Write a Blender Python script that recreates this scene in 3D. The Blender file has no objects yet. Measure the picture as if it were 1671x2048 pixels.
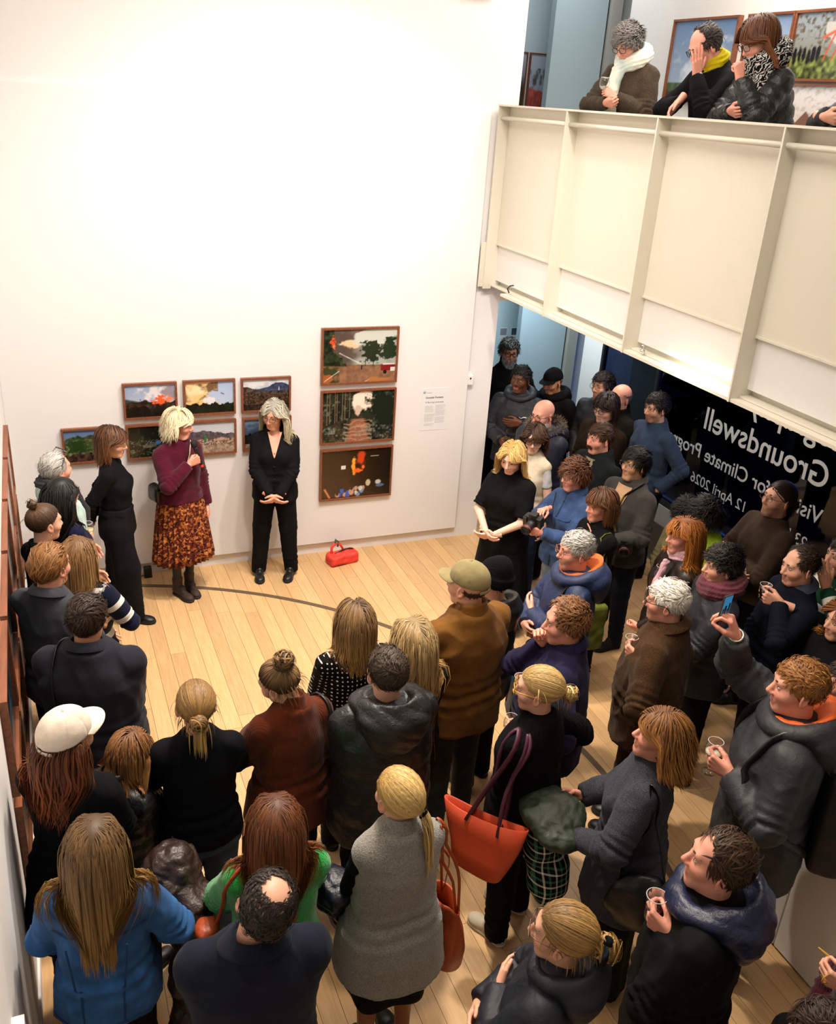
import bpy, math, random
import numpy as np
from mathutils import Vector, Matrix

# ------------------------------------------------------------------ camera, world, lights, exposure
scene = bpy.context.scene
COL = scene.collection
CAM_H = 4.15
FOC, CX, CY = 1829.6, 835.5, 1024.0
PITCH, YAW, ROLL = [math.radians(a) for a in (24.272, 23.617, 4.012)]
_f = np.array([math.sin(YAW) * math.cos(PITCH), math.cos(YAW) * math.cos(PITCH), -math.sin(PITCH)])
_r = np.array([math.cos(YAW), -math.sin(YAW), 0.0])
_u = np.cross(_r, _f)
_r, _u = math.cos(ROLL) * _r + math.sin(ROLL) * _u, -math.sin(ROLL) * _r + math.cos(ROLL) * _u
cam_data = bpy.data.cameras.new('camera')
cam = bpy.data.objects.new('camera', cam_data)
COL.objects.link(cam)
cam.matrix_world = Matrix(((_r[0], _u[0], -_f[0], 0), (_r[1], _u[1], -_f[1], 0), (_r[2], _u[2], -_f[2], CAM_H), (0, 0, 0, 1)))
cam_data.sensor_fit = 'VERTICAL'
cam_data.sensor_height = 36.0
cam_data.lens = FOC / 2048.0 * 36.0
cam_data.clip_start = 0.05
cam_data.clip_end = 60
scene.camera = cam


def ray(x, y):
    return _f + (x - CX) / FOC * _r - (y - CY) / FOC * _u


def atz(x, y, z):
    d = ray(x, y)
    return np.array([0, 0, CAM_H]) + d * (z - CAM_H) / d[2]


world = bpy.data.worlds.new('night')
scene.world = world
world.use_nodes = True
world.node_tree.nodes['Background'].inputs[0].default_value = (0.004, 0.008, 0.02, 1)
world.node_tree.nodes['Background'].inputs[1].default_value = 1.0


def spot(name, loc, aim, energy, size=70, blend=0.6, color=(1, 0.86, 0.72), radius=0.12):
    l = bpy.data.lights.new(name, 'SPOT')
    l.energy = energy; l.spot_size = math.radians(size); l.spot_blend = blend; l.color = color; l.shadow_soft_size = radius
    o = bpy.data.objects.new(name, l); COL.objects.link(o); o.location = loc
    o.rotation_euler = (Vector(aim) - Vector(loc)).to_track_quat('-Z', 'Y').to_euler()
    return o


def area(name, loc, aim, energy, sx, sy, color=(1, 0.9, 0.8)):
    l = bpy.data.lights.new(name, 'AREA')
    l.shape = 'RECTANGLE'; l.size = sx; l.size_y = sy; l.energy = energy; l.color = color
    o = bpy.data.objects.new(name, l); COL.objects.link(o); o.location = loc
    o.rotation_euler = (Vector(aim) - Vector(loc)).to_track_quat('-Z', 'Y').to_euler()
    return o


WARM = (1, 0.90, 0.82)
spot('track_spot', (3.1, 5.0, 5.9), (1.7, 7.7, 1.0), 500, 85, 0.9, WARM)
spot('track_spot', (1.5, 4.6, 5.9), (1.7, 7.7, 1.2), 400, 90, 1.0, WARM)
area('wall_fill', (1.8, 4.4, 6.0), (1.8, 7.7, 1.2), 95, 3.0, 0.5, (1, 0.93, 0.87))  # broad fill added to whiten the lower back wall, not a fixture
spot('track_spot', (2.0, 5.4, 5.9), (1.0, 4.3, 0), 1050, 85, 0.8, (1, 0.88, 0.76))
spot('track_spot', (0.4, 5.6, 5.4), (5.0, 5.8, 1.2), 260, 60, 0.9, (1, 0.86, 0.74))  # added to brighten the faces under the balcony, not a track fixture
spot('track_spot', (1.3, 4.1, 5.9), (1.6, 2.4, 1.0), 520, 90, 0.9, (1, 0.85, 0.70))
area('front_fill', (1.8, 2.4, 6.1), (2.2, 2.8, 0), 75, 2.2, 1.2, (1, 0.88, 0.76))  # unseen fill added over the foreground crowd
area('ceiling_light_upper', (5.0, 6.2, 6.05), (5.2, 6.2, 3), 110, 1.2, 2.5, (1, 0.9, 0.8))
area('balcony_fill', (4.5, 5.2, 2.64), (4.3, 5.0, 0), 34, 0.5, 2.0, (1, 0.86, 0.72))  # this lamp and the next are added to lift the under-balcony crowd
area('balcony_fill', (4.9, 7.0, 2.64), (4.7, 6.9, 0), 22, 0.4, 0.8, (1, 0.9, 0.8))
area('ceiling_light_lobby', (5.0, 8.75, 2.62), (5.4, 9.4, 0.8), 48, 0.5, 0.5, (0.78, 0.92, 1))
area('ceiling_light_upper_lobby', (5.0, 8.9, 6.0), (5.3, 9.6, 4), 20, 0.8, 0.5, (0.95, 0.96, 1))
area('blue_street_sign', (6.9, 5.6, 2.2), (5.2, 6.6, 1.2), 60, 0.5, 1.6, (0.1, 0.3, 1))
vs = scene.view_settings
vs.view_transform = 'Standard'; vs.look = 'None'; vs.gamma = 1; vs.use_curve_mapping = False
vs.exposure = -0.12

# ------------------------------------------------------------------ helpers
rng0 = np.random.default_rng(7)


def lin(h):
    if isinstance(h, str):
        h = h.lstrip('#')
        c = [int(h[i:i + 2], 16) / 255 for i in (0, 2, 4)]
    else:
        c = list(h)
    return np.array([x / 12.92 if x <= 0.04045 else ((x + 0.055) / 1.055) ** 2.4 for x in c])


def mesh_from(name, v, f, smooth=True, mats=None, col=None, gc=None):
    """f: (n,k) array of equal-sized faces, or a list of such arrays"""
    me = bpy.data.meshes.new(name)
    fs = f if isinstance(f, list) else [f]
    fs = [np.asarray(x, dtype=np.int32) for x in fs if len(x)]
    v = np.asarray(v, dtype=np.float32)
    me.vertices.add(len(v)); me.vertices.foreach_set('co', v.ravel())
    loops = np.concatenate([x.ravel() for x in fs]); me.loops.add(len(loops)); me.loops.foreach_set('vertex_index', loops)
    tot = np.concatenate([np.full(len(x), x.shape[1], np.int32) for x in fs])
    st = np.concatenate([[0], np.cumsum(tot)[:-1]]).astype(np.int32)
    me.polygons.add(len(tot)); me.polygons.foreach_set('loop_start', st); me.polygons.foreach_set('loop_total', tot)
    me.polygons.foreach_set('use_smooth', np.full(len(tot), smooth, bool))
    me.update(calc_edges=True)
    if col is not None:
        a = me.color_attributes.new('Col', 'FLOAT_COLOR', 'POINT')
        c = np.ones((len(v), 4), np.float32); c[:, :3] = col; a.data.foreach_set('color', c.ravel())
    if gc is not None:
        a = me.attributes.new('gc', 'FLOAT_VECTOR', 'POINT'); a.data.foreach_set('vector', np.asarray(gc, np.float32).ravel())
    for m in (mats or []):
        me.materials.append(m)
    return me


def put(name, me, parent=None, label=None, cat=None, group=None, kind=None, loc=None):
    o = bpy.data.objects.new(name, me); COL.objects.link(o)
    if parent is not None: o.parent = parent
    if loc is not None: o.location = loc
    tag(o, label, cat, group, kind)
    return o


def tag(o, label=None, cat=None, group=None, kind=None):
    if label: o['label'] = label
    if cat: o['category'] = cat
    if group: o['group'] = group
    if kind: o['kind'] = kind
    return o


def empty(name, loc=(0, 0, 0), rz=0.0, label=None, cat=None, group=None):
    o = bpy.data.objects.new(name, None); COL.objects.link(o); o.location = loc; o.rotation_euler = (0, 0, rz)
    o.empty_display_size = 0.1
    return tag(o, label, cat, group)


BOXF = np.array([[0, 3, 2, 1], [4, 5, 6, 7], [0, 1, 5, 4], [1, 2, 6, 5], [2, 3, 7, 6], [3, 0, 4, 7]])


def box_v(lo, hi):
    a, b, c = lo; d, e, f = hi
    return np.array([[a, b, c], [d, b, c], [d, e, c], [a, e, c], [a, b, f], [d, b, f], [d, e, f], [a, e, f]], float)


def join(parts):
    V, F, n = [], [], 0
    for v, f in parts:
        V.append(np.asarray(v, float)); F.append(np.asarray(f) + n); n += len(v)
    return np.concatenate(V), np.concatenate(F)


def boxes(name, bl, mat, parent=None, **kw):
    v, f = join([(box_v(*b), BOXF) for b in bl])
    return put(name, mesh_from(name, v, f, False, [mat]), parent, **kw)


def bevel_box(name, lo, hi, mat, parent=None, w=0.008, seg=2, **kw):
    import bmesh
    bm = bmesh.new(); bmesh.ops.create_cube(bm, size=1)
    lo, hi = np.array(lo, float), np.array(hi, float)
    for v in bm.verts:
        v.co = Vector((lo + hi) / 2 + np.array(v.co) * (hi - lo))
    bmesh.ops.bevel(bm, geom=list(bm.edges), offset=w, segments=seg, affect='EDGES', profile=0.6)
    me = bpy.data.meshes.new(name); bm.to_mesh(me); bm.free(); me.materials.append(mat)
    return put(name, me, parent, **kw)


def tube(pts, r, n=8, closed=False, flat=1.0):
    """swept tube; r scalar or per point. returns v,f (quads)"""
    P = np.asarray(pts, float); K = len(P)
    R = np.broadcast_to(np.asarray(r, float), (K,))
    T = np.gradient(P, axis=0) if not closed else (np.roll(P, -1, 0) - np.roll(P, 1, 0))
    T /= np.linalg.norm(T, axis=1, keepdims=True) + 1e-9
    up = np.array([0, 0, 1.0]) if abs(T[0][2]) < 0.9 else np.array([1.0, 0, 0])
    N = np.zeros_like(P); x = up - T[0] * (up @ T[0]); N[0] = x / np.linalg.norm(x)
    for i in range(1, K):
        x = N[i - 1] - T[i] * (N[i - 1] @ T[i]); N[i] = x / (np.linalg.norm(x) + 1e-9)
    B = np.cross(T, N)
    a = np.linspace(0, 2 * np.pi, n, endpoint=False)
    V = P[:, None] + R[:, None, None] * (np.cos(a)[None, :, None] * N[:, None] + flat * np.sin(a)[None, :, None] * B[:, None])
    V = V.reshape(-1, 3)
    F = []
    for i in range(K if closed else K - 1):
        j = (i + 1) % K
        for k in range(n):
            F.append([i * n + k, i * n + (k + 1) % n, j * n + (k + 1) % n, j * n + k])
    if not closed:
        V = np.concatenate([V, P[:1], P[-1:]]); c0, c1 = K * n, K * n + 1
        for k in range(0, n, 2):
            F.append([c0, (k + 2) % n, k + 1, k]); b = (K - 1) * n
            F.append([c1, b + k, b + k + 1, b + (k + 2) % n])
    return V, np.array(F)


def lathe(prof, n=20):
    """prof: list of (r,z); returns v,f"""
    a = np.linspace(0, 2 * np.pi, n, endpoint=False)
    V = np.array([[max(r, 1e-4) * math.cos(t), max(r, 1e-4) * math.sin(t), z] for r, z in prof for t in a])
    F = [[i * n + k, i * n + (k + 1) % n, (i + 1) * n + (k + 1) % n, (i + 1) * n + k] for i in range(len(prof) - 1) for k in range(n)]
    return V, np.array(F)


def loft(rings, n=32, a0=0.0, a1=2 * np.pi, closed=True):
    """rings: list of (cx,cy,cz,ra,rb[,tilt]) ; angle 0 = +x, pi/2 = +y. tilt raises z with -y"""
    m = n if closed else n + 1
    a = a0 + (a1 - a0) * np.arange(m) / n
    V = []
    for rg in rings:
        cx, cy, cz, ra, rb = rg[:5]; tl = rg[5] if len(rg) > 5 else 0
        y = rb * np.sin(a)
        V.append(np.stack([cx + ra * np.cos(a), cy + y, cz - tl * y], 1))
    V = np.concatenate(V)
    F = [[i * m + k, i * m + (k + 1) % m, (i + 1) * m + (k + 1) % m, (i + 1) * m + k] for i in range(len(rings) - 1) for k in range(n)]
    return V, np.array(F)


# ------------------------------------------------------------------ materials
def nodemat(name):
    m = bpy.data.materials.new(name); m.use_nodes = True
    nt = m.node_tree; b = nt.nodes['Principled BSDF']
    return m, nt, b


def N(nt, typ, **kw):
    n = nt.nodes.new(typ)
    for k, v in kw.items():
        setattr(n, k, v)
    return n


def setin(n, **kw):
    for k, v in kw.items():
        n.inputs[k.replace('_', ' ')].default_value = v


_MC = {}


def mat(name, c, rough=0.6, metal=0.0, bump=0.0, bscale=60, var=0.0, spec=0.5, coat=0.0, sheen=0.0, detail=4):
    key = (name, tuple(np.round(c, 4)), rough, metal, bump, bscale, var, spec, coat, sheen)
    if key in _MC: return _MC[key]
    m, nt, b = nodemat(name)
    setin(b, Base_Color=(*c, 1), Roughness=rough, Metallic=metal)
    b.inputs['Specular IOR Level'].default_value = spec
    b.inputs['Coat Weight'].default_value = coat
    b.inputs['Coat Roughness'].default_value = 0.04
    b.inputs['Sheen Weight'].default_value = sheen
    tc = N(nt, 'ShaderNodeTexCoord')
    if var or bump:
        no = N(nt, 'ShaderNodeTexNoise'); setin(no, Scale=bscale, Detail=detail)
        nt.links.new(tc.outputs['Object'], no.inputs['Vector'])
    if bump:
        bp = N(nt, 'ShaderNodeBump'); setin(bp, Strength=min(1, bump), Distance=0.004 if bscale > 100 else 0.01)
        nt.links.new(no.outputs['Fac'], bp.inputs['Height']); nt.links.new(bp.outputs['Normal'], b.inputs['Normal'])
    if var:
        n2 = N(nt, 'ShaderNodeTexNoise'); setin(n2, Scale=bscale * 0.35, Detail=5)
        nt.links.new(tc.outputs['Object'], n2.inputs['Vector'])
        mx = N(nt, 'ShaderNodeMix', data_type='RGBA')
        mx.inputs['A'].default_value = (*(np.array(c) * (1 - var)), 1); mx.inputs['B'].default_value = (*np.minimum(np.array(c) * (1 + var), 1), 1)
        nt.links.new(n2.outputs['Fac'], mx.inputs['Factor']); nt.links.new(mx.outputs['Result'], b.inputs['Base Color'])
    _MC[key] = m
    return m


def glass_mat(name='clear_glass', tint=(1, 1, 1), rough=0.0):
    if name in _MC: return _MC[name]
    m, nt, b = nodemat(name)
    out = nt.nodes['Material Output']
    gl = N(nt, 'ShaderNodeBsdfGlossy'); gl.inputs['Roughness'].default_value = 0.02
    tr = N(nt, 'ShaderNodeBsdfTransparent'); tr.inputs['Color'].default_value = (*tint, 1)
    l0 = N(nt, 'ShaderNodeLayerWeight'); l0.inputs['Blend'].default_value = 0.5
    pw = N(nt, 'ShaderNodeMath', operation='POWER'); pw.inputs[1].default_value = 4.0; nt.links.new(l0.outputs['Facing'], pw.inputs[0])
    lw = N(nt, 'ShaderNodeMath', operation='MULTIPLY_ADD'); lw.inputs[1].default_value = 0.7; lw.inputs[2].default_value = 0.04; nt.links.new(pw.outputs[0], lw.inputs[0])
    mx = N(nt, 'ShaderNodeMixShader')
    nt.links.new(lw.outputs[0], mx.inputs[0]); nt.links.new(tr.outputs[0], mx.inputs[1]); nt.links.new(gl.outputs[0], mx.inputs[2])
    nt.links.new(mx.outputs[0], out.inputs['Surface']); nt.nodes.remove(b)
    _MC[name] = m
    return m


def attr_mat(name, rough=0.5, coat=0.0, bump=0.0, bscale=200, sss=0.0, spec=0.5):
    if name in _MC: return _MC[name]
    m, nt, b = nodemat(name)
    a = N(nt, 'ShaderNodeAttribute', attribute_name='Col')
    nt.links.new(a.outputs['Color'], b.inputs['Base Color']); setin(b, Roughness=rough)
    b.inputs['Coat Weight'].default_value = coat; b.inputs['Coat Roughness'].default_value = 0.03
    b.inputs['Specular IOR Level'].default_value = spec
    if sss:
        b.inputs['Subsurface Weight'].default_value = sss; b.inputs['Subsurface Radius'].default_value = (0.012, 0.005, 0.003); b.inputs['Subsurface Scale'].default_value = 1.0
    if bump:
        tc = N(nt, 'ShaderNodeTexCoord'); no = N(nt, 'ShaderNodeTexNoise'); setin(no, Scale=bscale, Detail=4)
        nt.links.new(tc.outputs['Object'], no.inputs['Vector'])
        bp = N(nt, 'ShaderNodeBump'); setin(bp, Strength=bump, Distance=0.002)
        nt.links.new(no.outputs['Fac'], bp.inputs['Height']); nt.links.new(bp.outputs['Normal'], b.inputs['Normal'])
    _MC[name] = m
    return m


def wood_mat(name, c0, c1, scale=6.0, rough=0.45, axis='Y', rand=True):
    m, nt, b = nodemat(name)
    tc = N(nt, 'ShaderNodeTexCoord'); mp = N(nt, 'ShaderNodeMapping')
    mp.inputs['Scale'].default_value = {'Y': (14, 0.9, 14), 'X': (0.9, 14, 14), 'Z': (14, 14, 0.9)}[axis]
    oi = N(nt, 'ShaderNodeObjectInfo')
    if rand:
        vm = N(nt, 'ShaderNodeVectorMath', operation='ADD'); sc = N(nt, 'ShaderNodeMath', operation='MULTIPLY'); sc.inputs[1].default_value = 37.0
        nt.links.new(oi.outputs['Random'], sc.inputs[0]); nt.links.new(tc.outputs['Object'], vm.inputs[0]); nt.links.new(sc.outputs[0], vm.inputs[1]); nt.links.new(vm.outputs[0], mp.inputs['Vector'])
    else:
        nt.links.new(tc.outputs['Object'], mp.inputs['Vector'])
    no = N(nt, 'ShaderNodeTexNoise'); setin(no, Scale=scale, Detail=6, Roughness=0.6, Distortion=0.4)
    nt.links.new(mp.outputs[0], no.inputs['Vector'])
    cr = N(nt, 'ShaderNodeValToRGB'); cr.color_ramp.elements[0].position = 0.3; cr.color_ramp.elements[1].position = 0.75
    cr.color_ramp.elements[0].color = (*c0, 1); cr.color_ramp.elements[1].color = (*c1, 1)
    nt.links.new(no.outputs['Fac'], cr.inputs[0])
    hs = N(nt, 'ShaderNodeHueSaturation')
    if rand:
        mr = N(nt, 'ShaderNodeMapRange'); mr.inputs['To Min'].default_value = 0.86; mr.inputs['To Max'].default_value = 1.1
        nt.links.new(oi.outputs['Random'], mr.inputs['Value']); nt.links.new(mr.outputs[0], hs.inputs['Value'])
    nt.links.new(cr.outputs[0], hs.inputs['Color']); nt.links.new(hs.outputs[0], b.inputs['Base Color'])
    setin(b, Roughness=rough)
    bp = N(nt, 'ShaderNodeBump'); setin(bp, Strength=0.08, Distance=0.002)
    nt.links.new(no.outputs['Fac'], bp.inputs['Height']); nt.links.new(bp.outputs['Normal'], b.inputs['Normal'])
    return m


WHITE = mat('gallery_white', (0.82, 0.80, 0.785), 0.75, bump=0.05, bscale=120, var=0.01)
PALE = mat('plaster_offwhite', (0.74, 0.73, 0.70), 0.8, bump=0.05, bscale=90, var=0.02)
BLUEGREY = mat('bluegrey_paint', lin('93a6ae'), 0.6, bump=0.03, bscale=80, var=0.03)
CREAM = mat('cream_steel_paint', lin('d9d4c4'), 0.42, bump=0.06, bscale=45, var=0.02)
DARKGAP = mat('dark_joint', (0.02, 0.014, 0.01), 0.9)
BLACKM = mat('black_metal', (0.01, 0.01, 0.011), 0.4)
STEEL = mat('steel', (0.5, 0.5, 0.48), 0.3, 1.0)
GLASS = glass_mat()
FLOORWOOD = wood_mat('maple_floor', lin('c69c68'), lin('d6b284'), 5.0, 0.33)
TRACKWOOD = mat('worn_track', lin('5d4c39'), 0.6, bump=0.3, bscale=40, var=0.35)
FRAMEWOOD = wood_mat('walnut_frame', lin('6b3d26'), lin('95593a'), 4.0, 0.4, 'Y', False)
# ------------------------------------------------------------------ room shell
XL, YB, YP = -0.315, 7.775, 7.735          # left wall, back wall, back wall panel front
XG = 5.9                                    # street window / upper picture wall
ZC = 6.3
S = dict(kind='structure')
boxes('wall_back', [((XL - 0.2, YB, 0), (4.085, YB + 0.3, ZC))], WHITE, **S)
bevel_box('wall_panel', (XL, YP, 0.119), (3.812, YB - 0.001, 4.08), WHITE, w=0.003, seg=1, **S)
boxes('wall_left', [((XL - 0.2, -1.6, 0), (XL, YB, ZC))], WHITE, **S)
boxes('baseboard_left', [((XL, -1.5, 0.0), (XL + 0.012, YP - 0.01, 0.11))], WHITE, **S)
boxes('wall_rear', [((XL - 0.2, -1.8, 0), (6.3, -1.6, ZC))], WHITE, **S)
boxes('ceiling', [((XL - 0.2, -1.8, ZC), (6.3, 10.6, ZC + 0.2))], PALE, **S)
boxes('wall_lintel', [((4.085, YB, 2.45), (XG, YB + 0.3, 3.05))], PALE, **S)
# upper storey
boxes('floor_upper', [((3.99, -1.6, 2.66), (XG, YB, 3.04)), ((4.085, YB + 0.3, 2.66), (XG + 0.2, 10.4, 3.04))], PALE, **S)
boxes('wall_upper_right', [((XG, -1.6, 2.66), (XG + 0.2, 8.62, ZC))], PALE, **S)
# lobby behind the opening: blue-grey partition over both storeys, light wall behind it
boxes('wall_far', [((3.6, 10.2, 0), (7.2, 10.4, ZC))], mat('pale_blue_plaster', lin('c4dbe2'), 0.7), **S)
bevel_box('wall_partition', (5.26, 9.40, 0), (5.88, 9.5, ZC), BLUEGREY, w=0.004, seg=1, **S)
boxes('trim_1', [((5.882, 9.42, 0), (5.90, 9.5, ZC))], BLACKM, **S)
boxes('trim_2', [((5.905, 9.36, 0), (6.03, 9.5, ZC)), ((6.03, 9.40, 0), (6.16, 9.5, ZC))], mat('grey_frame', lin('9a9c96'), 0.5), **S)
boxes('wall_side', [((6.16, 9.38, 0), (6.9, 9.5, ZC))], PALE, **S)
boxes('wall_pier', [((XG, 8.62, 0), (XG + 0.2, 9.0, ZC))], PALE, **S)
# low white parapet at the right
bevel_box('wall_low', (3.43, -1.55, 0.012), (3.55, 2.53, 1.55), WHITE, w=0.004, seg=1, **S)
bevel_box('wall_low_end', (3.43, 2.536, 0.012), (3.55, 2.66, 1.55), WHITE, w=0.004, seg=1, **S)
# ------------------------------------------------------------------ floor of single boards
floor = boxes('floor', [((XL - 0.2, -1.6, -0.12), (XG + 0.2, 10.4, -0.018))], DARKGAP, **S)
pv = box_v((0, 0, -0.018), (1, 1, 0.0))
PLANK = {}
rf = random.Random(3)
bw = 0.1155
ncol = int((XG - XL) / bw)
npl = 0
for c in range(ncol + 1):
    x0 = XL + c * bw
    # only as near as the frame reaches
    ymin = 1.25 if x0 < 3.4 else max(1.25, 2.2 + (x0 - 3.4) * 0.2)
    y = ymin - rf.random() * 1.2
    while y < 10.2:
        L = rf.choice((1.7, 2.1, 2.5, 2.9))
        if y + L > 10.2: L = 10.2 - y
        if L < 0.15: break
        key = round(L, 2)
        if key not in PLANK:
            vv = pv * np.array([bw - 0.0022, L - 0.002, 1])
            PLANK[key] = mesh_from('plank', vv, BOXF, False, [FLOORWOOD])
        put('plank', PLANK[key], floor, loc=(x0, y, 0)); npl += 1
        y += L
# curved track of the swinging wall, let into the boards
ta = np.radians(np.linspace(2, 178, 150) - 92)
cxy = np.array([-0.34, 4.03])
rv, rf_ = [], []
for i, t in enumerate(np.radians(np.linspace(-75, 76, 140))):
    d = np.array([math.cos(t), math.sin(t)])
    for rr, z in ((3.624, 0.0005), (3.624, 0.003), (3.67, 0.003), (3.67, 0.0005)):
        p = cxy + d * rr; rv.append((p[0], p[1], z))
for i in range(139):
    for k in range(3):
        rf_.append([i * 4 + k, i * 4 + k + 1, i * 4 + k + 5, i * 4 + k + 4])
put('trim_3', mesh_from('track', np.array(rv), np.array(rf_), False, [TRACKWOOD]), **S)

# ------------------------------------------------------------------ street window
winf = mat('window_frame_dark', (0.006, 0.007, 0.009), 0.5)
win = boxes('window_1', [((XG, 2.0, 2.50), (XG + 0.06, 8.62, 2.66)), ((XG, 2.0, 0.42), (XG + 0.06, 8.62, 0.48))], winf, **S)
for y in (2.0, 4.05, 7.55, 8.58):
    boxes('mullion', [((XG, y, 0.48), (XG + 0.06, y + 0.04, 2.50))], winf, win)
nightglass = glass_mat('night_glass', (0.25, 0.3, 0.4))
for a, b in ((2.04, 4.05), (4.09, 7.55), (7.59, 8.58)):
    boxes('pane', [((XG + 0.026, a, 0.48), (XG + 0.034, b, 2.50))], nightglass, win)
boxes('wall_sill', [((XG - 0.32, 2.0, 0), (XG - 0.002, 8.62, 0.415))], mat('sill_stone', lin('7d7468'), 0.6, var=0.05, bscale=20), **S)
boxes('wall_below_window', [((XG, 2.0, 0), (XG + 0.2, 8.62, 0.42))], PALE, **S)
# dark street outside with a facade
nightwall = mat('night_facade', (0.01, 0.013, 0.02), 0.9, var=0.3, bscale=2)
boxes('exterior_ground', [((6.1, -2, -0.3), (14, 12, -0.15))], nightwall, **S)
ext = boxes('exterior_facade', [((10.5, -3, -0.3), (10.8, 14, 6))], nightwall, **S)
emi, nt, b = nodemat('blue_lit_window'); setin(b, Base_Color=(0, 0, 0, 1)); b.inputs['Emission Color'].default_value = (0.02, 0.09, 0.45, 1); b.inputs['Emission Strength'].default_value = 0.35
for y, z, w, h in ((9.3, 1.2, 0.5, 1.2), (10.4, 1.1, 1.0, 1.1), (11.6, 1.3, 0.6, 1.1), (7.4, 0.6, 0.5, 0.9)):
    boxes('pane', [((10.46, y, z), (10.5, y + w, z + h))], emi, ext)

vinyl = mat('white_vinyl', (0.55, 0.57, 0.58), 0.6)


def text_obj(body, size, matx, name, parent, mw, align='LEFT', ext=0.0, bold=0.0):
    cu = bpy.data.curves.new(name, 'FONT'); cu.body = body; cu.size = size; cu.extrude = ext; cu.align_x = align; cu.offset = bold
    tmp = bpy.data.objects.new(name, cu); COL.objects.link(tmp)
    bpy.context.view_layer.update()
    dg = bpy.context.evaluated_depsgraph_get()
    me = bpy.data.meshes.new_from_object(tmp.evaluated_get(dg))
    bpy.data.objects.remove(tmp); me.transform(mw); me.materials.clear(); me.materials.append(matx)
    return put(name, me, parent)


def street_text(body, size, y_start, z, bold=0.0):
    # reads from the street: +x of the text runs towards +Y, seen mirrored from inside
    mw = Matrix(((0, 0, 1, XG + 0.0225), (1, 0, 0, y_start), (0, 1, 0, z), (0, 0, 0, 1)))
    return text_obj(body, size, vinyl, 'lettering', win, mw, ext=0.001, bold=bold)


# ------------------------------------------------------------------ plate girder that carries the balcony
gird = empty('balcony_girder', (3.93, 7.7, 2.585), label='cream painted steel girder with stiffeners that carries the upper balcony', cat='girder')


def gpart(name, bl, m=CREAM, par=None, w=0.0):
    o = boxes(name, bl, m, None)
    o.parent = par or gird
    o.matrix_parent_inverse = Matrix.Translation((-3.93, -7.7, -2.585))
    return o


XF, XW, XL2 = 3.866, 3.972, 4.04
gpart('web', [((XW, -1.5, 2.99), (XW + 0.02, YP - 0.03, 4.136))])
gpart('lower_web', [((XL2, -1.5, 2.615), (XL2 + 0.02, YP - 0.03, 2.985))])
gpart('top_flange', [((XF, -1.5, 4.136), (XW + 0.14, YP - 0.005, 4.15))])
gpart('bottom_flange', [((XF + 0.08, -1.5, 2.606), (XL2 + 0.1, YP - 0.03, 2.618))])
gpart('base_plate', [((XF + 0.012, -1.5, 2.583), (XL2 + 0.1, YP - 0.36, 2.604))])
gpart('ledge', [((XW - 0.008, -1.5, 2.977), (XL2 + 0.01, YP - 0.03, 2.99))])
ys = [YP - 0.02, 6.57, 5.41, 4.245, 3.08, 1.915, 0.75]
for i, y in enumerate(ys):
    v, f = join([(box_v((XF, y - 0.007, 2.583), (XF + 0.08, y + 0.007, 4.137)), BOXF), (box_v((XF + 0.08, y - 0.007, 2.617), (XL2, y + 0.007, 4.137)), BOXF)])
    o = put('stiffener', mesh_from('stiffener', v, f, False, [CREAM]), gird); o.matrix_parent_inverse = Matrix.Translation((-3.93, -7.7, -2.585))
pl = gpart('end_plate', [((XF - 0.045, YP - 0.012, 2.60), (XF + 0.02, YP - 0.004, 3.0))])
for z in (2.72, 2.86):
    v, f = lathe([(0, 0.022), (0.012, 0.021), (0.017, 0.014), (0.018, 0)], 10)
    v = v[:, [0, 2, 1]] * np.array([1, -1, 1]) + np.array([XF - 0.012, YP - 0.012, z])
    o = put('bolt', mesh_from('bolt', v, f[:, ::-1], True, [CREAM]), pl)
    o.matrix_parent_inverse = pl.matrix_parent_inverse
for a, b in zip(ys[:-1], ys[1:]):
    v, f = tube([(XF + 0.035, a - 0.01, 4.045), (XF + 0.035, b + 0.01, 4.045)], 0.017, 12)
    o = put('rail', mesh_from('rail', v, f, True, [CREAM]), gird); o.matrix_parent_inverse = Matrix.Translation((-3.93, -7.7, -2.585))
# small wire hook and eye bolt on the lower flange
v, f = tube([(3.90, 7.25, 2.633), (3.885, 7.26, 2.67), (3.89, 7.23, 2.70), (3.91, 7.20, 2.71)], 0.006, 6)
o = put('wire_hook', mesh_from('wire_hook', v, f, True, [BLACKM]), gird); o.matrix_parent_inverse = Matrix.Translation((-3.93, -7.7, -2.585))
v, f = lathe([(0, 0.05), (0.012, 0.048), (0.016, 0.036), (0.008, 0.028), (0.008, 0.014), (0.018, 0.012), (0.018, 0)], 10)
o = put('eye_bolt', mesh_from('eye_bolt', v + np.array([3.92, 5.24, 2.632]), f, True, [STEEL]), gird); o.matrix_parent_inverse = Matrix.Translation((-3.93, -7.7, -2.585))
# sensor box on the recessed wall edge, emergency light high on the wall
sw = empty('wall_sensor', (3.84, YB, 1.65), label='small white sensor box on the wall edge beside the opening', cat='sensor')
bevel_box('housing', (-0.028, -0.045, 0), (0.028, 0, 0.095), WHITE, sw, w=0.006)
bevel_box('button', (-0.012, -0.049, 0.06), (0.004, -0.045, 0.075), BLACKM, sw, w=0.002, seg=1)
# ------------------------------------------------------------------ implicit-surface tools
F32 = np.float32


def smin(a, b, k):
    h = np.clip(0.5 + 0.5 * (b - a) / k, 0, 1)
    return b + (a - b) * h - k * h * (1 - h)


def smax(a, b, k): return -smin(-a, -b, k)


def cap(p, a, b, r0, r1):
    a = np.asarray(a, F32); ba = np.asarray(b, F32) - a
    pa = p - a
    t = np.clip(pa @ ba / max(float(ba @ ba), 1e-9), 0, 1)
    d = pa - t[:, None] * ba
    return np.sqrt((d * d).sum(1)) - (r0 + (r1 - r0) * t)


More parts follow.
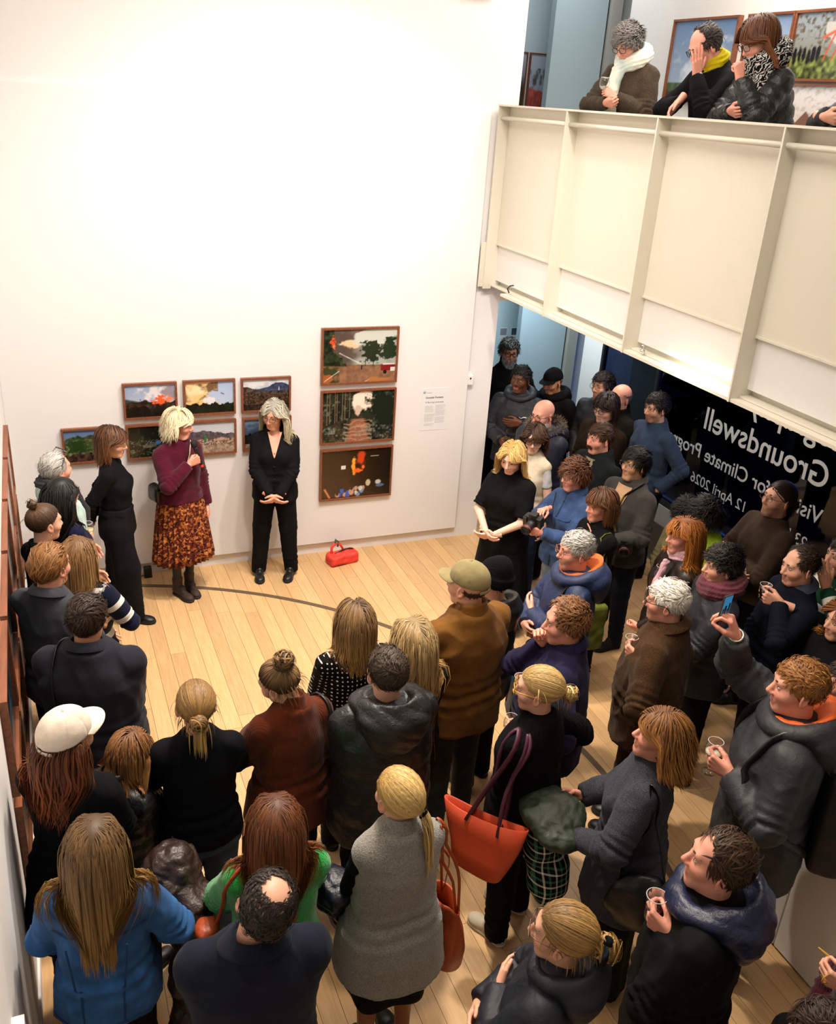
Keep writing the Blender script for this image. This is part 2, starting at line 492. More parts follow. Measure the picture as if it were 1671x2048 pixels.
def ell(p, c, r):
    q = (p - np.asarray(c, F32)) / np.asarray(r, F32)
    k0 = np.sqrt((q * q).sum(1)) + 1e-6; q2 = q / np.asarray(r, F32)
    return k0 * (k0 - 1) / (np.sqrt((q2 * q2).sum(1)) + 1e-6)


def sph(p, c, r):
    d = p - np.asarray(c, F32)
    return np.sqrt((d * d).sum(1)) - r


def surfnets(field, lo, hi, h):
    lo = np.asarray(lo, float); hi = np.asarray(hi, float)
    n = np.maximum(np.ceil((hi - lo) / h).astype(int) + 1, 3)
    ax = [lo[i] + h * np.arange(n[i]) for i in range(3)]
    G = np.stack(np.meshgrid(*ax, indexing='ij'), -1).reshape(-1, 3).astype(F32)
    v = field(G).reshape(n)
    s = v < 0
    m = n - 1
    cnt = np.zeros(m, np.int8); C = {}
    for i in (0, 1):
        for j in (0, 1):
            for k in (0, 1):
                C[i, j, k] = (slice(i, i + m[0]), slice(j, j + m[1]), slice(k, k + m[2])); cnt += s[C[i, j, k]]
    act = np.argwhere((cnt > 0) & (cnt < 8))
    idx = -np.ones(m, np.int64); idx[act[:, 0], act[:, 1], act[:, 2]] = np.arange(len(act))
    acc = np.zeros((len(act), 3)); num = np.zeros(len(act))
    corners = [(i, j, k) for i in (0, 1) for j in (0, 1) for k in (0, 1)]
    for a in corners:
        for d in range(3):
            if a[d] == 1: continue
            b = list(a); b[d] = 1
            va = v[act[:, 0] + a[0], act[:, 1] + a[1], act[:, 2] + a[2]]; vb = v[act[:, 0] + b[0], act[:, 1] + b[1], act[:, 2] + b[2]]
            cr = (va < 0) != (vb < 0)
            t = np.where(cr, va / np.where(cr, va - vb, 1), 0)
            p = np.tile(np.array(a, float), (len(act), 1)); p[:, d] = t
            acc[cr] += p[cr]; num[cr] += 1
    V = lo + h * (act + acc / num[:, None])
    Q = []
    for d in range(3):
        e, f = (d + 1) % 3, (d + 2) % 3
        sl0 = [slice(None)] * 3; sl1 = [slice(None)] * 3
        sl0[d] = slice(0, -1); sl1[d] = slice(1, None)
        A, B = s[tuple(sl0)], s[tuple(sl1)]
        ch = np.argwhere(A != B)
        ok = (ch[:, e] >= 1) & (ch[:, e] < n[e] - 1) & (ch[:, f] >= 1) & (ch[:, f] < n[f] - 1)
        ch = ch[ok]
        def cell(de, df):
            c = ch.copy(); c[:, e] += de; c[:, f] += df
            return idx[c[:, 0], c[:, 1], c[:, 2]]
        q = np.stack([cell(-1, -1), cell(0, -1), cell(0, 0), cell(-1, 0)], 1)
        ins = A[ch[:, 0], ch[:, 1], ch[:, 2]]
        q[~ins] = q[~ins][:, ::-1]
        Q.append(q)
    return V, np.concatenate(Q)


def vnormals(V, Q):
    a = V[Q[:, 2]] - V[Q[:, 0]]; b = V[Q[:, 3]] - V[Q[:, 1]]
    n = np.cross(a, b); out = np.zeros_like(V)
    for i in range(4): np.add.at(out, Q[:, i], n)
    return out / (np.linalg.norm(out, axis=1, keepdims=True) + 1e-9)


_tab = rng0.random((32, 32, 32)).astype(F32)


def vnoise(p):
    """smooth value noise, about -1..1"""
    p = np.asarray(p, float); i = np.floor(p).astype(int); f = p - i; f = f * f * (3 - 2 * f)
    r = 0
    for a in (0, 1):
        for b in (0, 1):
            for c in (0, 1):
                w = (f[:, 0] if a else 1 - f[:, 0]) * (f[:, 1] if b else 1 - f[:, 1]) * (f[:, 2] if c else 1 - f[:, 2])
                r = r + w * _tab[(i[:, 0] + a) & 31, (i[:, 1] + b) & 31, (i[:, 2] + c) & 31]
    return 2 * r - 1


def rotm(axis, ang):
    return np.array(Matrix.Rotation(ang, 3, axis))


# ------------------------------------------------------------------ head (origin between the ears, +y = face)
def head_field(male):
    jw = 1.0 if male else 0.92
    def fld(p):
        d = ell(p, (0, -0.012, 0.035), (0.077, 0.097, 0.087))
        d = smin(d, ell(p, (0, 0.022, -0.038), (0.056 * jw, 0.066, 0.080)), 0.03)
        d = smin(d, cap(p, (-0.012 * jw, 0.060, -0.098), (0.012 * jw, 0.060, -0.098), 0.021, 0.021), 0.03)
        d = smin(d, cap(p, (-0.030, 0.074, 0.030), (0.030, 0.074, 0.030), 0.015, 0.015), 0.02)
        d = smin(d, cap(p, (-0.040, 0.057, -0.022), (-0.036, 0.06, -0.022), 0.022, 0.022), 0.03)
        d = smin(d, cap(p, (0.040, 0.057, -0.022), (0.036, 0.06, -0.022), 0.022, 0.022), 0.03)
        for s in (-1, 1):
            d = smax(d, -sph(p, (0.032 * s, 0.1015, 0.010), 0.0155), 0.010)
        d = smin(d, cap(p, (0, 0.087, 0.012), (0, 0.106, -0.024), 0.009, 0.0115), 0.009)
        d = smin(d, cap(p, (-0.011, 0.096, -0.030), (0.011, 0.096, -0.030), 0.008, 0.008), 0.008)
        d = smin(d, cap(p, (-0.018, 0.080, -0.058), (0.018, 0.080, -0.058), 0.0065, 0.0065), 0.008)
        d = smin(d, cap(p, (-0.014, 0.080, -0.0685), (0.014, 0.080, -0.0685), 0.0072, 0.0072), 0.008)
        d = smax(d, -cap(p, (-0.022, 0.094, -0.0635), (0.022, 0.094, -0.0635), 0.0035, 0.0035), 0.004)
        nr = 0.056 if male else 0.047
        d = smin(d, cap(p, (0, -0.018, -0.07), (0, -0.032, -0.215), nr, nr * 1.08), 0.03)
        for s in (-1, 1):
            q = p - np.array((0.078 * s, -0.008, -0.008), F32)
            a = 0.45 * s
            q = np.stack([q[:, 0] * math.cos(a) - q[:, 1] * math.sin(a), q[:, 0] * math.sin(a) + q[:, 1] * math.cos(a), q[:, 2]], 1)
            q[:, 1] -= 0.25 * q[:, 2] * -1 * 0.5
            e = ell(q, (0, 0, 0), (0.0085, 0.020, 0.034))
            e = smax(e, -ell(q, (0.008 * s, 0.004, 0.004), (0.007, 0.011, 0.02)), 0.004)
            d = smin(d, e, 0.006)
        return d
    return fld


HEADS = {}


def get_head(male, fine):
    k = (male, fine)
    if k not in HEADS:
        HEADS[k] = surfnets(head_field(male), (-0.10, -0.125, -0.235), (0.10, 0.13, 0.135), 0.0041 if fine else 0.0062)
    return HEADS[k]


# ------------------------------------------------------------------ hand (right: fingers +y, thumb -x, palm -z, wrist at origin)
def hand_field(pose):
    segs = []
    mc = [(-0.030, 0.092), (-0.009, 0.096), (0.012, 0.090), (0.031, 0.080)]
    ph = [(0.043, 0.025, 0.020), (0.047, 0.029, 0.021), (0.043, 0.027, 0.020), (0.034, 0.020, 0.018)]
    curl = {'relax': (0.30, 0.45, 0.30), 'grip': (0.85, 0.95, 0.55), 'fist': (1.45, 1.6, 1.0), 'flat': (0.05, 0.12, 0.08), 'cup': (0.55, 0.6, 0.4)}[pose]
    fing = []
    for i, (x, y) in enumerate(mc):
        p = np.array((x, y, 0.0)); a = 0.0; sp = (x / 0.03) * (0.10 if pose == 'flat' else 0.04)
        g = []
        extra = {'relax': 0.08 * i, 'grip': 0.06 * i, 'fist': 0.0, 'flat': 0.03 * i, 'cup': 0.08 * i}[pose]
        for j in range(3):
            a += curl[j] + extra * 0.5
            q = p + ph[i][j] * np.array((math.sin(sp) * math.cos(a), math.cos(sp) * math.cos(a), -math.sin(a)))
            r0 = (0.0094, 0.0084, 0.0078)[j] - 0.0008 * (i == 3); r1 = (0.0084, 0.0078, 0.0066)[j] - 0.0008 * (i == 3)
            g.append((p, q, r0, r1)); p = q
        fing.append(g)
    T = {'relax': [(-0.020, 0.025, -0.008), (-0.046, 0.056, -0.020), (-0.054, 0.086, -0.028), (-0.052, 0.108, -0.032)],
         'flat': [(-0.020, 0.025, -0.004), (-0.050, 0.052, -0.010), (-0.066, 0.080, -0.012), (-0.074, 0.102, -0.014)],
         'grip': [(-0.020, 0.025, -0.010), (-0.042, 0.056, -0.032), (-0.040, 0.082, -0.054), (-0.034, 0.100, -0.070)],
         'cup': [(-0.020, 0.025, -0.010), (-0.046, 0.056, -0.028), (-0.050, 0.084, -0.044), (-0.048, 0.104, -0.054)],
         'fist': [(-0.020, 0.025, -0.010), (-0.040, 0.056, -0.028), (-0.028, 0.082, -0.042), (-0.006, 0.090, -0.046)]}[pose]

    def fld(p):
        d = cap(p, (0, -0.075, 0.002), (0, 0.0, 0), 0.027, 0.023)
        for x, y in mc:
            d = smin(d, cap(p, (x * 0.5, 0.008, 0), (x, y, 0), 0.0165, 0.0115), 0.012)
        th = cap(p, T[0], T[1], 0.018, 0.0125)
        th = smin(th, cap(p, T[1], T[2], 0.0115, 0.0098), 0.004); th = smin(th, cap(p, T[2], T[3], 0.0098, 0.0078), 0.003)
        d = smin(d, th, 0.012)
        for g in fing:
            f = None
            for a, b, r0, r1 in g:
                c = cap(p, a, b, r0, r1); f = c if f is None else smin(f, c, 0.002)
            d = smin(d, f, 0.005)
        return d
    return fld


HANDS = {}


def get_hand(pose, side, fine=True):
    k = (pose, fine)
    if k not in HANDS:
        HANDS[k] = surfnets(hand_field(pose), (-0.095, -0.08, -0.115), (0.062, 0.20, 0.035), 0.0036 if fine else 0.0048)
    V, Q = HANDS[k]
    if side < 0:
        return V * np.array((-1, 1, 1)), Q[:, ::-1]
    return V, Q


def hand_basis(side, ydir, thumb):
    y = np.asarray(ydir, float); y /= np.linalg.norm(y)
    t = np.asarray(thumb, float); t = t - y * (t @ y); t /= np.linalg.norm(t) + 1e-9
    if side > 0:
        n = np.cross(t, y); return np.stack([-t, y, -n], 1)
    n = np.cross(y, t); return np.stack([t, y, -n], 1)


# ------------------------------------------------------------------ shoes (foot frame: heel at y=-.07, toe +y, sole z=0)
SHOES = {}


def get_shoe(kind):
    if kind not in SHOES:
        hi = kind == 'boot'; bulky = 0.004 if kind in ('sneaker', 'loafer') else 0.0

        def up(p):
            d = cap(p, (0, -0.045, 0.045), (0.004, 0.10, 0.030), 0.036 + bulky, 0.030 + bulky)
            d = smin(d, ell(p, (0.006, 0.12, 0.030), (0.043 + bulky, 0.062, 0.032)), 0.02)
            d = smin(d, cap(p, (0, -0.035, 0.06), (0, 0.03, 0.075), 0.036, 0.034), 0.02)
            if hi: d = smin(d, cap(p, (0, -0.03, 0.08), (0, -0.028, 0.16), 0.042, 0.047), 0.02)
            else: d = smax(d, -cap(p, (0, -0.03, 0.10), (0, -0.03, 0.14), 0.028, 0.03), 0.006)
            return smax(d, 0.014 - p[:, 2], 0.004)

        def sole(p):
            q = p.copy(); q[:, 2] = 0
            d = cap(q, (0, -0.045, 0), (0.004, 0.09, 0), 0.040, 0.038)
            d = smin(d, ell(q, (0.006, 0.115, 0), (0.048, 0.072, 0.05)), 0.02)
            h = 0.030 if kind in ('loafer',) else 0.022
            return smax(d, np.abs(p[:, 2] - h / 2) - h / 2, 0.004)
        SHOES[kind] = (surfnets(up, (-0.065, -0.11, -0.005), (0.065, 0.20, 0.24), 0.009), surfnets(sole, (-0.065, -0.11, -0.012), (0.065, 0.205, 0.05), 0.010))
    return SHOES[kind]
# ------------------------------------------------------------------ hair
HC, HRAD = np.array((0, -0.012, 0.035)), np.array((0.0785, 0.0985, 0.0885))


def ribbons(P, w, rng, c0, c1, ctr=None, taper=True):
    """P (n,k,3) -> narrow ridged strips; colours run from c0 at the root to c1 at the tip"""
    n, k, _ = P.shape
    T = np.gradient(P, axis=1); T /= np.linalg.norm(T, axis=2, keepdims=True) + 1e-9
    if ctr is None: O = rng.normal(size=(n, 1, 3)) + np.zeros_like(P)
    else: O = P - ctr
    O = O - T * (O * T).sum(2, keepdims=True); O /= np.linalg.norm(O, axis=2, keepdims=True) + 1e-9
    Sd = np.cross(T, O)
    t = np.linspace(0, 1, k)
    ww = np.asarray(w) * (np.interp(t, [0, .22, .6, 1], [.2, 1, .9, .08]) if taper else np.ones(k))
    ww = (ww[None] * (0.7 + 0.6 * rng.random((n, 1))))[..., None]
    V = np.stack([P - Sd * ww * .5, P + O * ww * .22, P + Sd * ww * .5], 2).reshape(-1, 3)
    base = (np.arange(n) * k * 3)[:, None, None]
    kk = (np.arange(k - 1) * 3)[None, :, None]; jj = np.arange(2)[None, None, :]
    a = base + kk + jj
    F = np.stack([a, a + 1, a + 4, a + 3], -1).reshape(-1, 4)
    var = 0.82 + 0.36 * rng.random((n, 1, 1))
    C = (np.asarray(c0) * (1 - t)[None, :, None] + np.asarray(c1) * t[None, :, None]) * var
    C = np.repeat(C[:, :, None], 3, 2).reshape(-1, 3)
    return V, F, C


def fib(n):
    i = np.arange(n) + 0.5; ph = np.arccos(1 - 2 * i / n); th = np.pi * (1 + 5 ** .5) * i
    return np.stack([np.cos(th) * np.sin(ph), np.sin(th) * np.sin(ph), np.cos(ph)], 1)


def hair_ok(p, hd):
    x, y, z = p.T
    zl = np.interp(y, [-.12, -.06, -.025, .0, .03, .055, .085], [-.052, -.050, -.015, .016, .03, .062, .078 - hd.get('low', 0)])
    ok = z > zl
    if 'recede' in hd:                                               # bald from the front back to this y on the crown
        ok &= ~((z > 0.058 + 0.0 * x) & (y > hd['recede']) & (np.abs(x) < 0.075))
    if 'crown' in hd:                                                # bald patch on the crown (y, radius)
        cy, cr = hd['crown']; ok &= ~((np.hypot(x - hd.get('cx', 0), y - cy) < cr * (0.95 + 0.12 * vnoise(p * 60))) & (z > 0.06))
    if 'top' in hd: ok &= z < hd['top'] + 0.12 * np.minimum(y, 0.03)
    return ok


def make_hair(S, B, hd, HR, headT, T, garm, hs, s, root, body, rng, fine):
    st = hd['k']; c0 = lin(hd['c']); c1 = lin(hd.get('c2', hd['c'])); npv = B.npv
    off3 = np.array((0, -0.028, -0.13))
    up2h = lambda p: ((p - npv) @ HR + off3) / hs
    grav = np.array((0, 0, -1.0)) @ B.RL
    dens = hd.get('n', 950 if fine else 700); K = hd.get('K', 9 if fine else 7)
    wd = hd.get('w', 0.0072 if fine else 0.0082)
    pieces = []

    def cap_mesh(scale, dark=0.72):
        nu, nv = 40, 26
        u = np.linspace(0, 2 * np.pi, nu, endpoint=False); v = np.linspace(0.02, np.pi - 0.02, nv)
        U = np.stack([np.outer(np.sin(v), np.cos(u)), np.outer(np.sin(v), np.sin(u)), np.outer(np.cos(v), np.ones(nu))], -1).reshape(-1, 3)
        p = HC + HRAD * scale * U; ok = hair_ok(HC + HRAD * U, {**hd, 'crown': (hd['crown'][0], hd['crown'][1] * 1.3)} if 'crown' in hd else hd)
        f = np.array([[i * nu + j, (i + 1) * nu + j, (i + 1) * nu + (j + 1) % nu, i * nu + (j + 1) % nu] for i in range(nv - 1) for j in range(nu)])
        f = f[ok[f].all(1)]
        p = p * (1 + 0.0 * p)
        pieces.append((headT(p), f, np.tile(c0 * dark, (len(p), 1))))

    def collide(p, layer, ellipsoids):
        h_ = up2h(p)
        for c, r in ellipsoids:
            q = (h_ - c) / r; m = np.linalg.norm(q, axis=1); lim = 1 + layer / 0.085
            k = m < lim; sc = np.where(k, lim / (m + 1e-9), 1)
            h_ = c + (h_ - c) * sc[:, None]
        return headT(h_)
    ELL = [(HC, HRAD), (np.array((0, 0.012, -0.045)), np.array((0.064, 0.072, 0.085))), (np.array((0, -0.03, -0.12)), np.array((0.052, 0.052, 0.09)))]

    def body_push(p, layer):
        pf = p.astype(F32)
        d = garm(pf); near = d < layer
        if near.any():
            q = pf[near]; e_ = 0.006
            g = np.stack([garm(q + np.array(v, F32) * e_) - garm(q - np.array(v, F32) * e_) for v in ((1, 0, 0), (0, 1, 0), (0, 0, 1))], 1)
            g /= np.linalg.norm(g, axis=1, keepdims=True) + 1e-9
            p = p.copy(); p[near] += g * (layer[near] if hasattr(layer, '__len__') else layer)[:, None] - g * d[near][:, None]
        return p
    u = fib(int(dens * 2.1)); roots = HC + HRAD * u; ok = hair_ok(roots, hd); roots = roots[ok]; un = u[ok]
    n = len(roots)
    jit = rng.normal(0, 0.004, (n, 3)); roots = roots + jit
    if st == 'down':
        cap_mesh(1.05)
        part_x = hd.get('part', 0.012)
        npt = n // 2                                                 # many strands spring from the parting
        yy = rng.uniform(-0.085, 0.072, npt); px_ = part_x * np.clip((yy + .08) / .08, 0, 1) + rng.normal(0, .004, npt) + np.sign(rng.normal(size=npt)) * .004
        zz = HC[2] + HRAD[2] * np.sqrt(np.clip(1 - ((yy - HC[1]) / HRAD[1]) ** 2 - (px_ / HRAD[0]) ** 2, 0.02, 1))
        pr = np.stack([px_, yy, zz], 1); pr = pr[hair_ok(pr, hd)]
        keep = rng.random(n) < 0.75
        roots = np.concatenate([roots[keep], pr]); n = len(roots)
        L = (hd.get('len', 0.35) + 0.5 * np.clip(roots[:, 2] - 0.03, 0, .1)) * (0.84 + 0.2 * rng.random(n))
        sx = np.sign(roots[:, 0] - part_x + rng.normal(0, .002, n))
        back = hd.get('back', 0.35)
        fb = np.clip((roots[:, 1] + 0.075) / 0.10, 0.0, 1)
        d = np.stack([sx * (0.15 + 0.85 * fb), -back - (1 - fb) * 0.9, 0.25 * np.ones(n)], 1)
        if hd.get('fringe'):
            fr = (roots[:, 1] > 0.035) & (np.abs(roots[:, 0]) < 0.05) & (roots[:, 2] > .05); L = np.where(fr, 0.085, L); d[fr] = (np.stack([0.15 * sx, np.ones(n), -0.3 * np.ones(n)], 1))[fr]
        else: fr = np.zeros(n, bool)
        d = d @ HR.T; d /= np.linalg.norm(d, axis=1, keepdims=True)
        layer = 0.006 + hd.get('vol', 0.012) * rng.random(n)
        p = headT(roots); P = [p.copy()]
        step = L / (K - 1) / 2
        for i in range((K - 1) * 2):
            tt = (i + 1) / ((K - 1) * 2)
            d = d * 0.5 + grav * (0.5 + 0.3 * tt)
            h_ = up2h(p)
            if not hd.get('noface'):
                infront = np.clip((h_[:, 1] - hd.get('yface', 0.018)) / 0.03, 0, 1) * np.clip((0.072 - h_[:, 2]) / 0.03, 0, 1) * (~fr)
                d = d + (np.stack([np.sign(h_[:, 0] + 1e-4), -1.7 * np.ones(n), 0 * sx], 1) * infront[:, None] * 1.3) @ HR.T
            if hd.get('flick') and tt > 0.6:
                d = d + (np.stack([h_[:, 0] * 10, h_[:, 1] * 10, np.zeros(n)], 1) * hd['flick']) @ HR.T
            d /= np.linalg.norm(d, axis=1, keepdims=True) + 1e-9
            q = p + d * step[:, None]
            q = collide(q, layer, ELL)
            if tt > 0.3:
                q0 = q; q = body_push(q, layer * 0.6 + 0.003)
                sh_ = np.clip((1.44 - q[:, 2]) / 0.05, 0, 1) * (np.abs(q[:, 0]) > 0.06)
                fy = np.where(q[:, 1] < 0.02 - hd.get('front', 0), -1.0, 1.0)
                q = q + np.stack([-np.sign(q[:, 0]) * sh_ * 0.35, fy * sh_ * 0.25, 0 * sh_], 1) * step[:, None]
            d = q - p; d /= np.linalg.norm(d, axis=1, keepdims=True) + 1e-9
            p = q
            if i % 2: P.append(p.copy())
        P = np.stack(P, 1)
        wv = hd.get('wave', 0.004); clump = vnoise(roots * 55)
        t = np.linspace(0, 1, K)
        ph = clump * 5 + rng.normal(0, .5, n)
        side = np.cross(np.gradient(P, axis=1), P - headT(HC[None])[0]); side /= np.linalg.norm(side, axis=2, keepdims=True) + 1e-9
        P = P + side * (wv * (t ** 1.2)[None] * np.sin(t[None] * hd.get('freq', 7.0) + ph[:, None]) + rng.normal(0, .003, (n, 1)) * t[None])[..., None]
        v, f, c = ribbons(P, wd, rng, c0, c1, headT(np.array([[0, -0.01, -0.02]]))[0]); pieces.append((v, f, c))
    elif st in ('short', 'curly', 'beard'):
        if st != 'beard': cap_mesh(1.035 if st == 'short' else 1.08, 0.62)
        curly = st == 'curly'
        L0 = hd.get('len', 0.045); m = int(n * (1.8 if not curly else 1.3))
        if st == 'beard':
            v0, _ = get_head(True, False)
            k = (v0[:, 2] < -0.045) & (v0[:, 2] > -0.125) & (v0[:, 1] > 0.005) & ~((np.abs(v0[:, 0]) < 0.02) & (np.abs(v0[:, 2] + 0.066) < 0.008))
            k |= (np.abs(v0[:, 2] + 0.049) < 0.006) & (np.abs(v0[:, 0]) < 0.026) & (v0[:, 1] > 0.07)
            if hd.get('stache'): k = (np.abs(v0[:, 2] + 0.048) < 0.007) & (np.abs(v0[:, 0]) < 0.028) & (v0[:, 1] > 0.07)
            rr = v0[k]; rr = rr[rng.integers(0, len(rr), hd.get('n', 500))] + rng.normal(0, .002, (hd.get('n', 500), 3))
            nn_ = rr - np.array((0, 0.02, -0.04)); nn_ /= np.linalg.norm(nn_, axis=1, keepdims=True)
            flow = nn_ * 0.5 + np.array((0, 0.15, -0.9))
        else:
            rr = np.concatenate([roots, roots[rng.integers(0, n, m - n)] + rng.normal(0, .006, (m - n, 3))]) if m > n else roots
            nn_ = (rr - HC) / HRAD ** 2; nn_ /= np.linalg.norm(nn_, axis=1, keepdims=True)
            wt = np.clip((rr[:, 2] - 0.02) / 0.06, 0, 1)[:, None]
            fw = hd.get('fwd', 0.6); swx = hd.get('sweep', 0.25)
            topd = np.stack([rr[:, 0] * 4 + swx, fw + 0 * rr[:, 0], 0 * rr[:, 0]], 1)
            sided = np.stack([0 * rr[:, 0], -0.45 + 0 * rr[:, 0], -1 + 0 * rr[:, 0]], 1)
            flow = topd * wt + sided * (1 - wt)
            mess = hd.get('mess', 0.25); flow = flow + rng.normal(0, 0.10 + mess * .15, flow.shape) + (0.5 + mess) * np.stack([vnoise(rr * 24 + a) for a in (3, 11, 23)], 1)
            flow = flow - nn_ * (flow * nn_).sum(1, keepdims=True); flow /= np.linalg.norm(flow, axis=1, keepdims=True) + 1e-9
            flow = flow + nn_ * hd.get('lift', 0.22)
        m = len(rr); Ks = 6 if curly else 5
        L = L0 * (0.6 + 0.6 * rng.random(m))
        if 'topl' in hd: L = L * np.where(rr[:, 2] > 0.07, hd['topl'], 1.0)
        p = rr.copy(); P = [p.copy()]; d = flow / np.linalg.norm(flow, axis=1, keepdims=True)
        for i in range(Ks - 1):
            p = p + d * (L / (Ks - 1))[:, None]
            q = (p - HC) / HRAD; mm = np.linalg.norm(q, axis=1); lim = 1.02 + 0.05 * rng.random(m) * (i / Ks) + (0.02 if st != 'beard' else 0)
            if st != 'beard': p = np.where((mm < lim)[:, None], HC + (p - HC) * (lim / mm)[:, None], p)
            d = d + np.array((0, 0, -0.16)) - (0.25 * nn_ if st != 'beard' else 0) * (1 if not curly else 0); d /= np.linalg.norm(d, axis=1, keepdims=True)
            P.append(p.copy())
        P = np.stack(P, 1)
        if curly:
            t = np.linspace(0, 1, Ks)[None]; ph = rng.random((m, 1)) * 6.28; r_ = hd.get('curl', 0.008)
            e1 = np.cross(d, nn_); e1 /= np.linalg.norm(e1, axis=1, keepdims=True) + 1e-9
            P = P + (e1[:, None] * np.sin(t * 7 + ph)[..., None] + nn_[:, None] * (np.cos(t * 7 + ph)[..., None] * .7 + 0.7)) * r_ * np.minimum(t * 2, 1)[..., None]
        elif st == 'beard': pass
        else:
            P = P + (vnoise(rr * 34)[:, None] * np.linspace(0, 1, Ks)[None] ** 1.3 * hd.get('clump', 0.007))[..., None] * np.cross(d, nn_)[:, None]
        v, f, c = ribbons(headT(P.reshape(-1, 3)).reshape(P.shape), hd.get('w', 0.0058 if not curly else 0.0085), rng, c0, c1, headT(HC[None])[0] if st != 'beard' else None)
        pieces.append((v, f, c))
    elif st == 'up':
        cap_mesh(1.03)
        tie = np.array(hd.get('tie', (0, -0.115, 0.02)))
        uT = (tie - HC) / HRAD; rT = np.linalg.norm(uT); uT = uT / rT
        u0 = (roots - HC) / HRAD; u0 /= np.linalg.norm(u0, axis=1, keepdims=True)
        t = np.linspace(0, 1, K); dot = np.clip(u0 @ uT, -.98, .98); om = np.arccos(dot)
        Us = (np.sin((1 - t)[None] * om[:, None]) / np.sin(om)[:, None])[..., None] * u0[:, None] + (np.sin(t[None] * om[:, None]) / np.sin(om)[:, None])[..., None] * uT
        lay = 1.03 + hd.get('vol', 0.05) * rng.random((n, 1)) * np.sin(np.pi * np.clip(t * 1.1, 0, 1))[None] + (rT - 1.03) * (t[None] ** 3)
        mess = hd.get('mess', 0.02); Us = Us + mess * np.stack([vnoise(roots * 40 + a) for a in (0, 9, 18)], 1)[:, None] * np.sin(np.pi * t)[None, :, None]
        P = HC + HRAD * Us * lay[..., None]
        v, f, c = ribbons(headT(P.reshape(-1, 3)).reshape(P.shape), wd * 0.9, rng, c0, c1, headT(HC[None])[0], False); pieces.append((v, f, c))
        tieU = headT(tie[None])[0]; outd = (tie - HC); outd /= np.linalg.norm(outd); outU = outd @ HR.T
        if hd.get('bun'):
            rb = hd['bun']; ctr = tie + outd * rb * 0.75; nb = 150 if fine else 90
            a = np.linspace(0, 1.5 * np.pi, 11)[None] + rng.random((nb, 1)) * 6.28
            ax = rng.normal(0, 0.75, (nb, 3)) + outd * 1.6; ax /= np.linalg.norm(ax, axis=1, keepdims=True)
            e1 = np.cross(ax, rng.normal(size=(nb, 3))); e1 /= np.linalg.norm(e1, axis=1, keepdims=True); e2 = np.cross(ax, e1)
            rad = rb * (0.55 + 0.5 * rng.random((nb, 1)))
            P = ctr + ax[:, None] * (rng.normal(0, rb * 0.4, (nb, 1, 1))) + (e1[:, None] * np.cos(a)[..., None] + e2[:, None] * np.sin(a)[..., None]) * rad[..., None]
            v, f, c = ribbons(headT(P.reshape(-1, 3)).reshape(P.shape), wd * 0.9, rng, c0 * .8, c1, headT(ctr[None])[0], False); pieces.append((v, f, c))
        if hd.get('tail'):
            nt = hd.get('nt', 110 if fine else 70); L = hd['tail'] * (0.65 + 0.4 * rng.random(nt)); Kt = 10
            p = tieU + rng.normal(0, .010, (nt, 3)); d = outU * 1.0 + rng.normal(0, hd.get('spread', 0.12), (nt, 3)); P = [p.copy()]
            for i in range(Kt - 1):
                d = d * 0.62 + grav * 0.45 + rng.normal(0, .02, (nt, 3)); d /= np.linalg.norm(d, axis=1, keepdims=True)
                p = p + d * (L / (Kt - 1))[:, None]
                p = collide(p, 0.008 + 0 * L, ELL[1:]); p = body_push(p, 0.008 + 0.014 * rng.random(nt)); P.append(p.copy())
            v, f, c = ribbons(np.stack(P, 1), wd * 0.9, rng, c1 * .9, c1, headT(np.array([[0, 0.0, -0.1]]))[0]); pieces.append((v, f, c))
        if hd.get('wisps'):
            k = hd['wisps']; P0 = roots[rng.integers(0, n, k)]; P0 = np.where((P0[:, 2] > .06)[:, None], P0 * np.array((1, 1, .3)), P0)
            d = rng.normal(0, .4, (k, 3)) + (P0 - HC) * 6; p = P0; P = [p]
            for i in range(5):
                d = d * .7 + np.array((0, 0, -.5)); d /= np.linalg.norm(d, axis=1, keepdims=True); p = p + d * 0.018; P.append(p)
            P = np.stack(P, 1); v, f, c = ribbons(headT(P.reshape(-1, 3)).reshape(P.shape), wd * .5, rng, c0, c1, headT(HC[None])[0]); pieces.append((v, f, c))
        if hd.get('band'):
            a = np.linspace(0, 2 * np.pi, 14, endpoint=False); e1 = np.cross(outd, (1, 0, 0.01)); e1 /= np.linalg.norm(e1); e2 = np.cross(outd, e1); rb = 0.016
            v, f = tube(tie + outd * .006 + rb * (np.cos(a)[:, None] * e1 + np.sin(a)[:, None] * e2), 0.006, 6, True)
            put('hair_band', mesh_from('hair_band', T(headT(v)) * s, f, True, [cloth(lin(hd['band']), 'cloth')]), root)
    V, Q, C, k = [], [], [], 0
    for v, q, c in pieces:
        V.append(v); Q.append(q + k); C.append(c); k += len(v)
    me = mesh_from('hair', T(np.concatenate(V)) * s, np.concatenate(Q), True, [hair_mat(c0)], np.concatenate(C))
    put('beard' if st == 'beard' else 'hair', me, root)


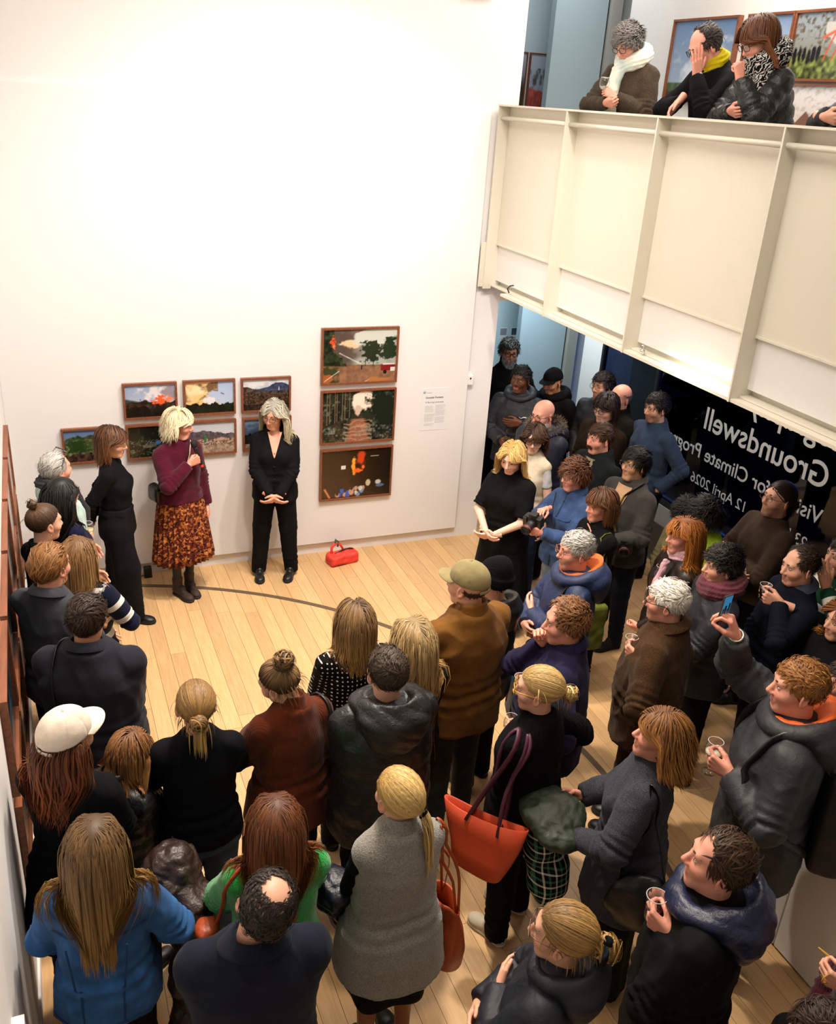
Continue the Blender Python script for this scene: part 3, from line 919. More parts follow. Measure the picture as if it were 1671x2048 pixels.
def make_specs(S, headT, T, s, root):
    sp = S['specs']; c = lin(sp.get('c', '0b0b0c')); m = mat('spectacle_frame', tuple(c), 0.3)
    up = sp.get('up', 0.0)                                           # pushed up on the head
    r = sp.get('r', 0.0215); wide = sp.get('w', 1.12); th = sp.get('t', 0.0024); parts = []
    a = np.linspace(0, 2 * np.pi, 22, endpoint=False)
    Rx = rotm('X', math.radians(58)) if up else np.eye(3)

    def place(p):
        p = np.asarray(p, float)
        if up: return (p - np.array((0, 0.0, 0.012))) @ Rx.T * np.array((1, 1.0, 1)) + np.array((0, -0.002, 0.046))
        return p
    for sd in (-1, 1):
        ce = np.cos(a); se = np.sin(a); q = sp.get('sq', 2.6)
        rx = np.sign(ce) * np.abs(ce) ** (2 / q) * r * wide; rz = np.sign(se) * np.abs(se) ** (2 / q) * r * 0.88
        pts = np.stack([0.034 * sd + rx, 0.1085 - 6.0 * (np.abs(0.034 * sd + rx) - 0.02).clip(0) ** 2, 0.010 + rz], 1)
        parts.append(tube(place(pts), th, 5, True))
        tp = [(0.0595 * sd, 0.098, 0.016), (0.074 * sd, 0.075, 0.015), (0.0845 * sd, 0.01, 0.014), (0.0835 * sd, -0.012, 0.004), (0.080 * sd, -0.022, -0.016)]
        parts.append(tube(place(tp), th * 0.9, 5))
        lv = np.concatenate([pts, pts.mean(0)[None]]); n = len(a)
        lf = np.array([[n, i, (i + 1) % n] for i in range(n)])
        sp.setdefault('_l', []).append((lv, lf))
    br = [(-0.0105, 0.1085, 0.014), (0, 0.111, 0.017), (0.0105, 0.1085, 0.014)]
    parts.append(tube(place(br), th, 5))
    v, f = join(parts)
    o = put('spectacles', mesh_from('spectacles', T(headT(v)) * s, f, True, [m]), root)
    v, f = join(sp.pop('_l'))
    put('lens', mesh_from('lens', T(headT(place(v))) * s, f, True, [LENSM if not sp.get('dark') else mat('dark_lens', (0.02, 0.015, 0.012), 0.1)]), o)


def make_hat(S, headT, T, s, root, rng):
    ht = S['hat']; cm = cloth(lin(ht['c']), ht.get('m', 'cloth'))
    if ht['k'] == 'cap':
        az = math.radians(ht.get('turn', 0)); Rz = rotm('Z', -az)
        def fld(p):
            d = ell(p, (0, -0.012, 0.040), (0.086, 0.106, 0.098))
            return smax(d, (0.030 - 0.10 * (p[:, 1] * 0 + 0.0) - p[:, 2] + 0.25 * p[:, 1] * 1.0 * 0.5), 0.006)
        v, q = surfnets(fld, (-.1, -.13, -.02), (.1, .11, .15), 0.0062)
        # panel seams
        a = np.arctan2(v[:, 0], v[:, 1] + 0.012); k = np.abs(((a / (np.pi / 3)) % 1) - 0.5); nv = vnormals(v, q)
        v = v + nv * (-0.0022 * np.exp(-((0.5 - k) / 0.035) ** 2) + 0.0012 * vnoise(v * 40))[:, None]
        o = put('cap', mesh_from('cap', T(headT(v @ Rz.T)) * s, q, True, [cm]), root)
        nA, nB = 22, 7; V = []
        for j in range(nB):
            t = j / (nB - 1)
            for i in range(nA):
                b = math.radians(-68 + 136 * i / (nA - 1)); rr = 1.0; x = 0.080 * math.sin(b); y = 0.094 * math.cos(b) - 0.012
                ext = 0.078 * t * max(0.0, math.cos(b * 1.1)) ** 0.55
                V.append((x * (1 + .05 * t), y + ext, 0.040 + 0.125 * y * 1.0 - 0.012 * t - 0.25 * (x ** 2) * 14 * t * .35))
        V = np.array(V); top = V + np.array((0, 0, 0.0035)); f = [[j * nA + i, j * nA + i + 1, (j + 1) * nA + i + 1, (j + 1) * nA + i] for j in range(nB - 1) for i in range(nA - 1)]
        f = np.array(f); v2, f2 = join([(top, f[:, ::-1]), (V, f)])
        put('cap_bill', mesh_from('cap_bill', T(headT(v2 @ Rz.T)) * s, f2, True, [cm]), o)
        v, f = lathe([(0, 0.006), (0.007, 0.004), (0.009, 0)], 10); put('cap_button', mesh_from('cap_button', T(headT(v + np.array((0, -0.012, 0.137)))) * s, f, True, [cm]), o)
        st = rotm('Z', -az) @ np.array((0, 0, 0)); a = np.linspace(-0.6, 0.6, 9)
        pts = np.stack([0.082 * np.sin(a), -0.012 - 0.103 * np.cos(a), 0.005 + 0 * a], 1); v, f = tube(pts, 0.009, 6, flat=0.3); put('cap_strap', mesh_from('cap_strap', T(headT(v @ Rz.T)) * s, f, True, [cm]), o)
    else:                                                            # knitted beanie
        def fld(p):
            d = ell(p, (0, -0.016, 0.040), (0.088, 0.108, 0.110)); d = smin(d, ell(p, (0, -0.045, 0.105), (0.062, 0.062, 0.062)), 0.03)
            d = smax(d, 0.018 + 0.12 * (p[:, 1]) - p[:, 2], 0.008)
            cf = np.abs(np.sqrt((p[:, 0] / .089) ** 2 + ((p[:, 1] + .014) / .109) ** 2) - 1) * .09 - .008
            cf = smax(cf, np.abs(p[:, 2] - 0.034 - 0.12 * p[:, 1]) - 0.028, 0.008)
            return smin(d, cf, 0.006)
        v, q = surfnets(fld, (-.115, -.14, -.03), (.115, .115, .19), 0.0065)
        put('beanie', mesh_from('beanie', T(headT(v)) * s, q, True, [cm], gc=v * np.array((1, 1, 1)) * 3), root)


def make_scarf(S, B, T, s, root, rng, nr):
    sc = S['scarf']; cm = cloth(lin(sc['c']), sc.get('m', 'knit')); R0 = nr + sc.get('r', 0.045); th = sc.get('t', 0.034)
    ends = sc.get('ends', [])
    def fld(p):
        q = p - np.array((0, -0.026, 1.475), F32); tl = q[:, 2] + 0.30 * q[:, 1]
        d = np.sqrt((np.sqrt((q[:, 0] / 1.05) ** 2 + q[:, 1] ** 2) - R0) ** 2 + (tl / 1.25) ** 2) - th
        d2 = np.sqrt((np.sqrt((q[:, 0] / 1.05) ** 2 + (q[:, 1] - .01) ** 2) - R0 + .012) ** 2 + ((tl - .035) / 1.2) ** 2) - th * .8
        d = smin(d, d2, 0.012)
        for pts, r in ends:
            for a, b in zip(pts[:-1], pts[1:]):
                d = smin(d, cap(p * np.array((1, 1, 1), F32), a, b, r, r), 0.02)
        return d
    allp = np.array([q for pts, r in ends for q in pts] + [(0.2, 0.2, 1.6), (-0.2, -0.25, 1.35)])
    v, q = surfnets(fld, allp.min(0) - .07, allp.max(0) + .07, 0.0095)
    nv = vnormals(v, q); a = np.arctan2(v[:, 0], v[:, 1])
    v = v + nv * (0.006 * vnoise(v * 24) + 0.004 * np.sin((v[:, 2] + 0.3 * v[:, 1]) * 230 + 3 * np.sin(a * 2)) * (v[:, 2] > 1.42))[:, None]
    put('scarf', mesh_from('scarf', T(v) * s, q, True, [cm], gc=v), root)
# ------------------------------------------------------------------ cloth materials
def cloth(c, kind='cloth'):
    key = ('cloth', kind, tuple(np.round(c, 4)))
    if key in _MC: return _MC[key]
    m, nt, b = nodemat('fabric_' + kind)
    c = np.array(c)
    tc = N(nt, 'ShaderNodeTexCoord'); at = N(nt, 'ShaderNodeAttribute', attribute_name='gc')
    L = nt.links
    rough, sheen, strength, dist = 0.85, 0.05, 0.35, 0.003
    no = N(nt, 'ShaderNodeTexNoise'); setin(no, Scale=420, Detail=3); L.new(tc.outputs['Object'], no.inputs['Vector'])
    h = no.outputs['Fac']
    big = N(nt, 'ShaderNodeTexNoise'); setin(big, Scale=14, Detail=5); L.new(tc.outputs['Object'], big.inputs['Vector'])
    colr = None

    def ramp(src, stops, const=False):
        r = N(nt, 'ShaderNodeValToRGB')
        if const: r.color_ramp.interpolation = 'CONSTANT'
        while len(r.color_ramp.elements) < len(stops): r.color_ramp.elements.new(0.5)
        for e, (p_, cc) in zip(r.color_ramp.elements, stops):
            e.position = p_; e.color = (*cc, 1)
        L.new(src, r.inputs[0]); return r.outputs[0]
    if kind in ('knit', 'rib'):
        w = N(nt, 'ShaderNodeTexWave', wave_type='BANDS', bands_direction='X'); setin(w, Scale=26 if kind == 'knit' else 14, Distortion=1.5 if kind == 'knit' else 0.0, Detail=2)
        L.new(at.outputs['Vector'], w.inputs['Vector'])
        ad = N(nt, 'ShaderNodeMath', operation='ADD'); L.new(w.outputs['Fac'], ad.inputs[0]); L.new(h, ad.inputs[1]); h = ad.outputs[0]
        rough, sheen, strength, dist = 0.95, 0.10, 0.4, 0.003
        colr = ramp(big.outputs['Fac'], [(0.3, c * 0.8), (0.7, np.minimum(c * 1.2, 1))])
    elif kind == 'fleece':
        setin(no, Scale=150, Detail=5); strength, dist, sheen, rough = 0.8, 0.006, 0.4, 0.95
        colr = ramp(no.outputs['Fac'], [(0.3, c * 0.62), (0.62, np.minimum(c * 1.2, 1))])
    elif kind == 'tweed':
        setin(no, Scale=240, Detail=4, Roughness=0.8)
        colr = ramp(no.outputs['Fac'], [(0.36, c * 0.35), (0.5, c), (0.66, np.minimum(c * 2.4, 1))])
        strength = 0.5
    elif kind == 'leather':
        setin(no, Scale=130, Detail=4); rough, sheen, strength, dist = 0.36, 0.0, 0.25, 0.002
    elif kind == 'puffer':
        setin(no, Scale=28, Detail=4, Distortion=1.2); rough, sheen, strength, dist = 0.42, 0.0, 0.5, 0.012
    elif kind == 'nylon':
        setin(no, Scale=18, Detail=4, Distortion=1.0); rough, sheen, strength, dist = 0.62, 0.0, 0.4, 0.012
    elif kind == 'denim':
        w = N(nt, 'ShaderNodeTexNoise'); setin(w, Scale=90, Detail=4)
        colr = ramp(big.outputs['Fac'], [(0.3, c * 0.72), (0.55, c), (0.75, np.minimum(c * 1.45, 1))])
        strength = 0.4
    elif kind == 'dots':
        vo = N(nt, 'ShaderNodeTexVoronoi', feature='F1', voronoi_dimensions='2D'); setin(vo, Scale=40, Randomness=0.15)
        sx = N(nt, 'ShaderNodeSeparateXYZ'); cx_ = N(nt, 'ShaderNodeCombineXYZ'); L.new(tc.outputs['Object'], sx.inputs[0]); L.new(sx.outputs['X'], cx_.inputs['X']); L.new(sx.outputs['Z'], cx_.inputs['Y']); L.new(cx_.outputs[0], vo.inputs['Vector'])
        colr = ramp(vo.outputs['Distance'], [(0.0, np.array((0.75, 0.74, 0.72))), (0.17, c)], True)
    elif kind == 'floral':
        vo = N(nt, 'ShaderNodeTexVoronoi', feature='SMOOTH_F1'); setin(vo, Scale=55, Randomness=1, Smoothness=0.25)
        n3 = N(nt, 'ShaderNodeTexNoise'); setin(n3, Scale=60, Detail=3, Distortion=1.5); L.new(at.outputs['Vector'], n3.inputs['Vector'])
        L.new(at.outputs['Vector'], vo.inputs['Vector'])
        ad = N(nt, 'ShaderNodeMath', operation='ADD'); L.new(vo.outputs['Color'], ad.inputs[0]); L.new(n3.outputs['Fac'], ad.inputs[1])
        ml = N(nt, 'ShaderNodeMath', operation='MULTIPLY'); ml.inputs[1].default_value = 0.6; L.new(ad.outputs[0], ml.inputs[0])
        colr = ramp(ml.outputs[0], [(0.0, lin('170d0b')), (0.42, lin('6a2416')), (0.53, lin('2c100d')), (0.64, lin('a05626')), (0.78, lin('c08248'))], True)
        rough = 0.7
    elif kind == 'stripe':
        sx = N(nt, 'ShaderNodeSeparateXYZ'); L.new(at.outputs['Vector'], sx.inputs[0])
        mu = N(nt, 'ShaderNodeMath', operation='MULTIPLY'); mu.inputs[1].default_value = 8.5; L.new(sx.outputs['Y'], mu.inputs[0])
        fr = N(nt, 'ShaderNodeMath', operation='FRACT'); L.new(mu.outputs[0], fr.inputs[0])
        colr = ramp(fr.outputs[0], [(0.0, c), (0.66, np.array((0.72, 0.68, 0.6)))], True)
    elif kind == 'animal':
        n3 = N(nt, 'ShaderNodeTexWave', wave_type='BANDS', bands_direction='DIAGONAL'); setin(n3, Scale=16, Distortion=14, Detail=2); n3.inputs['Detail Scale'].default_value = 1.6
        L.new(tc.outputs['Object'], n3.inputs['Vector'])
        colr = ramp(n3.outputs['Fac'], [(0.0, c), (0.70, np.array((0.5, 0.48, 0.44)))], True)
    elif kind == 'tartan':
        sx = N(nt, 'ShaderNodeSeparateXYZ'); L.new(tc.outputs['Object'], sx.inputs[0]); outs = []
        for ax in ('X', 'Y', 'Z'):
            mu = N(nt, 'ShaderNodeMath', operation='MULTIPLY'); mu.inputs[1].default_value = 17; L.new(sx.outputs[ax], mu.inputs[0])
            fr = N(nt, 'ShaderNodeMath', operation='FRACT'); L.new(mu.outputs[0], fr.inputs[0])
            outs.append(ramp(fr.outputs[0], [(0, (0, 0, 0)), (0.30, (0.03, 0.10, 0.06)), (0.48, (0, 0, 0)), (0.86, (0.45, 0.45, 0.40))], True))
        m1 = N(nt, 'ShaderNodeMix', data_type='RGBA', blend_type='ADD'); m1.inputs['Factor'].default_value = 1
        L.new(outs[0], m1.inputs['A']); L.new(outs[2], m1.inputs['B'])
        m2 = N(nt, 'ShaderNodeMix', data_type='RGBA', blend_type='ADD'); m2.inputs['Factor'].default_value = 1
        L.new(m1.outputs['Result'], m2.inputs['A']); m2.inputs['B'].default_value = (*c, 1); colr = m2.outputs['Result']
    elif kind == 'gradient':
        colr = ramp(big.outputs['Fac'], [(0.42, lin('f0e8d2')), (0.6, lin('b9d8d8'))]); setin(big, Scale=5); sheen = 0.5; setin(no, Scale=160, Detail=4); strength = 0.6
    if colr is None:
        colr = ramp(big.outputs['Fac'], [(0.3, c * 0.85), (0.7, np.minimum(c * 1.15, 1))])
    L.new(colr, b.inputs['Base Color'])
    bp = N(nt, 'ShaderNodeBump'); setin(bp, Strength=strength, Distance=dist); L.new(h, bp.inputs['Height']); L.new(bp.outputs['Normal'], b.inputs['Normal'])
    setin(b, Roughness=rough); b.inputs['Sheen Weight'].default_value = sheen if np.max(c) > 0.02 else 0.0
    b.inputs['Sheen Roughness'].default_value = 0.5
    b.inputs['Specular IOR Level'].default_value = 0.5 if kind in ('leather', 'puffer', 'nylon') else 0.12
    _MC[key] = m
    return m


def hair_mat(c):
    key = ('hair', tuple(np.round(c, 4)))
    if key in _MC: return _MC[key]
    m, nt, b = nodemat('hair')
    a = N(nt, 'ShaderNodeAttribute', attribute_name='Col')
    ge = N(nt, 'ShaderNodeNewGeometry'); mr = N(nt, 'ShaderNodeMapRange'); mr.inputs['To Min'].default_value = 0.78; mr.inputs['To Max'].default_value = 1.5
    nt.links.new(ge.outputs['Random Per Island'], mr.inputs['Value'])
    hs = N(nt, 'ShaderNodeHueSaturation'); nt.links.new(mr.outputs[0], hs.inputs['Value']); nt.links.new(a.outputs['Color'], hs.inputs['Color'])
    nt.links.new(hs.outputs[0], b.inputs['Base Color']); setin(b, Roughness=0.5)
    b.inputs['Specular IOR Level'].default_value = 0.3
    _MC[key] = m
    return m


SKINM = attr_mat('skin', 0.48, sss=0.0, bump=0.15, bscale=300, spec=0.4)
EYEM = attr_mat('eye', 0.15)
SKINS = {'light': lin('dba78c'), 'rosy': lin('df9f88'), 'tan': lin('c08a68'), 'dark': lin('5f3823'), 'asian': lin('d3a27f'), 'pale': lin('e3b8a2')}
LENSM = glass_mat('lens_glass', (0.92, 0.94, 0.95))

# body profile: z, half width, half depth, y offset  (for a height of 1.72)
PROF_M = np.array([(0.60, .185, .135, 0), (0.80, .180, .135, 0), (0.92, .178, .132, 0), (1.05, .166, .122, .004), (1.17, .172, .125, .006), (1.28, .178, .120, 0), (1.36, .140, .096, -.012), (1.42, .088, .074, -.022), (1.50, .054, .054, -.030)])
PROF_F = np.array([(0.60, .190, .140, 0), (0.80, .186, .140, 0), (0.92, .182, .134, 0), (1.05, .148, .112, .004), (1.16, .150, .114, .010), (1.26, .154, .116, .008), (1.35, .122, .088, -.010), (1.41, .076, .066, -.022), (1.49, .049, .052, -.030)])
HEADZ = 1.597


class Body:
    pass


def torso_sdf(q, prof, e, bw, flare=0.0):
    z = q[:, 2]
    a = np.interp(z, prof[:, 0], prof[:, 1]) * bw + e; bb = np.interp(z, prof[:, 0], prof[:, 2]) * bw + e; cy = np.interp(z, prof[:, 0], prof[:, 3])
    if flare:
        k = np.clip((1.05 - z) / 0.4, 0, 1.5) * flare
        a = a + k; bb = bb + k
    x = q[:, 0] / a; y = (q[:, 1] - cy) / bb
    return ((np.abs(x) ** 2.3 + np.abs(y) ** 2.3 + 1e-9) ** (1 / 2.3) - 1) * np.minimum(a, bb)


ARMS = {  # wrist (x outwards), elbow hint, hand pose, thumb direction, finger direction or None
    'down': ((0.245, 0.03, 0.80), (0.3, -0.5, 0), 'relax', (0, 1, 0), (0, 0.1, -1)),
    'front': ((0.035, 0.215, 0.90), (1, -0.35, -0.2), 'relax', (0, 0.6, 0.8), (-0.85, 0.2, -0.55)),
    'behind': ((0.03, -0.19, 0.93), (1, -0.5, 0), 'relax', (0, -0.4, 1), (-1, 0, -0.3)),
    'crossed': ((-0.035, 0.215, 1.13), (1, 0.1, -0.6), 'relax', (0.2, 0.2, 1), (-1, 0.10, 0.15)),
    'crossed2': ((-0.035, 0.265, 1.085), (1, 0.1, -0.6), 'relax', (0.2, 0.2, 1), (-1, -0.05, 0.05)),
    'hold': ((0.085, 0.30, 1.18), (0.8, -0.3, -0.8), 'grip', (0.1, -0.15, 1), (-0.35, 1, 0.25)),
    'holdlow': ((0.10, 0.29, 1.05), (0.8, -0.4, -0.6), 'grip', (0.1, 0, 1), (-0.4, 1, 0.1)),
    'holdhigh': ((0.09, 0.27, 1.30), (0.8, -0.2, -1), 'grip', (0.1, -0.25, 1), (-0.35, 0.9, 0.5)),
    'chin': ((0.06, 0.19, 1.36), (0.5, 0.2, -1), 'fist', (0, -1, 0.3), (-0.35, 0.1, 1)),
    'pocket': ((0.235, 0.06, 0.93), (0.8, -1, 0), None, (0, 1, 0), (0, 0.2, -1)),
    'mic': ((0.02, 0.24, 1.29), (0.9, 0.1, -0.9), 'fist', (0, 0.1, 1), (-0.8, 0.35, 0.45)),
}


def rings_normals(v, f): return v


def build_person(**S):
    """one person: an Empty with body, hair, clothing ... as children. Returns placement helpers."""
    rng = np.random.default_rng(S.get('seed', abs(hash(S['id'])) % 1 + sum(ord(ch) * (i + 3) for i, ch in enumerate(S['id']))))
    h = S['h']; s = h / 1.72; male = S.get('sex', 'm') == 'm'; bw = S.get('bw', 1.0)
    fine = S.get('fine', False)
    prof = (PROF_M if male else PROF_F).copy(); prof[:, 1:] *= 1.0
    if S.get('belly'):
        k = np.exp(-((prof[:, 0] - 1.08) / 0.16) ** 2) * S['belly']; prof[:, 2] += k; prof[:, 1] += k * 0.7; prof[:, 3] += k * 0.6
    lean = math.radians(S.get('lean', 0)); side_lean = math.radians(S.get('slean', 0)); twist = math.radians(S.get('twist', 0))
    RL = rotm('Z', -twist) @ rotm('X', -lean) @ rotm('Y', side_lean)
    piv = np.array((0, 0, 0.93))
    def T(p): return (np.asarray(p) - piv) @ RL.T + piv            # upper-body frame -> person frame (unscaled)
    def Tinv(p): return (np.asarray(p) - piv) @ RL + piv
    hy, hp, hr = [math.radians(a) for a in S.get('head', (0, 0, 0))]   # yaw to the right +, pitch down +, roll to the right +
    HR = rotm('Z', -hy) @ rotm('X', -hp) @ rotm('Y', hr)
    hc0 = np.array((0, 0.0, HEADZ)); npv = hc0 + np.array((0, -0.028, -0.13))
    hs = S.get('hs', 1.06)                                          # head size
    def headT(p):                                                    # head frame -> upper frame (rigid)
        return (np.asarray(p) * hs - np.array((0, -0.028, -0.13))) @ HR.T + npv
    # --- root placement: crown at the given pixel
    crown = T(headT(np.array([[0, -0.012, 0.128]])))[0]
    if 'wx' in S:                                                    # stands at a known distance from the girder: the crown fixes the height
        d_ = ray(*S['px']); s = (CAM_H + d_[2] * S['wx'] / d_[0] - S.get('z0', 0)) / crown[2]
    crown = crown * s
    th = math.radians(S['face'])
    def W(p):                                                        # person frame (scaled) -> world offset
        p = np.asarray(p); return np.stack([p[..., 0] * math.cos(th) + p[..., 1] * math.sin(th), -p[..., 0] * math.sin(th) + p[..., 1] * math.cos(th), p[..., 2]], -1)
    z0 = S.get('z0', 0.0)
    if 'px' in S:
        top = atz(S['px'][0], S['px'][1], z0 + crown[2])
        org = top - W(crown); org[2] = z0
    else:
        org = np.array((*S['xy'], z0)); org[:2] -= 0
    root = empty(S.get('name', 'person'), tuple(org), -th, S['label'], 'person', S.get('group', 'visitors at the gallery talk'))
    B = Body(); B.root = root; B.org = org; B.W = lambda p: org + W(p); B.s = s; B.T = T; B.headT = headT; B.th = th; B.RL = RL; B.HR = HR; B.npv = npv; B.hs = hs
    skin = SKINS[S.get('skin', 'light')]
    # --- arms
    sw = (0.176 if male else 0.156) * (0.6 + 0.4 * bw) + (0.006 if male else 0); zs = 1.358 if male else 1.350
    l1, l2 = 0.285, 0.255
    arms = S.get('arms', ('down', 'down'))
    limb = []; B.grip = [None, None]
    for i, sd in enumerate((-1, 1)):                                 # 0 = left (-x), 1 = right (+x)
        A = arms[i]
        if isinstance(A, str): A = ARMS[A]
        if isinstance(A, dict):
            base = ARMS[A.get('like', 'hold')]
            iW = lambda v: np.array([v[0] * math.cos(th) - v[1] * math.sin(th), v[0] * math.sin(th) + v[1] * math.cos(th), v[2]])
            co = Tinv(iW(np.array((0, 0, CAM_H)) - org)[None] / s)[0]; cd = iW(ray(*A['px'])) @ RL
            ax = 0 if 'x' in A else (1 if 'y' in A else 2); val = A['x'] * sd if ax == 0 else A.get('y', A.get('z'))
            hp_ = co + cd * (val - co[ax]) / cd[ax]
            fd0 = np.array(A.get('f', base[4]), float) * np.array((sd, 1, 1)); fd0 /= np.linalg.norm(fd0)
            wr = hp_ - fd0 * 0.085
            A = (wr * np.array((sd, 1, 1)), A.get('pole', base[1]), A.get('pose', base[2]), A.get('t', base[3]), A.get('f', base[4]))
        elif isinstance(A, tuple) and isinstance(A[0], str): A = ARMS[A[0]][:0] + tuple(b if b is not None else a for a, b in zip(ARMS[A[0]], A[1:] + (None,) * 5))
        m = np.array((sd, 1, 1.0))
        Wp = np.array(A[0], float) * m; pole = np.array(A[1], float) * m
        Sh = np.array((sw * sd, -0.008, zs))
        d = Wp - Sh; L = np.linalg.norm(d); Lm = l1 + l2 - 0.004
        if L > Lm: Wp = Sh + d * Lm / L; L = Lm
        dn = (Wp - Sh) / L; a_ = (l1 * l1 - l2 * l2 + L * L) / (2 * L); hh = math.sqrt(max(l1 * l1 - a_ * a_, 0))
        pp = pole - dn * (pole @ dn); pp /= np.linalg.norm(pp) + 1e-9
        E = Sh + dn * a_ + pp * hh
        fd = np.array(A[4], float) * m if len(A) > 4 and A[4] is not None else Wp - E
        fa = (Wp - E) / np.linalg.norm(Wp - E); fd = fd / np.linalg.norm(fd)
        limb.append((Sh, E, Wp, A[2], fd, np.array(A[3], float) * m, sd))
    B.limb = limb
    top = S['top']; tk = top.get('k', 'cloth'); e = top.get('e', 0.016); hem = top.get('hem', 0.90)
    slv = top.get('slv', 1.0)                                        # 1 long, .5 elbow, 0 none
    # --- body skin (neck, hidden torso, arms when bare, legs when bare)
    bareleg = S['bot'].get('k') in ('skirt', 'mini'); bare = slv < 0.9
    vox = 0.016 if (bare or bareleg) else 0.022

    def bodyf(p):
        d = torso_sdf(p, prof, -0.012, bw)
        d = smax(d, p[:, 2] - 1.455, 0.02); d = smax(d, 0.80 - p[:, 2], 0.02)
        for sd in (-1, 1): d = smin(d, cap(p, (0.02 * sd, -.026, 1.412), (sw * .9 * sd, -.012, zs), 0.036, 0.040), 0.03)
        for Sh, E, Wp, pose, fd, tdir, sd in limb:
            d = smin(d, cap(p, Sh, E, 0.046, 0.040), 0.02); d = smin(d, cap(p, E, Wp, 0.038, 0.0265), 0.01)
        return d
    ex = np.array([l[k] for l in limb for k in (0, 1, 2)])
    lo = np.minimum(ex.min(0) - 0.07, (-0.26, -0.22, 0.77)); hi = np.maximum(ex.max(0) + 0.07, (0.26, 0.24, 1.50))
    Vb, Qb = surfnets(bodyf, lo, hi, vox)
    pieces = [(T(Vb), Qb, np.tile(skin, (len(Vb), 1)))]
    # legs
    stance = S.get('stance', 0.10); fsp = S.get('feet', None) or ((-stance, 0.0, 8), (stance, 0.02, -8))
    legs = []
    for (fx, fy, fang), sd in zip(fsp, (-1, 1)):
        hipj = np.array((0.088 * sd, 0, 0.90)); ank = np.array((fx, fy - 0.02, 0.085)); kn = (hipj + ank) / 2 + np.array((0.0, 0.025, 0.02))
        legs.append((hipj, kn, ank, fang))
    if S.get('seated'):
        legs = []
        for sd in (-1, 1):
            hj = np.array((0.09 * sd, 0, 0.90)); kn = hj + np.array((0.03 * sd, 0.42, 0.0)); legs.append((hj, kn, kn + np.array((0, 0.0, -0.42)), 0))
    if bareleg:
        def legf(p):
            d = None
            for hj, kn, an, _ in legs:
                c = smin(cap(p, hj, kn, 0.078, 0.052), cap(p, kn, an, 0.050, 0.034), 0.02); d = c if d is None else np.minimum(d, c)
            return d
        Vl, Ql = surfnets(legf, (-0.28, -0.17, 0.03), (0.28, 0.22, 1.0), 0.016)
        lc = lin(S['bot'].get('tights')) if S['bot'].get('tights') else skin
        pieces.append((Vl, Ql, np.tile(lc, (len(Vl), 1))))
    # hands
    for Sh, E, Wp, pose, fd, tdir, sd in limb:
        if pose is None: continue
        Vh, Qh = get_hand(pose, sd, fine)
        hb = hand_basis(sd, fd, tdir); hsz = 1.0 if male else 0.93
        Vw = (Vh * hsz) @ hb.T + Wp
        pieces.append((T(Vw), Qh, np.tile(skin * np.array((1.02, .93, .92)), (len(Vw), 1))))
        g = Wp + hb @ (np.array((0.0, 0.098, -0.036)) * hsz)
        B.grip[0 if sd < 0 else 1] = (B.W(T(g[None])[0] * s), W(T(hb[:, 0][None] + piv)[0] - piv) * (-sd), W(T(hb[:, 1][None] + piv)[0] - piv), W(T(hb[:, 2][None] + piv)[0] - piv))
    # head: neck bends smoothly
    Vh, Qh = get_head(male, fine)
    w = np.clip((Vh[:, 2] + 0.185) / 0.115, 0, 1); w = w * w * (3 - 2 * w)
    rigid = headT(Vh); rest = Vh * np.array((1, 1, 1)) + hc0
    Vhead = rest * (1 - w[:, None]) + rigid * w[:, None]
    ch = np.tile(skin, (len(Vh), 1))
    vh32 = Vh.astype(F32)
    ld = np.minimum(cap(vh32, (-0.019, 0.084, -0.059), (0.019, 0.084, -0.059), 0.003, 0.003), cap(vh32, (-0.015, 0.084, -0.068), (0.015, 0.084, -0.068), 0.003, 0.003))
    lip = np.clip(1 - ld / 0.005, 0, 1) * 0.4
    lipc = lin(S.get('lips', 'b5625c'))
    ch = ch * (1 - np.clip(lip * 2.2, 0, 0.85)[:, None]) + lipc * np.clip(lip * 2.2, 0, 0.85)[:, None]
    red = np.exp(-((np.abs(Vh[:, 0]) - 0.04) ** 2 + (Vh[:, 1] - 0.075) ** 2 + (Vh[:, 2] + 0.02) ** 2) / 0.0009) + 0.7 * (np.abs(Vh[:, 0]) > 0.076) + np.exp(-(Vh[:, 0] ** 2 + (Vh[:, 1] - 0.12) ** 2 + (Vh[:, 2] + 0.02) ** 2) / 0.0003)
    ch = ch * (1 - np.clip(red, 0, 1)[:, None] * np.array((0.02, 0.16, 0.15)))
    if S.get('stubble'):
        sc = lin(S['stubble'][0]); k = np.clip((-0.035 - Vh[:, 2]) / 0.02, 0, 1) * np.clip((Vh[:, 1] + 0.01) / 0.03, 0, 1) * np.clip((Vh[:, 2] + 0.13) / 0.01, 0, 1) * S['stubble'][1] * (1 - np.clip(lip * 3, 0, 1))
        ch = ch * (1 - k[:, None]) + sc * k[:, None]
    pieces.append((T(Vhead), Qh, ch))
    n = 0; VV, QQ, CC = [], [], []
    for v, q, c in pieces:
        VV.append(v); QQ.append(q + n); CC.append(c); n += len(v)
    body = put('body', mesh_from('body', np.concatenate(VV) * s, np.concatenate(QQ), True, [SKINM], np.concatenate(CC)), root)
    facev = S.get('facev', True)

    def part(name, v, q, m, par=None, upper=True, **kw):
        return put(name, mesh_from(name, (T(v) if upper else np.asarray(v)) * s, q, True, [m] if not isinstance(m, list) else m, **kw), par or root)

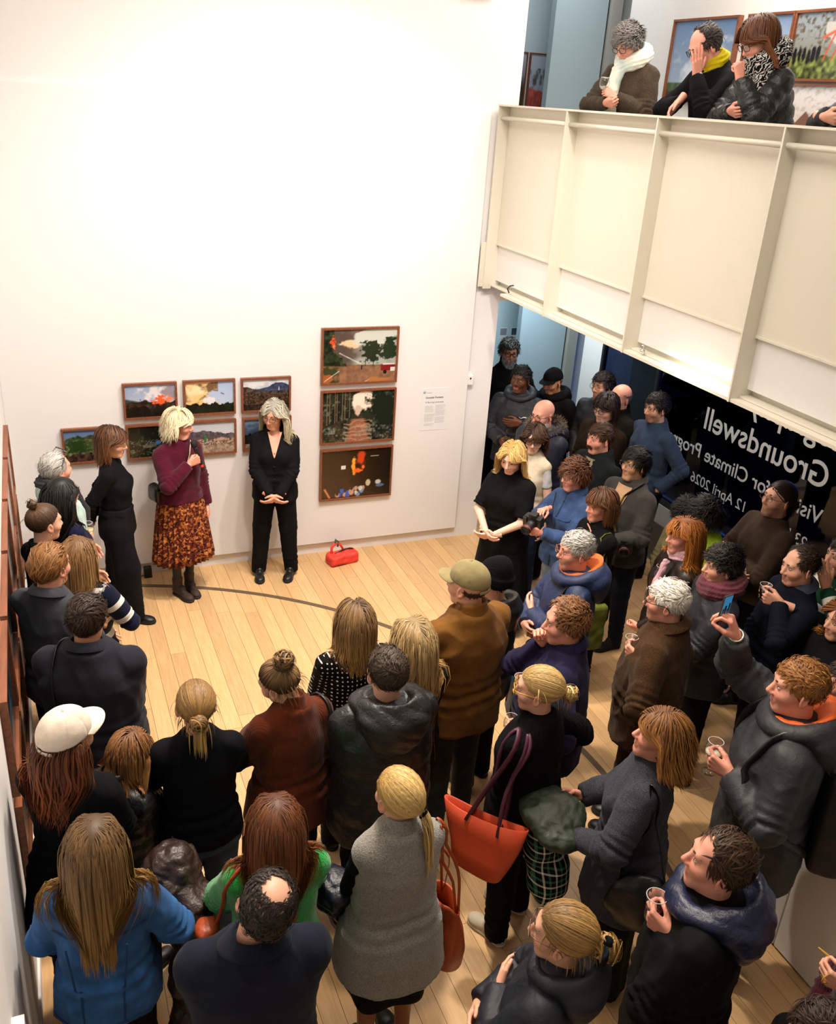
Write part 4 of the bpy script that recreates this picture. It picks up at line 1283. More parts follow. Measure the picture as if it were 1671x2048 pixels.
    if facev:
        for sd in (-1, 1):
            v, f = lathe([(0, 0.0125), (0.0060, 0.0112), (0.0068, 0.0106), (0.0098, 0.0078), (0.0125, 0), (0.009, -0.0085), (0, -0.0125)], 14)
            r = np.hypot(v[:, 0], v[:, 1]); c = np.where((r < 0.0064)[:, None], lin(S.get('eyes', '2a1a12')), lin('b9b2ab')); c = np.where((v[:, 1] > 0.0066)[:, None], lin('241812'), c)
            v = np.stack([v[:, 0] * 0.95, v[:, 2] * 0.7, v[:, 1] * 0.58], 1)
            part('eye', headT(v + np.array((0.0315 * sd, 0.0795, 0.010))), f[:, ::-1], EYEM, body, col=c)
            xb = np.linspace(0.012, 0.050, 6); pts = np.stack([xb * sd, 0.0925 - 0.5 * np.maximum(xb - 0.02, 0) ** 1.2 * 3, 0.0305 + 0.005 * np.sin((xb - 0.012) / 0.038 * 2.8) - 0.05 * (xb - 0.012)], 1)
            v, f = tube(pts, [0.0022, .0035, .0036, .0032, .0026, .001], 6)
            bc = lin(S.get('brow', '3a2a20')); part('eyebrow', headT(v), f, mat('eyebrow', tuple(bc), 0.8), body)
    # ---------------------------------------------------------------- upper garment
    cuff = top.get('cuff', 0.036 + e * 0.5); flare = top.get('flare', 0.0); soft = top.get('fold', 0.0085 if fine else 0.007)
    E_arm = [(Sh, E, Wp) for Sh, E, Wp, *_ in limb]

    def armseg(p, Sh, E, Wp, e_):
        d = cap(p, Sh, E, 0.051 + e_, 0.044 + e_)
        if slv >= 0.9:
            We = E + (Wp - E) * (0.97 if slv <= 1 else 1.0); d = smin(d, cap(p, E, We, 0.044 + e_, cuff), 0.012)
            ax = (Wp - E) / np.linalg.norm(Wp - E); d = smax(d, np.where(((p - E) @ ax > 0.1) & (cap(p, E, Wp, 0, 0) < 0.1), (p - We) @ ax.astype(F32), -1.0), 0.004)
        elif slv > 0:
            ax = (E - Sh) / np.linalg.norm(E - Sh); d = smax(d, (p - (Sh + (E - Sh) * slv * 1.7)) @ ax.astype(F32), 0.006)
        return d

    def garm(p, parts=False):
        d = torso_sdf(p, prof, e, bw, flare)
        d = smax(d, p[:, 2] - 1.475, 0.02)
        if not male:
            for sd in (-1, 1): d = smin(d, ell(p, (0.070 * sd, 0.075, 1.225), (0.075, 0.065 + e * .5, 0.072)), 0.04)
        if slv > 0 or top.get('shoulders', True):
            for sd in (-1, 1): d = smin(d, cap(p, (0.02 * sd, -.026, 1.418), (sw * .92 * sd, -.012, zs + 0.006), 0.042 + e * .8, 0.046 + e * .7), 0.035)
        if top.get('collar') == 'open': d = smax(d, -ell(p, (0, .055, 1.47), (.058, .10, .085)), .012)
        hd = hem - p[:, 2]
        if top.get('hemcurve'): hd = hd + top['hemcurve'] * (p[:, 0] ** 2 * 6 - 0.1)
        d = smax(d, hd, 0.008)
        ds = None
        if slv > 0:
            for A in E_arm:
                c = armseg(p, *A, e * 0.8); ds = c if ds is None else np.minimum(ds, c)
        if parts: return d, ds
        return d if ds is None else smin(d, ds, 0.022)
    B.garm = garm
    vg = 0.0115 if fine else (0.014 if S.get('mid') else 0.017)
    lo = np.minimum(ex.min(0) - 0.12, (-0.30, -0.27, hem - 0.05)); hi = np.maximum(ex.max(0) + 0.12, (0.30, 0.28, 1.53))
    if flare: lo[:2] -= flare; hi[:2] += flare
    Vg, Qg = surfnets(garm, lo, hi, vg)
    nn = vnormals(Vg, Qg)
    dt, ds = garm(Vg.astype(F32), True)
    isarm = np.zeros(len(Vg), bool) if ds is None else ds < dt - 0.004
    ta = np.zeros(len(Vg)); near = np.zeros(len(Vg))
    if ds is not None:
        for sd, (Sh, E, Wp) in zip((-1, 1), E_arm):
            mine = isarm & ((Vg[:, 0] * 0 + cap(Vg.astype(F32), Sh, E, 0, 0) < 0.13) | (cap(Vg.astype(F32), E, Wp, 0, 0) < 0.13))
            d1 = cap(Vg.astype(F32), Sh, E, 0, 0); d2 = cap(Vg.astype(F32), E, Wp, 0, 0)
            o_ = cap(Vg.astype(F32), *(E_arm[0] if sd > 0 else E_arm[1])[:2], 0, 0); o2 = cap(Vg.astype(F32), *(E_arm[0] if sd > 0 else E_arm[1])[1:], 0, 0)
            mine = isarm & (np.minimum(d1, d2) <= np.minimum(o_, o2))
            t1 = np.clip((Vg - Sh) @ (E - Sh) / ((E - Sh) @ (E - Sh)), 0, 1) * l1; t2 = np.clip((Vg - E) @ (Wp - E) / ((Wp - E) @ (Wp - E)), 0, 1) * l2
            t = np.where(d1 < d2, t1, l1 + t2); ta = np.where(mine, t, ta)
    ang = np.arctan2(Vg[:, 0], Vg[:, 1])
    gc = np.stack([np.where(isarm, Vg[:, 0] * 0.8 + Vg[:, 1] * 0.8, ang * 0.16), np.where(isarm, ta, Vg[:, 2]), np.where(isarm, 1.0 + 0.3 * np.sign(Vg[:, 0]), 0.0)], 1)
    disp = soft * (vnoise(Vg * np.array((9, 9, 5)) + rng.random(3) * 20) + 0.5 * vnoise(Vg * np.array((22, 22, 12)) + rng.random(3) * 20))
    if tk not in ('puffer',):
        rg = 1 - np.abs(vnoise(Vg * np.array((11, 11, 5.5)) + 0.35 * Vg[:, [2, 0, 1]] * 11 + rng.random(3) * 20))
        disp = disp + soft * (0.35 if tk in ('knit', 'vest') else 1.0) * (rg ** 3 - 0.35)
    if ds is not None:
        el = np.exp(-((ta - l1) / 0.085) ** 2) * isarm
        disp = disp + el * soft * 0.9 * np.sin(ta * 2 * np.pi / 0.038 + 2 * vnoise(Vg * 12))
    if tk == 'puffer':
        per = top.get('quilt', 0.085)
        disp = disp + top.get('puff', 0.011) * (np.abs(np.sin(np.pi * (np.where(isarm, ta, Vg[:, 2]) + 0.012 * vnoise(Vg * 9)) / per)) ** 0.7 - 0.7) + 0.005 * vnoise(Vg * 30)
    else:
        # waist folds gather above the hem
        disp = disp + (~isarm) * soft * 0.8 * np.sin(Vg[:, 2] * 2 * np.pi / 0.075 + 3.0 * vnoise(Vg * np.array((5, 5, 3)) + 7)) * np.clip(1 - np.abs(Vg[:, 2] - 1.02) / 0.14, 0, 1)
    Vg2 = Vg + nn * disp[:, None]
    gm = cloth(lin(top['c']), top.get('m', tk))
    garment = part(top.get('name', {'puffer': 'puffer_jacket', 'coat': 'coat', 'shirt': 'shirt', 'knit': 'sweater', 'dress': 'dress', 'vest': 'vest'}.get(tk, 'jacket')), Vg2, Qg, gm, gc=gc)
    B.garment = garment
    if top.get('sleeves'):
        sl_, sc_ = slv, top['sleeves']
        def slf(p, k=sc_.get('len', 1.0)):
            d = None
            for Sh, E, Wp in E_arm:
                c = cap(p, Sh, E, 0.052, 0.046)
                if k >= .9: c = smin(c, cap(p, E, Wp, 0.044, 0.034), 0.012)
                else: c = smax(c, (p - (Sh + (E - Sh) * k)) @ ((E - Sh) / np.linalg.norm(E - Sh)).astype(F32), .005)
                d = c if d is None else np.minimum(d, c)
            return d
        v, q = surfnets(slf, ex.min(0) - .1, ex.max(0) + .1, vg); nv = vnormals(v, q); v = v + nv * (soft * .7 * vnoise(v * 22))[:, None]
        part('sleeves', v, q, cloth(lin(sc_['c']), 'cloth'), garment, gc=v)
    # collars
    nr = (0.060 if male else 0.051)
    col = top.get('collar', 'crew'); cm = cloth(lin(top.get('cc', top['c'])), top.get('cm', top.get('m', tk)))
    ny = -0.030

    def ringcol(rings, name='collar', a0=0.0, a1=2 * np.pi, closed=True, m=None):
        v, f = loft(rings, 36, a0, a1, closed)
        gcv = np.stack([np.arctan2(v[:, 0], v[:, 1]) * 0.08, v[:, 2], 0 * v[:, 0]], 1)
        return part(name, v, f, m or cm, garment, gc=gcv)
    if col == 'crew':
        ringcol([(0, ny, 1.455, nr + .030, nr + .030, .25), (0, ny, 1.482, nr + .016, nr + .020, .25), (0, ny, 1.484, nr + .008, nr + .012, .25), (0, ny, 1.462, nr + .004, nr + .006, .25)])
    elif col == 'vneck':
        v, f = loft([(0, ny, 1.455, nr + .03, nr + .03, .5), (0, ny, 1.485, nr + .016, nr + .02, .5), (0, ny, 1.47, nr + .004, nr + .006, .5)], 36)
        part('collar', v, f, cm, garment)
    elif col == 'turtle':
        ringcol([(0, ny, 1.45, nr + .032, nr + .028, .2), (0, ny, 1.475, nr + .014, nr + .014, .2), (0, ny + .006, 1.515, nr + .010, nr + .010, .2), (0, ny + .008, 1.527, nr + .006, nr + .006, .2), (0, ny, 1.48, nr + .001, nr + .001, .2)])
    elif col in ('shirt', 'lapel', 'stand'):
        g0, g1 = math.radians(90 + 22), math.radians(450 - 22)
        out = .040 if col == 'lapel' else .026
        if col == 'stand':
            rr = [(0, ny, 1.445, nr + .040, nr + .034, .25), (0, ny, 1.50, nr + .020, nr + .020, .25), (0, ny, 1.525, nr + .020, nr + .020, .25), (0, ny, 1.52, nr + .012, nr + .012, .25), (0, ny, 1.46, nr + .010, nr + .010, .25)]
        else:
            rr = [(0, ny, 1.462, nr + out + .020, nr + out + .018, .28), (0, ny, 1.474, nr + out + .016, nr + out + .014, .28), (0, ny, 1.505, nr + .018, nr + .018, .25), (0, ny, 1.510, nr + .012, nr + .012, .25), (0, ny, 1.46, nr + .008, nr + .008, .25)]
        ringcol(rr, a0=g0, a1=g1, closed=False)
    elif col in ('hood', 'bighood'):
        k = 1.22 if col == 'bighood' else 1.0
        def hoodf(p):
            q = p
            d = ell(q, (0, -0.095 * k, 1.435), (0.150 * k, 0.105 * k, 0.085 * k))
            d = smin(d, ell(q, (0, -0.125 * k, 1.375), (0.125 * k, 0.070 * k, 0.10 * k)), 0.04)
            ring = (np.sqrt((np.sqrt((q[:, 0] / 1.12) ** 2 + (q[:, 1] + 0.028) ** 2) - (nr + 0.052 * k)) ** 2 + (q[:, 2] - 1.465 + 0.28 * (q[:, 1] + 0.03)) ** 2)) - 0.030 * k
            d = smin(d, ring, 0.03)
            d = smax(d, -ell(q, (0, -0.055 * k, 1.53), (0.088 * k, 0.085 * k, 0.085)), 0.015)
            d = smax(d, -cap(q, (0, ny, 1.40), (0, 0.0, 1.62), nr + .004, nr + .02), 0.01)
            return d
        v, q = surfnets(hoodf, (-.24, -.30, 1.22), (.24, .16, 1.57), vg * 0.9)
        nv = vnormals(v, q); v = v + nv * (0.007 * vnoise(v * 16 + rng.random(3) * 9) + (0.006 * (np.abs(np.sin(np.pi * (v[:, 0] * 0.6 + v[:, 2]) / 0.07)) ** .7 - .6) if top.get('cm', tk) == 'puffer' else 0))[:, None]
        part('hood', v, q, cm, garment, gc=v)
        if top.get('lining'):
            v, f = loft([(0, ny - .02, 1.475, nr + .055 * k, nr + .060 * k, .3), (0, ny - .02, 1.515, nr + .05 * k, nr + .058 * k, .35), (0, ny - .012, 1.50, nr + .034, nr + .038, .3), (0, ny, 1.45, nr + .012, nr + .012, .2)], 36)
            nz = vnoise(v * 22)[:, None] * 0.004; v = v + nz
            part('lining', v, f, cloth(lin(top['lining']), 'nylon'), garment)
        if top.get('fur'):
            c = lin(top['fur']); K = 900; a = rng.random(K) * np.pi * 1.5 - np.pi * 0.25 + np.pi; rr_ = nr + .075
            ph = rng.random(K) * 6.28; cen = np.stack([rr_ * 1.15 * np.cos(a), ny + rr_ * np.sin(a) - .01, 1.49 - .25 * rr_ * np.sin(a)], 1)
            rad = np.stack([np.cos(a) * np.cos(ph), np.sin(a) * np.cos(ph), np.sin(ph)], 1)
            p0 = cen + rad * .012; p2 = cen + rad * (.035 + .02 * rng.random((K, 1))) + rng.normal(0, .006, (K, 3))
            P = np.stack([p0, (p0 + p2) / 2 + rng.normal(0, .003, (K, 3)), p2], 1)
            v, f, cc = ribbons(P, 0.004, rng, c * 0.6, c * 1.6)
            part('fur_trim', v, f, hair_mat(c), garment, col=cc)
    elif col == 'open':                                              # open neck showing skin / shirt below
        g0, g1 = math.radians(90 + 40), math.radians(450 - 40)
        ringcol([(0, ny, 1.452, nr + .055, nr + .045, .3), (0, ny, 1.468, nr + .05, nr + .04, .3), (0, ny, 1.50, nr + .022, nr + .020, .3), (0, ny, 1.495, nr + .014, nr + .012, .3), (0, ny, 1.45, nr + .01, nr + .01, .3)], a0=g0, a1=g1, closed=False)
    if top.get('under'):                                             # shirt front / tee visible in an open jacket
        uc, uw, uz = top['under'][:3]
        zz = np.linspace(hem + 0.02 if uz is None else uz, 1.445, 26); xx = np.linspace(-1, 1, 9)
        V = []
        for z in zz:
            ww = uw * (0.1 + 1.5 * (z - zz[0]) / (zz[-1] - zz[0])) if len(top['under']) > 3 and top['under'][3] == 'neckline' else uw * (1.0 if z < 1.3 else 1.0 + 0.35 * (z - 1.3) / 0.17)
            for x in xx:
                X = x * ww; y = 0.32
                V.append((X, y, z))
        V = np.array(V, F32)
        for _ in range(24):
            d = garm(V); V[:, 1] -= np.clip(d - 0.008, -0.02, 0.02) * 0.9
        V = V.astype(float); V[:, 1] += 0.003 * vnoise(V * 20)
        fq = [[i * 9 + j, i * 9 + j + 1, (i + 1) * 9 + j + 1, (i + 1) * 9 + j] for i in range(25) for j in range(8)]
        part(top['under'][3] if len(top['under']) > 3 else 'shirt_front', V, np.array(fq), cloth(lin(uc), 'cloth'), garment)
    if top.get('zip') or top.get('placket'):
        zz = np.linspace(hem + 0.02, 1.455, 22); V = np.stack([0 * zz, 0 * zz + .32, zz], 1).astype(F32)
        for _ in range(24):
            V[:, 1] -= np.clip(garm(V) - 0.003, -0.02, 0.02) * 0.9
        v, f = tube(V.astype(float), 0.006, 6, flat=0.5); part('zip' if top.get('zip') else 'placket', v, f, cloth(lin(top['c']) * 0.6, 'cloth'), garment)
        if top.get('placket') and facev:
            for k in range(3, 20, 4):
                v, f = lathe([(0, 0.004), (0.006, 0.003), (0.007, 0)], 10); v = v[:, [0, 2, 1]] + V[k].astype(float) + np.array((0, .004, 0)); part('button', v, f[:, ::-1], BLACKM, garment)
    if top.get('hemband'):
        pass
    # ---------------------------------------------------------------- lower garment
    bot = S['bot']; bk = bot.get('k', 'trousers'); bmat = cloth(lin(bot['c']), bot.get('m', 'cloth'))
    if bk in ('trousers', 'wide', 'jeans'):
        rk, ra = {'trousers': (0.082, 0.066), 'jeans': (0.075, 0.058), 'wide': (0.118, 0.106)}[bk]
        zt = min(1.02, hem + 0.09) if not bot.get('high') else bot['high']

        def legf(p):
            d = torso_sdf(p, prof, 0.010, bw); d = smax(d, p[:, 2] - zt, 0.01); d = smax(d, 0.80 - p[:, 2], 0.03)
            for hj, kn, an, _ in legs:
                a2 = an + np.array((0, 0.01, -0.045))
                c = smin(cap(p, hj - np.array((0, 0, .02)), kn, 0.104 if bk != 'wide' else 0.112, rk), cap(p, kn, a2, rk, ra), 0.02)
                c = smax(c, (an[2] - 0.05) - p[:, 2], 0.006)
                d = smin(d, c, 0.03)
            return d
        fx = [l[2] for l in legs]
        lo = np.array((min(-0.30, min(f[0] for f in fx) - .15), min(-0.22, min(f[1] for f in fx) - .15), 0.0)); hi = np.array((max(0.30, max(f[0] for f in fx) + .15), max(0.24, max(f[1] for f in fx) + .2), zt + 0.05))
        V, Q = surfnets(legf, lo, hi, 0.015 if S.get('legs_fine') else 0.02)
        nv = vnormals(V, Q)
        low = np.exp(-((V[:, 2] - 0.16) / 0.13) ** 2) + 0.6 * np.exp(-((V[:, 2] - 0.50) / 0.10) ** 2)
        V2 = V + nv * (0.006 * vnoise(V * np.array((10, 10, 4)) + rng.random(3) * 9) + 0.005 * low * np.sin(V[:, 2] * 2 * np.pi / 0.07 + 6 * vnoise(V * 8)) * (0.4 + vnoise(V * 6 + 5)))[:, None]
        if bk == 'wide': V2 = V2 + nv * (0.010 * np.sin(np.arctan2(V[:, 0] - np.sign(V[:, 0]) * .1, V[:, 1]) * 5) * np.clip((0.9 - V[:, 2]) / 0.4, 0, 1))[:, None]
        part('trousers' if bk != 'jeans' else 'jeans', V2, Q, bmat, upper=False, gc=np.stack([np.arctan2(V[:, 0], V[:, 1]) * .1, V[:, 2], 0 * V[:, 0]], 1))
    else:
        z1 = bot.get('len', 0.45); z0_ = min(1.06, hem + 0.12); nA = 144; K = 14; rings = []
        a = np.linspace(0, 2 * np.pi, nA, endpoint=False)
        pl = bot.get('pleats', 26); fl = bot.get('flare', 0.09)
        V = []
        for k in range(K):
            t = k / (K - 1); z = z0_ + (z1 - z0_) * t
            wa = np.interp(max(z, 0.86), prof[:, 0], prof[:, 1]) * bw + 0.014; wb = np.interp(max(z, 0.86), prof[:, 0], prof[:, 2]) * bw + 0.014
            grow = fl * np.clip((0.98 - z) / (0.98 - z1), 0, 1) ** 0.9
            pa = bot.get('amp', 0.016) * t * np.sin(a * pl + 0.8 * np.sin(a * 3)) + 0.012 * t * np.sin(a * 5 + 1)
            V.append(np.stack([(wa + grow + pa) * np.cos(a), (wb + grow + pa) * np.sin(a) + 0.0, z + 0.012 * t * np.sin(a * 4 + 2)], 1))
        # inner turn at hem
        inner = V[-1] * np.array((0.97, 0.97, 1)) + np.array((0, 0, 0.03)); V.append(inner)
        V = np.concatenate(V)
        f = np.array([[i * nA + j, (i + 1) * nA + j, (i + 1) * nA + (j + 1) % nA, i * nA + (j + 1) % nA] for i in range(K) for j in range(nA)])[:, ::-1]
        gcv = np.stack([np.tile(a * 0.22, K + 1), V[:, 2], 0 * V[:, 2]], 1)
        part('skirt', V, f, bmat, upper=False, gc=gcv)
    # shoes
    sk = S.get('shoe', ('loafer', '0c0c0d', '0b0b0b'))
    if sk and not S.get('noshoes'):
        (uv, uf), (sv, sf) = get_shoe(sk[0])
        um = mat('shoe_leather' if sk[0] != 'sneaker' else 'sneaker_upper', tuple(lin(sk[1])), 0.45 if sk[0] == 'loafer' else 0.7, bump=0.1); sm = mat('shoe_sole', tuple(lin(sk[2])), 0.7)
        for hj, kn, an, fang in legs:
            R_ = rotm('Z', -math.radians(fang)); off = np.array((an[0], an[1], an[2] - 0.085)) + R_ @ np.array((0, 0.03, 0))
            sh = put('shoe', mesh_from('shoe', ((uv @ R_.T) + off) * s, uf, True, [um]), root)
            put('sole', mesh_from('sole', ((sv @ R_.T) + off) * s, sf, True, [sm]), sh)
    # hair and the rest of the head
    for hd in ([S['hair']] if S.get('hair') else []) + S.get('beard', []):
        make_hair(S, B, hd, HR, headT, T, garm, hs, s, root, body, rng, fine)
    if S.get('specs'): make_specs(S, headT, T, s, root)
    if S.get('hat'): make_hat(S, headT, T, s, root, rng)
    if S.get('scarf'): make_scarf(S, B, T, s, root, rng, nr)
    if S.get('earring'):
        for sd in (-1, 1):
            a = np.linspace(0, 2 * np.pi, 12, endpoint=False); v, f = tube(np.stack([0 * a + 0.082 * sd, -0.002 + .008 * np.cos(a), -0.05 + .010 * np.sin(a)], 1), 0.0018, 5, True)
            part('earring', headT(v), f, mat('gold', tuple(lin('c9a050')), 0.25, 1.0))
    return B
# ------------------------------------------------------------------ the people
PEOPLE = {}


def P(id, px, h, face, sex, hair, top, label, bot=None, **k):
    d = dict(id=id, px=px, h=h, face=face, sex=sex, hair=hair, top=top, label=label, bot=bot or dict(c='0b0b0d'))
    d.update(k); PEOPLE[id] = build_person(**d); return PEOPLE[id]


BLK, BLK2, NAVY = '0d0d0f', '121214', '10131f'
DKBR, BRN, LBR, BLD = '241812', '4a3020', '7a5734', 'b08a52'

# --- by the photographs on the back wall
P('S1', (222, 853), 1.68, 105, 'f', dict(k='down', len=.20, c='26150f', c2='7a4e2e', wave=.010, part=-.02, vol=.016), dict(k='knit', c=BLK, collar='turtle', hem=.97, e=.010, m='cloth'),
  'woman in black turtleneck and wide black trousers, hands behind her back', dict(k='wide', c='121214', high=1.06), arms=('behind', 'behind'), specs=dict(c='8a6a4a', t=.0016), head=(8, 6, 0), legs_fine=True, mid=True,
  shoe=('loafer', '0a0a0a', '0a0a0a'), lips='a05048', feet=((-.10, -.04, -5), (.10, .10, 12)), group='speakers by the photographs')
P('S2', (357, 818), 1.70, 158, 'f', dict(k='down', len=.155, c='cdbd94', c2='e6dcbb', wave=.010, part=.03, vol=.02, flick=.25), dict(k='knit', c='4a0f22', collar='turtle', hem=.93, e=.026, cuff=.05),
  'blonde woman in maroon sweater and floral pleated skirt holding a microphone', dict(k='skirt', c='7a2a1a', m='floral', len=.37, flare=.07, pleats=30, tights='0c0b0c'), arms=('down', dict(px=(397, 918), y=.24, like='mic')), head=(-42, 5, 0),
  shoe=('boot', '33211a', '1a120e'), legs_fine=True, mid=True, lips='b04a48', earring=True, stance=.065, group='speakers by the photographs', skin='rosy', brow='8a6a48')
P('S3', (548, 802), 1.70, 196, 'f', dict(k='down', len=.36, c='9a958a', c2='d0c49c', wave=.012, part=-.01, vol=.018), dict(k='shirt', c='111113', m='cloth', collar='open', hem=.80, e=.018, under=('d8a48c', .040, 1.24, 'neckline'), placket=True),
  'grey-haired woman in loose black shirt and trousers, hands crossed in front', dict(k='trousers', c='0f0f11'), arms=('front', 'front'), head=(22, 10, -4), specs=dict(c='6a3426'), legs_fine=True, mid=True, stance=.15,
  shoe=('loafer', '0c0c0c', '0c0c0c'), group='speakers by the photographs', lips='b4605a')
# --- along the left wall
P('L1', (105, 905), 1.69, 62, 'm', dict(k='short', c='8d8a84', c2='b9b5ae', fwd=-1.0, len=.06, lift=.1, recede=.045), dict(k='shirt', c='a9bdb9', m='cloth', collar='shirt', hem=.86, e=.022),
  'grey-haired man in pale teal shirt and dark scarf, spectacles pushed up', arms=('front', dict(px=(176, 1040), z=1.14, like='hold')), specs=dict(c='1a1a20', up=True), scarf=dict(c='2c2c30', m='tweed', t=.026, ends=[(((.05, .10, 1.42), (.06, .165, 1.25), (.07, .17, 1.02)), .03)]), skin='rosy')
P('L2', (118, 955), 1.67, 62, 'f', dict(k='down', len=.62, c='0c0a0b', c2='15100f', wave=.003, part=0, vol=.014), dict(k='shirt', c='14162e', m='cloth', hem=.90), 'woman with waist-long straight black hair in navy top',
  arms=('front', dict(px=(184, 1072), z=1.17, like='hold')))
P('L3', (84, 1008), 1.69, 55, 'f', dict(k='up', c='30221a', c2='5a4028', tie=(0, -.062, .118), bun=.028, wisps=8, vol=.03), dict(k='knit', c='0d0f12', m='cloth', hem=.85, e=.014), 'woman with small top bun and hoop earrings in black top',
  arms=('front', 'front'), earring=True, head=(8, 4, 0), mid=True)
P('L4', (152, 1075), 1.62, 32, 'f', dict(k='down', len=.36, c='6a4a2c', c2='9a7648', wave=.005, part=.01), dict(k='knit', c='10142a', m='stripe', collar='crew', hem=.86, e=.022), 'woman with long light brown hair in navy striped sweater raising a fist',
  arms=('front', dict(px=(203, 1172), z=1.30, pose='fist', f=(-.1, .5, 1), t=(-.6, -.4, .4), pole=(1, .1, -1))), mid=True)
P('L5', (92, 1090), 1.80, 38, 'm', dict(k='short', c='6a4322', c2='93673a', fwd=-.9, len=.055, lift=.16, topl=1.3, clump=.004), dict(k='shirt', c='3b3e44', m='cloth', collar='shirt', hem=.80, e=.022),
  'man with swept-back auburn hair in grey overshirt at the left wall', arms=('front', 'front'), stubble=('8a5a38', .45), earring=True, fine=True, skin='rosy', head=(6, 0, 0))
P('L6', (170, 1190), 1.78, 18, 'm', dict(k='short', c='20160f', c2='3d2c20', len=.055, mess=.35, lift=.2, clump=.010), dict(k='coat', c='22242c', m='cloth', collar='shirt', hem=.72, e=.034, fold=.008),
  'broad man in charcoal jacket with a black strap over one shoulder', arms=('front', 'front'), fine=True, bw=1.24, head=(6, 4, 0), skin='tan')
P('L7', (126, 1425), 1.79, 32, 'f', dict(k='down', len=.33, c='4a2412', c2='8a4a22', wave=.018, vol=.026, freq=10, top=.035, n=1300), dict(k='coat', c='0c0c0e', m='cloth', hem=.55, e=.026, flare=.03), 'woman in cream baseball cap with wavy red-brown hair, black coat',
  arms=('front', 'front'), hat=dict(k='cap', c='dccfc0'), head=(24, 0, 6), fine=True, bw=.94)
P('L8', (274, 1460), 1.48, 50, 'f', dict(k='down', len=.24, c='6b4527', c2='94683c', wave=.004, part=.012, vol=.014), dict(k='puffer', c='0e0e10', collar='stand', hem=.78, e=.034), 'woman bowing her head in a black quilted jacket',
  arms=('front', dict(px=(312, 1578), z=.92, pose='relax', like='front', f=(-.2, .5, -.8), t=(-.3, .5, .5))), lean=0, head=(6, 34, 0), fine=True)
# --- the rows with their backs to the camera
P('L9', (390, 1366), 1.70, 4, 'f', dict(k='up', c='5c4226', c2='a3814c', tie=(0, -.112, .015), bun=.034, tail=.20, nt=46, spread=.35, wisps=60, mess=.05), dict(k='knit', c='0b0b12', m='cloth', hem=.86, e=.022),
  'woman with messy twisted light brown hair in black sweater and jeans', dict(k='jeans', c='465463', m='denim'), arms=('crossed', 'crossed2'), fine=True, facev=False)
P('L10', (182, 1642), 1.68, 10, 'f', dict(k='down', len=.50, c='58422c', c2='96733f', wave=.006, part=.006, vol=.010, n=1250), dict(k='shirt', c='35639b', m='denim', collar='shirt', hem=.80, e=.026, fold=.009), 'woman with long straight hair in blue denim jacket',
  dict(k='trousers', c='0f0e10'), arms=(((.06, .24, 1.0), (1, -.3, -.8), 'relax', (0, 0, 1), (-.6, 1, 0)), ((.13, .24, 1.06), (.8, -.3, -.9), 'relax', (0, 0, 1), (-.3, 1, 0))), fine=True, facev=False, head=(0, 2, 0))
P('C1', (543, 1322), 1.66, -14, 'f', dict(k='up', c='33231a', c2='8f7048', tie=(-.01, -.075, .112), bun=.046, wisps=70, mess=.06, vol=.05), dict(k='knit', c='5b2712', m='knit', collar='turtle', hem=.74, e=.040, flare=.03),
  'woman in rust sweater with a high messy bun, head turned down to the left', arms=('crossed', 'down'), head=(-30, 20, -8), fine=True, mid=True)
P('C2', (712, 1206), 1.66, -2, 'f', dict(k='down', len=.27, c='4a3424', c2='ae8a54', wave=.010, part=.012, vol=.02), dict(k='shirt', c='0e0b0c', m='dots', hem=.88, e=.026), 'woman in black polka dot blouse with straight balayage hair',
  arms=('front', 'front'), fine=True, facev=False)
P('C3', (780, 1300), 1.78, -4, 'm', dict(k='short', c='2b211a', c2='4a3c30', len=.034, lift=.14, fwd=.7, clump=.004, n=1300), dict(k='puffer', c='16181a', m='puffer', collar='bighood', hem=.70, e=.040, quilt=.14, puff=.007), 'man in black hooded puffer jacket with cropped dark hair',
  arms=('front', 'front'), fine=True, bw=1.18, facev=False, head=(0, -4, 0))
P('C4', (830, 1242), 1.71, -6, 'f', dict(k='down', len=.42, c='8f7a55', c2='b38c56', wave=.018, part=0, freq=11, vol=.022, n=1100), dict(k='shirt', c='100f10', m='cloth', hem=.82, e=.018), 'woman with long wavy blonde hair and a gold chain bag strap', arms=('front', 'front'), fine=True, facev=False)
P('C5', (942, 1125), 1.85, -12, 'm', dict(k='short', c='3a2a1c', c2='4a3626', len=.02, top=.012), dict(k='coat', c='6e491d', m='cloth', collar='stand', hem=.78, e=.034, fold=.008), 'tall man in tan work jacket and faded olive baseball cap', dict(k='jeans', c='2e3134', m='denim'),
  arms=('front', 'front'), hat=dict(k='cap', c='857a55'), head=(-22, 2, 0), fine=True, bw=1.18, facev=False)
P('C6', (994, 1122), 1.66, -25, 'm', dict(k='short', c='15100d', len=.03, top=.01), dict(k='coat', c='131314', m='leather', collar='hood', hem=.76, e=.026), 'person in black beanie and black leather jacket with fur-lined hood', arms=('front', 'front'),
  hat=dict(k='beanie', c='0c0c0e', m='rib'), fine=True, facev=False, head=(-8, 0, 0))
P('C7', (551, 1600), 1.66, 2, 'f', dict(k='down', len=.44, c='55301a', c2='7c4824', wave=.004, part=.004, vol=.012, n=1250), dict(k='knit', c='17973f', m='fleece', hem=.84, e=.024), 'woman with long chestnut hair in bright green sweater', dict(k='jeans', c='3a5a86', m='denim'),
  arms=('crossed', 'crossed2'), fine=True, facev=False)
P('C8', (553, 1768), 1.80, 8, 'm', dict(k='short', c='1c1613', c2='332a25', len=.026, lift=.1, crown=(-.02, .050), fwd=.3, clump=.003, n=1400), dict(k='coat', c='181c2a', m='cloth', collar='lapel', hem=.55, e=.036, fold=.005), 'man with a bald spot in navy wool coat, head tilted',
  arms=('front', 'front'), fine=True, bw=1.02, facev=False, head=(14, -6, 16))
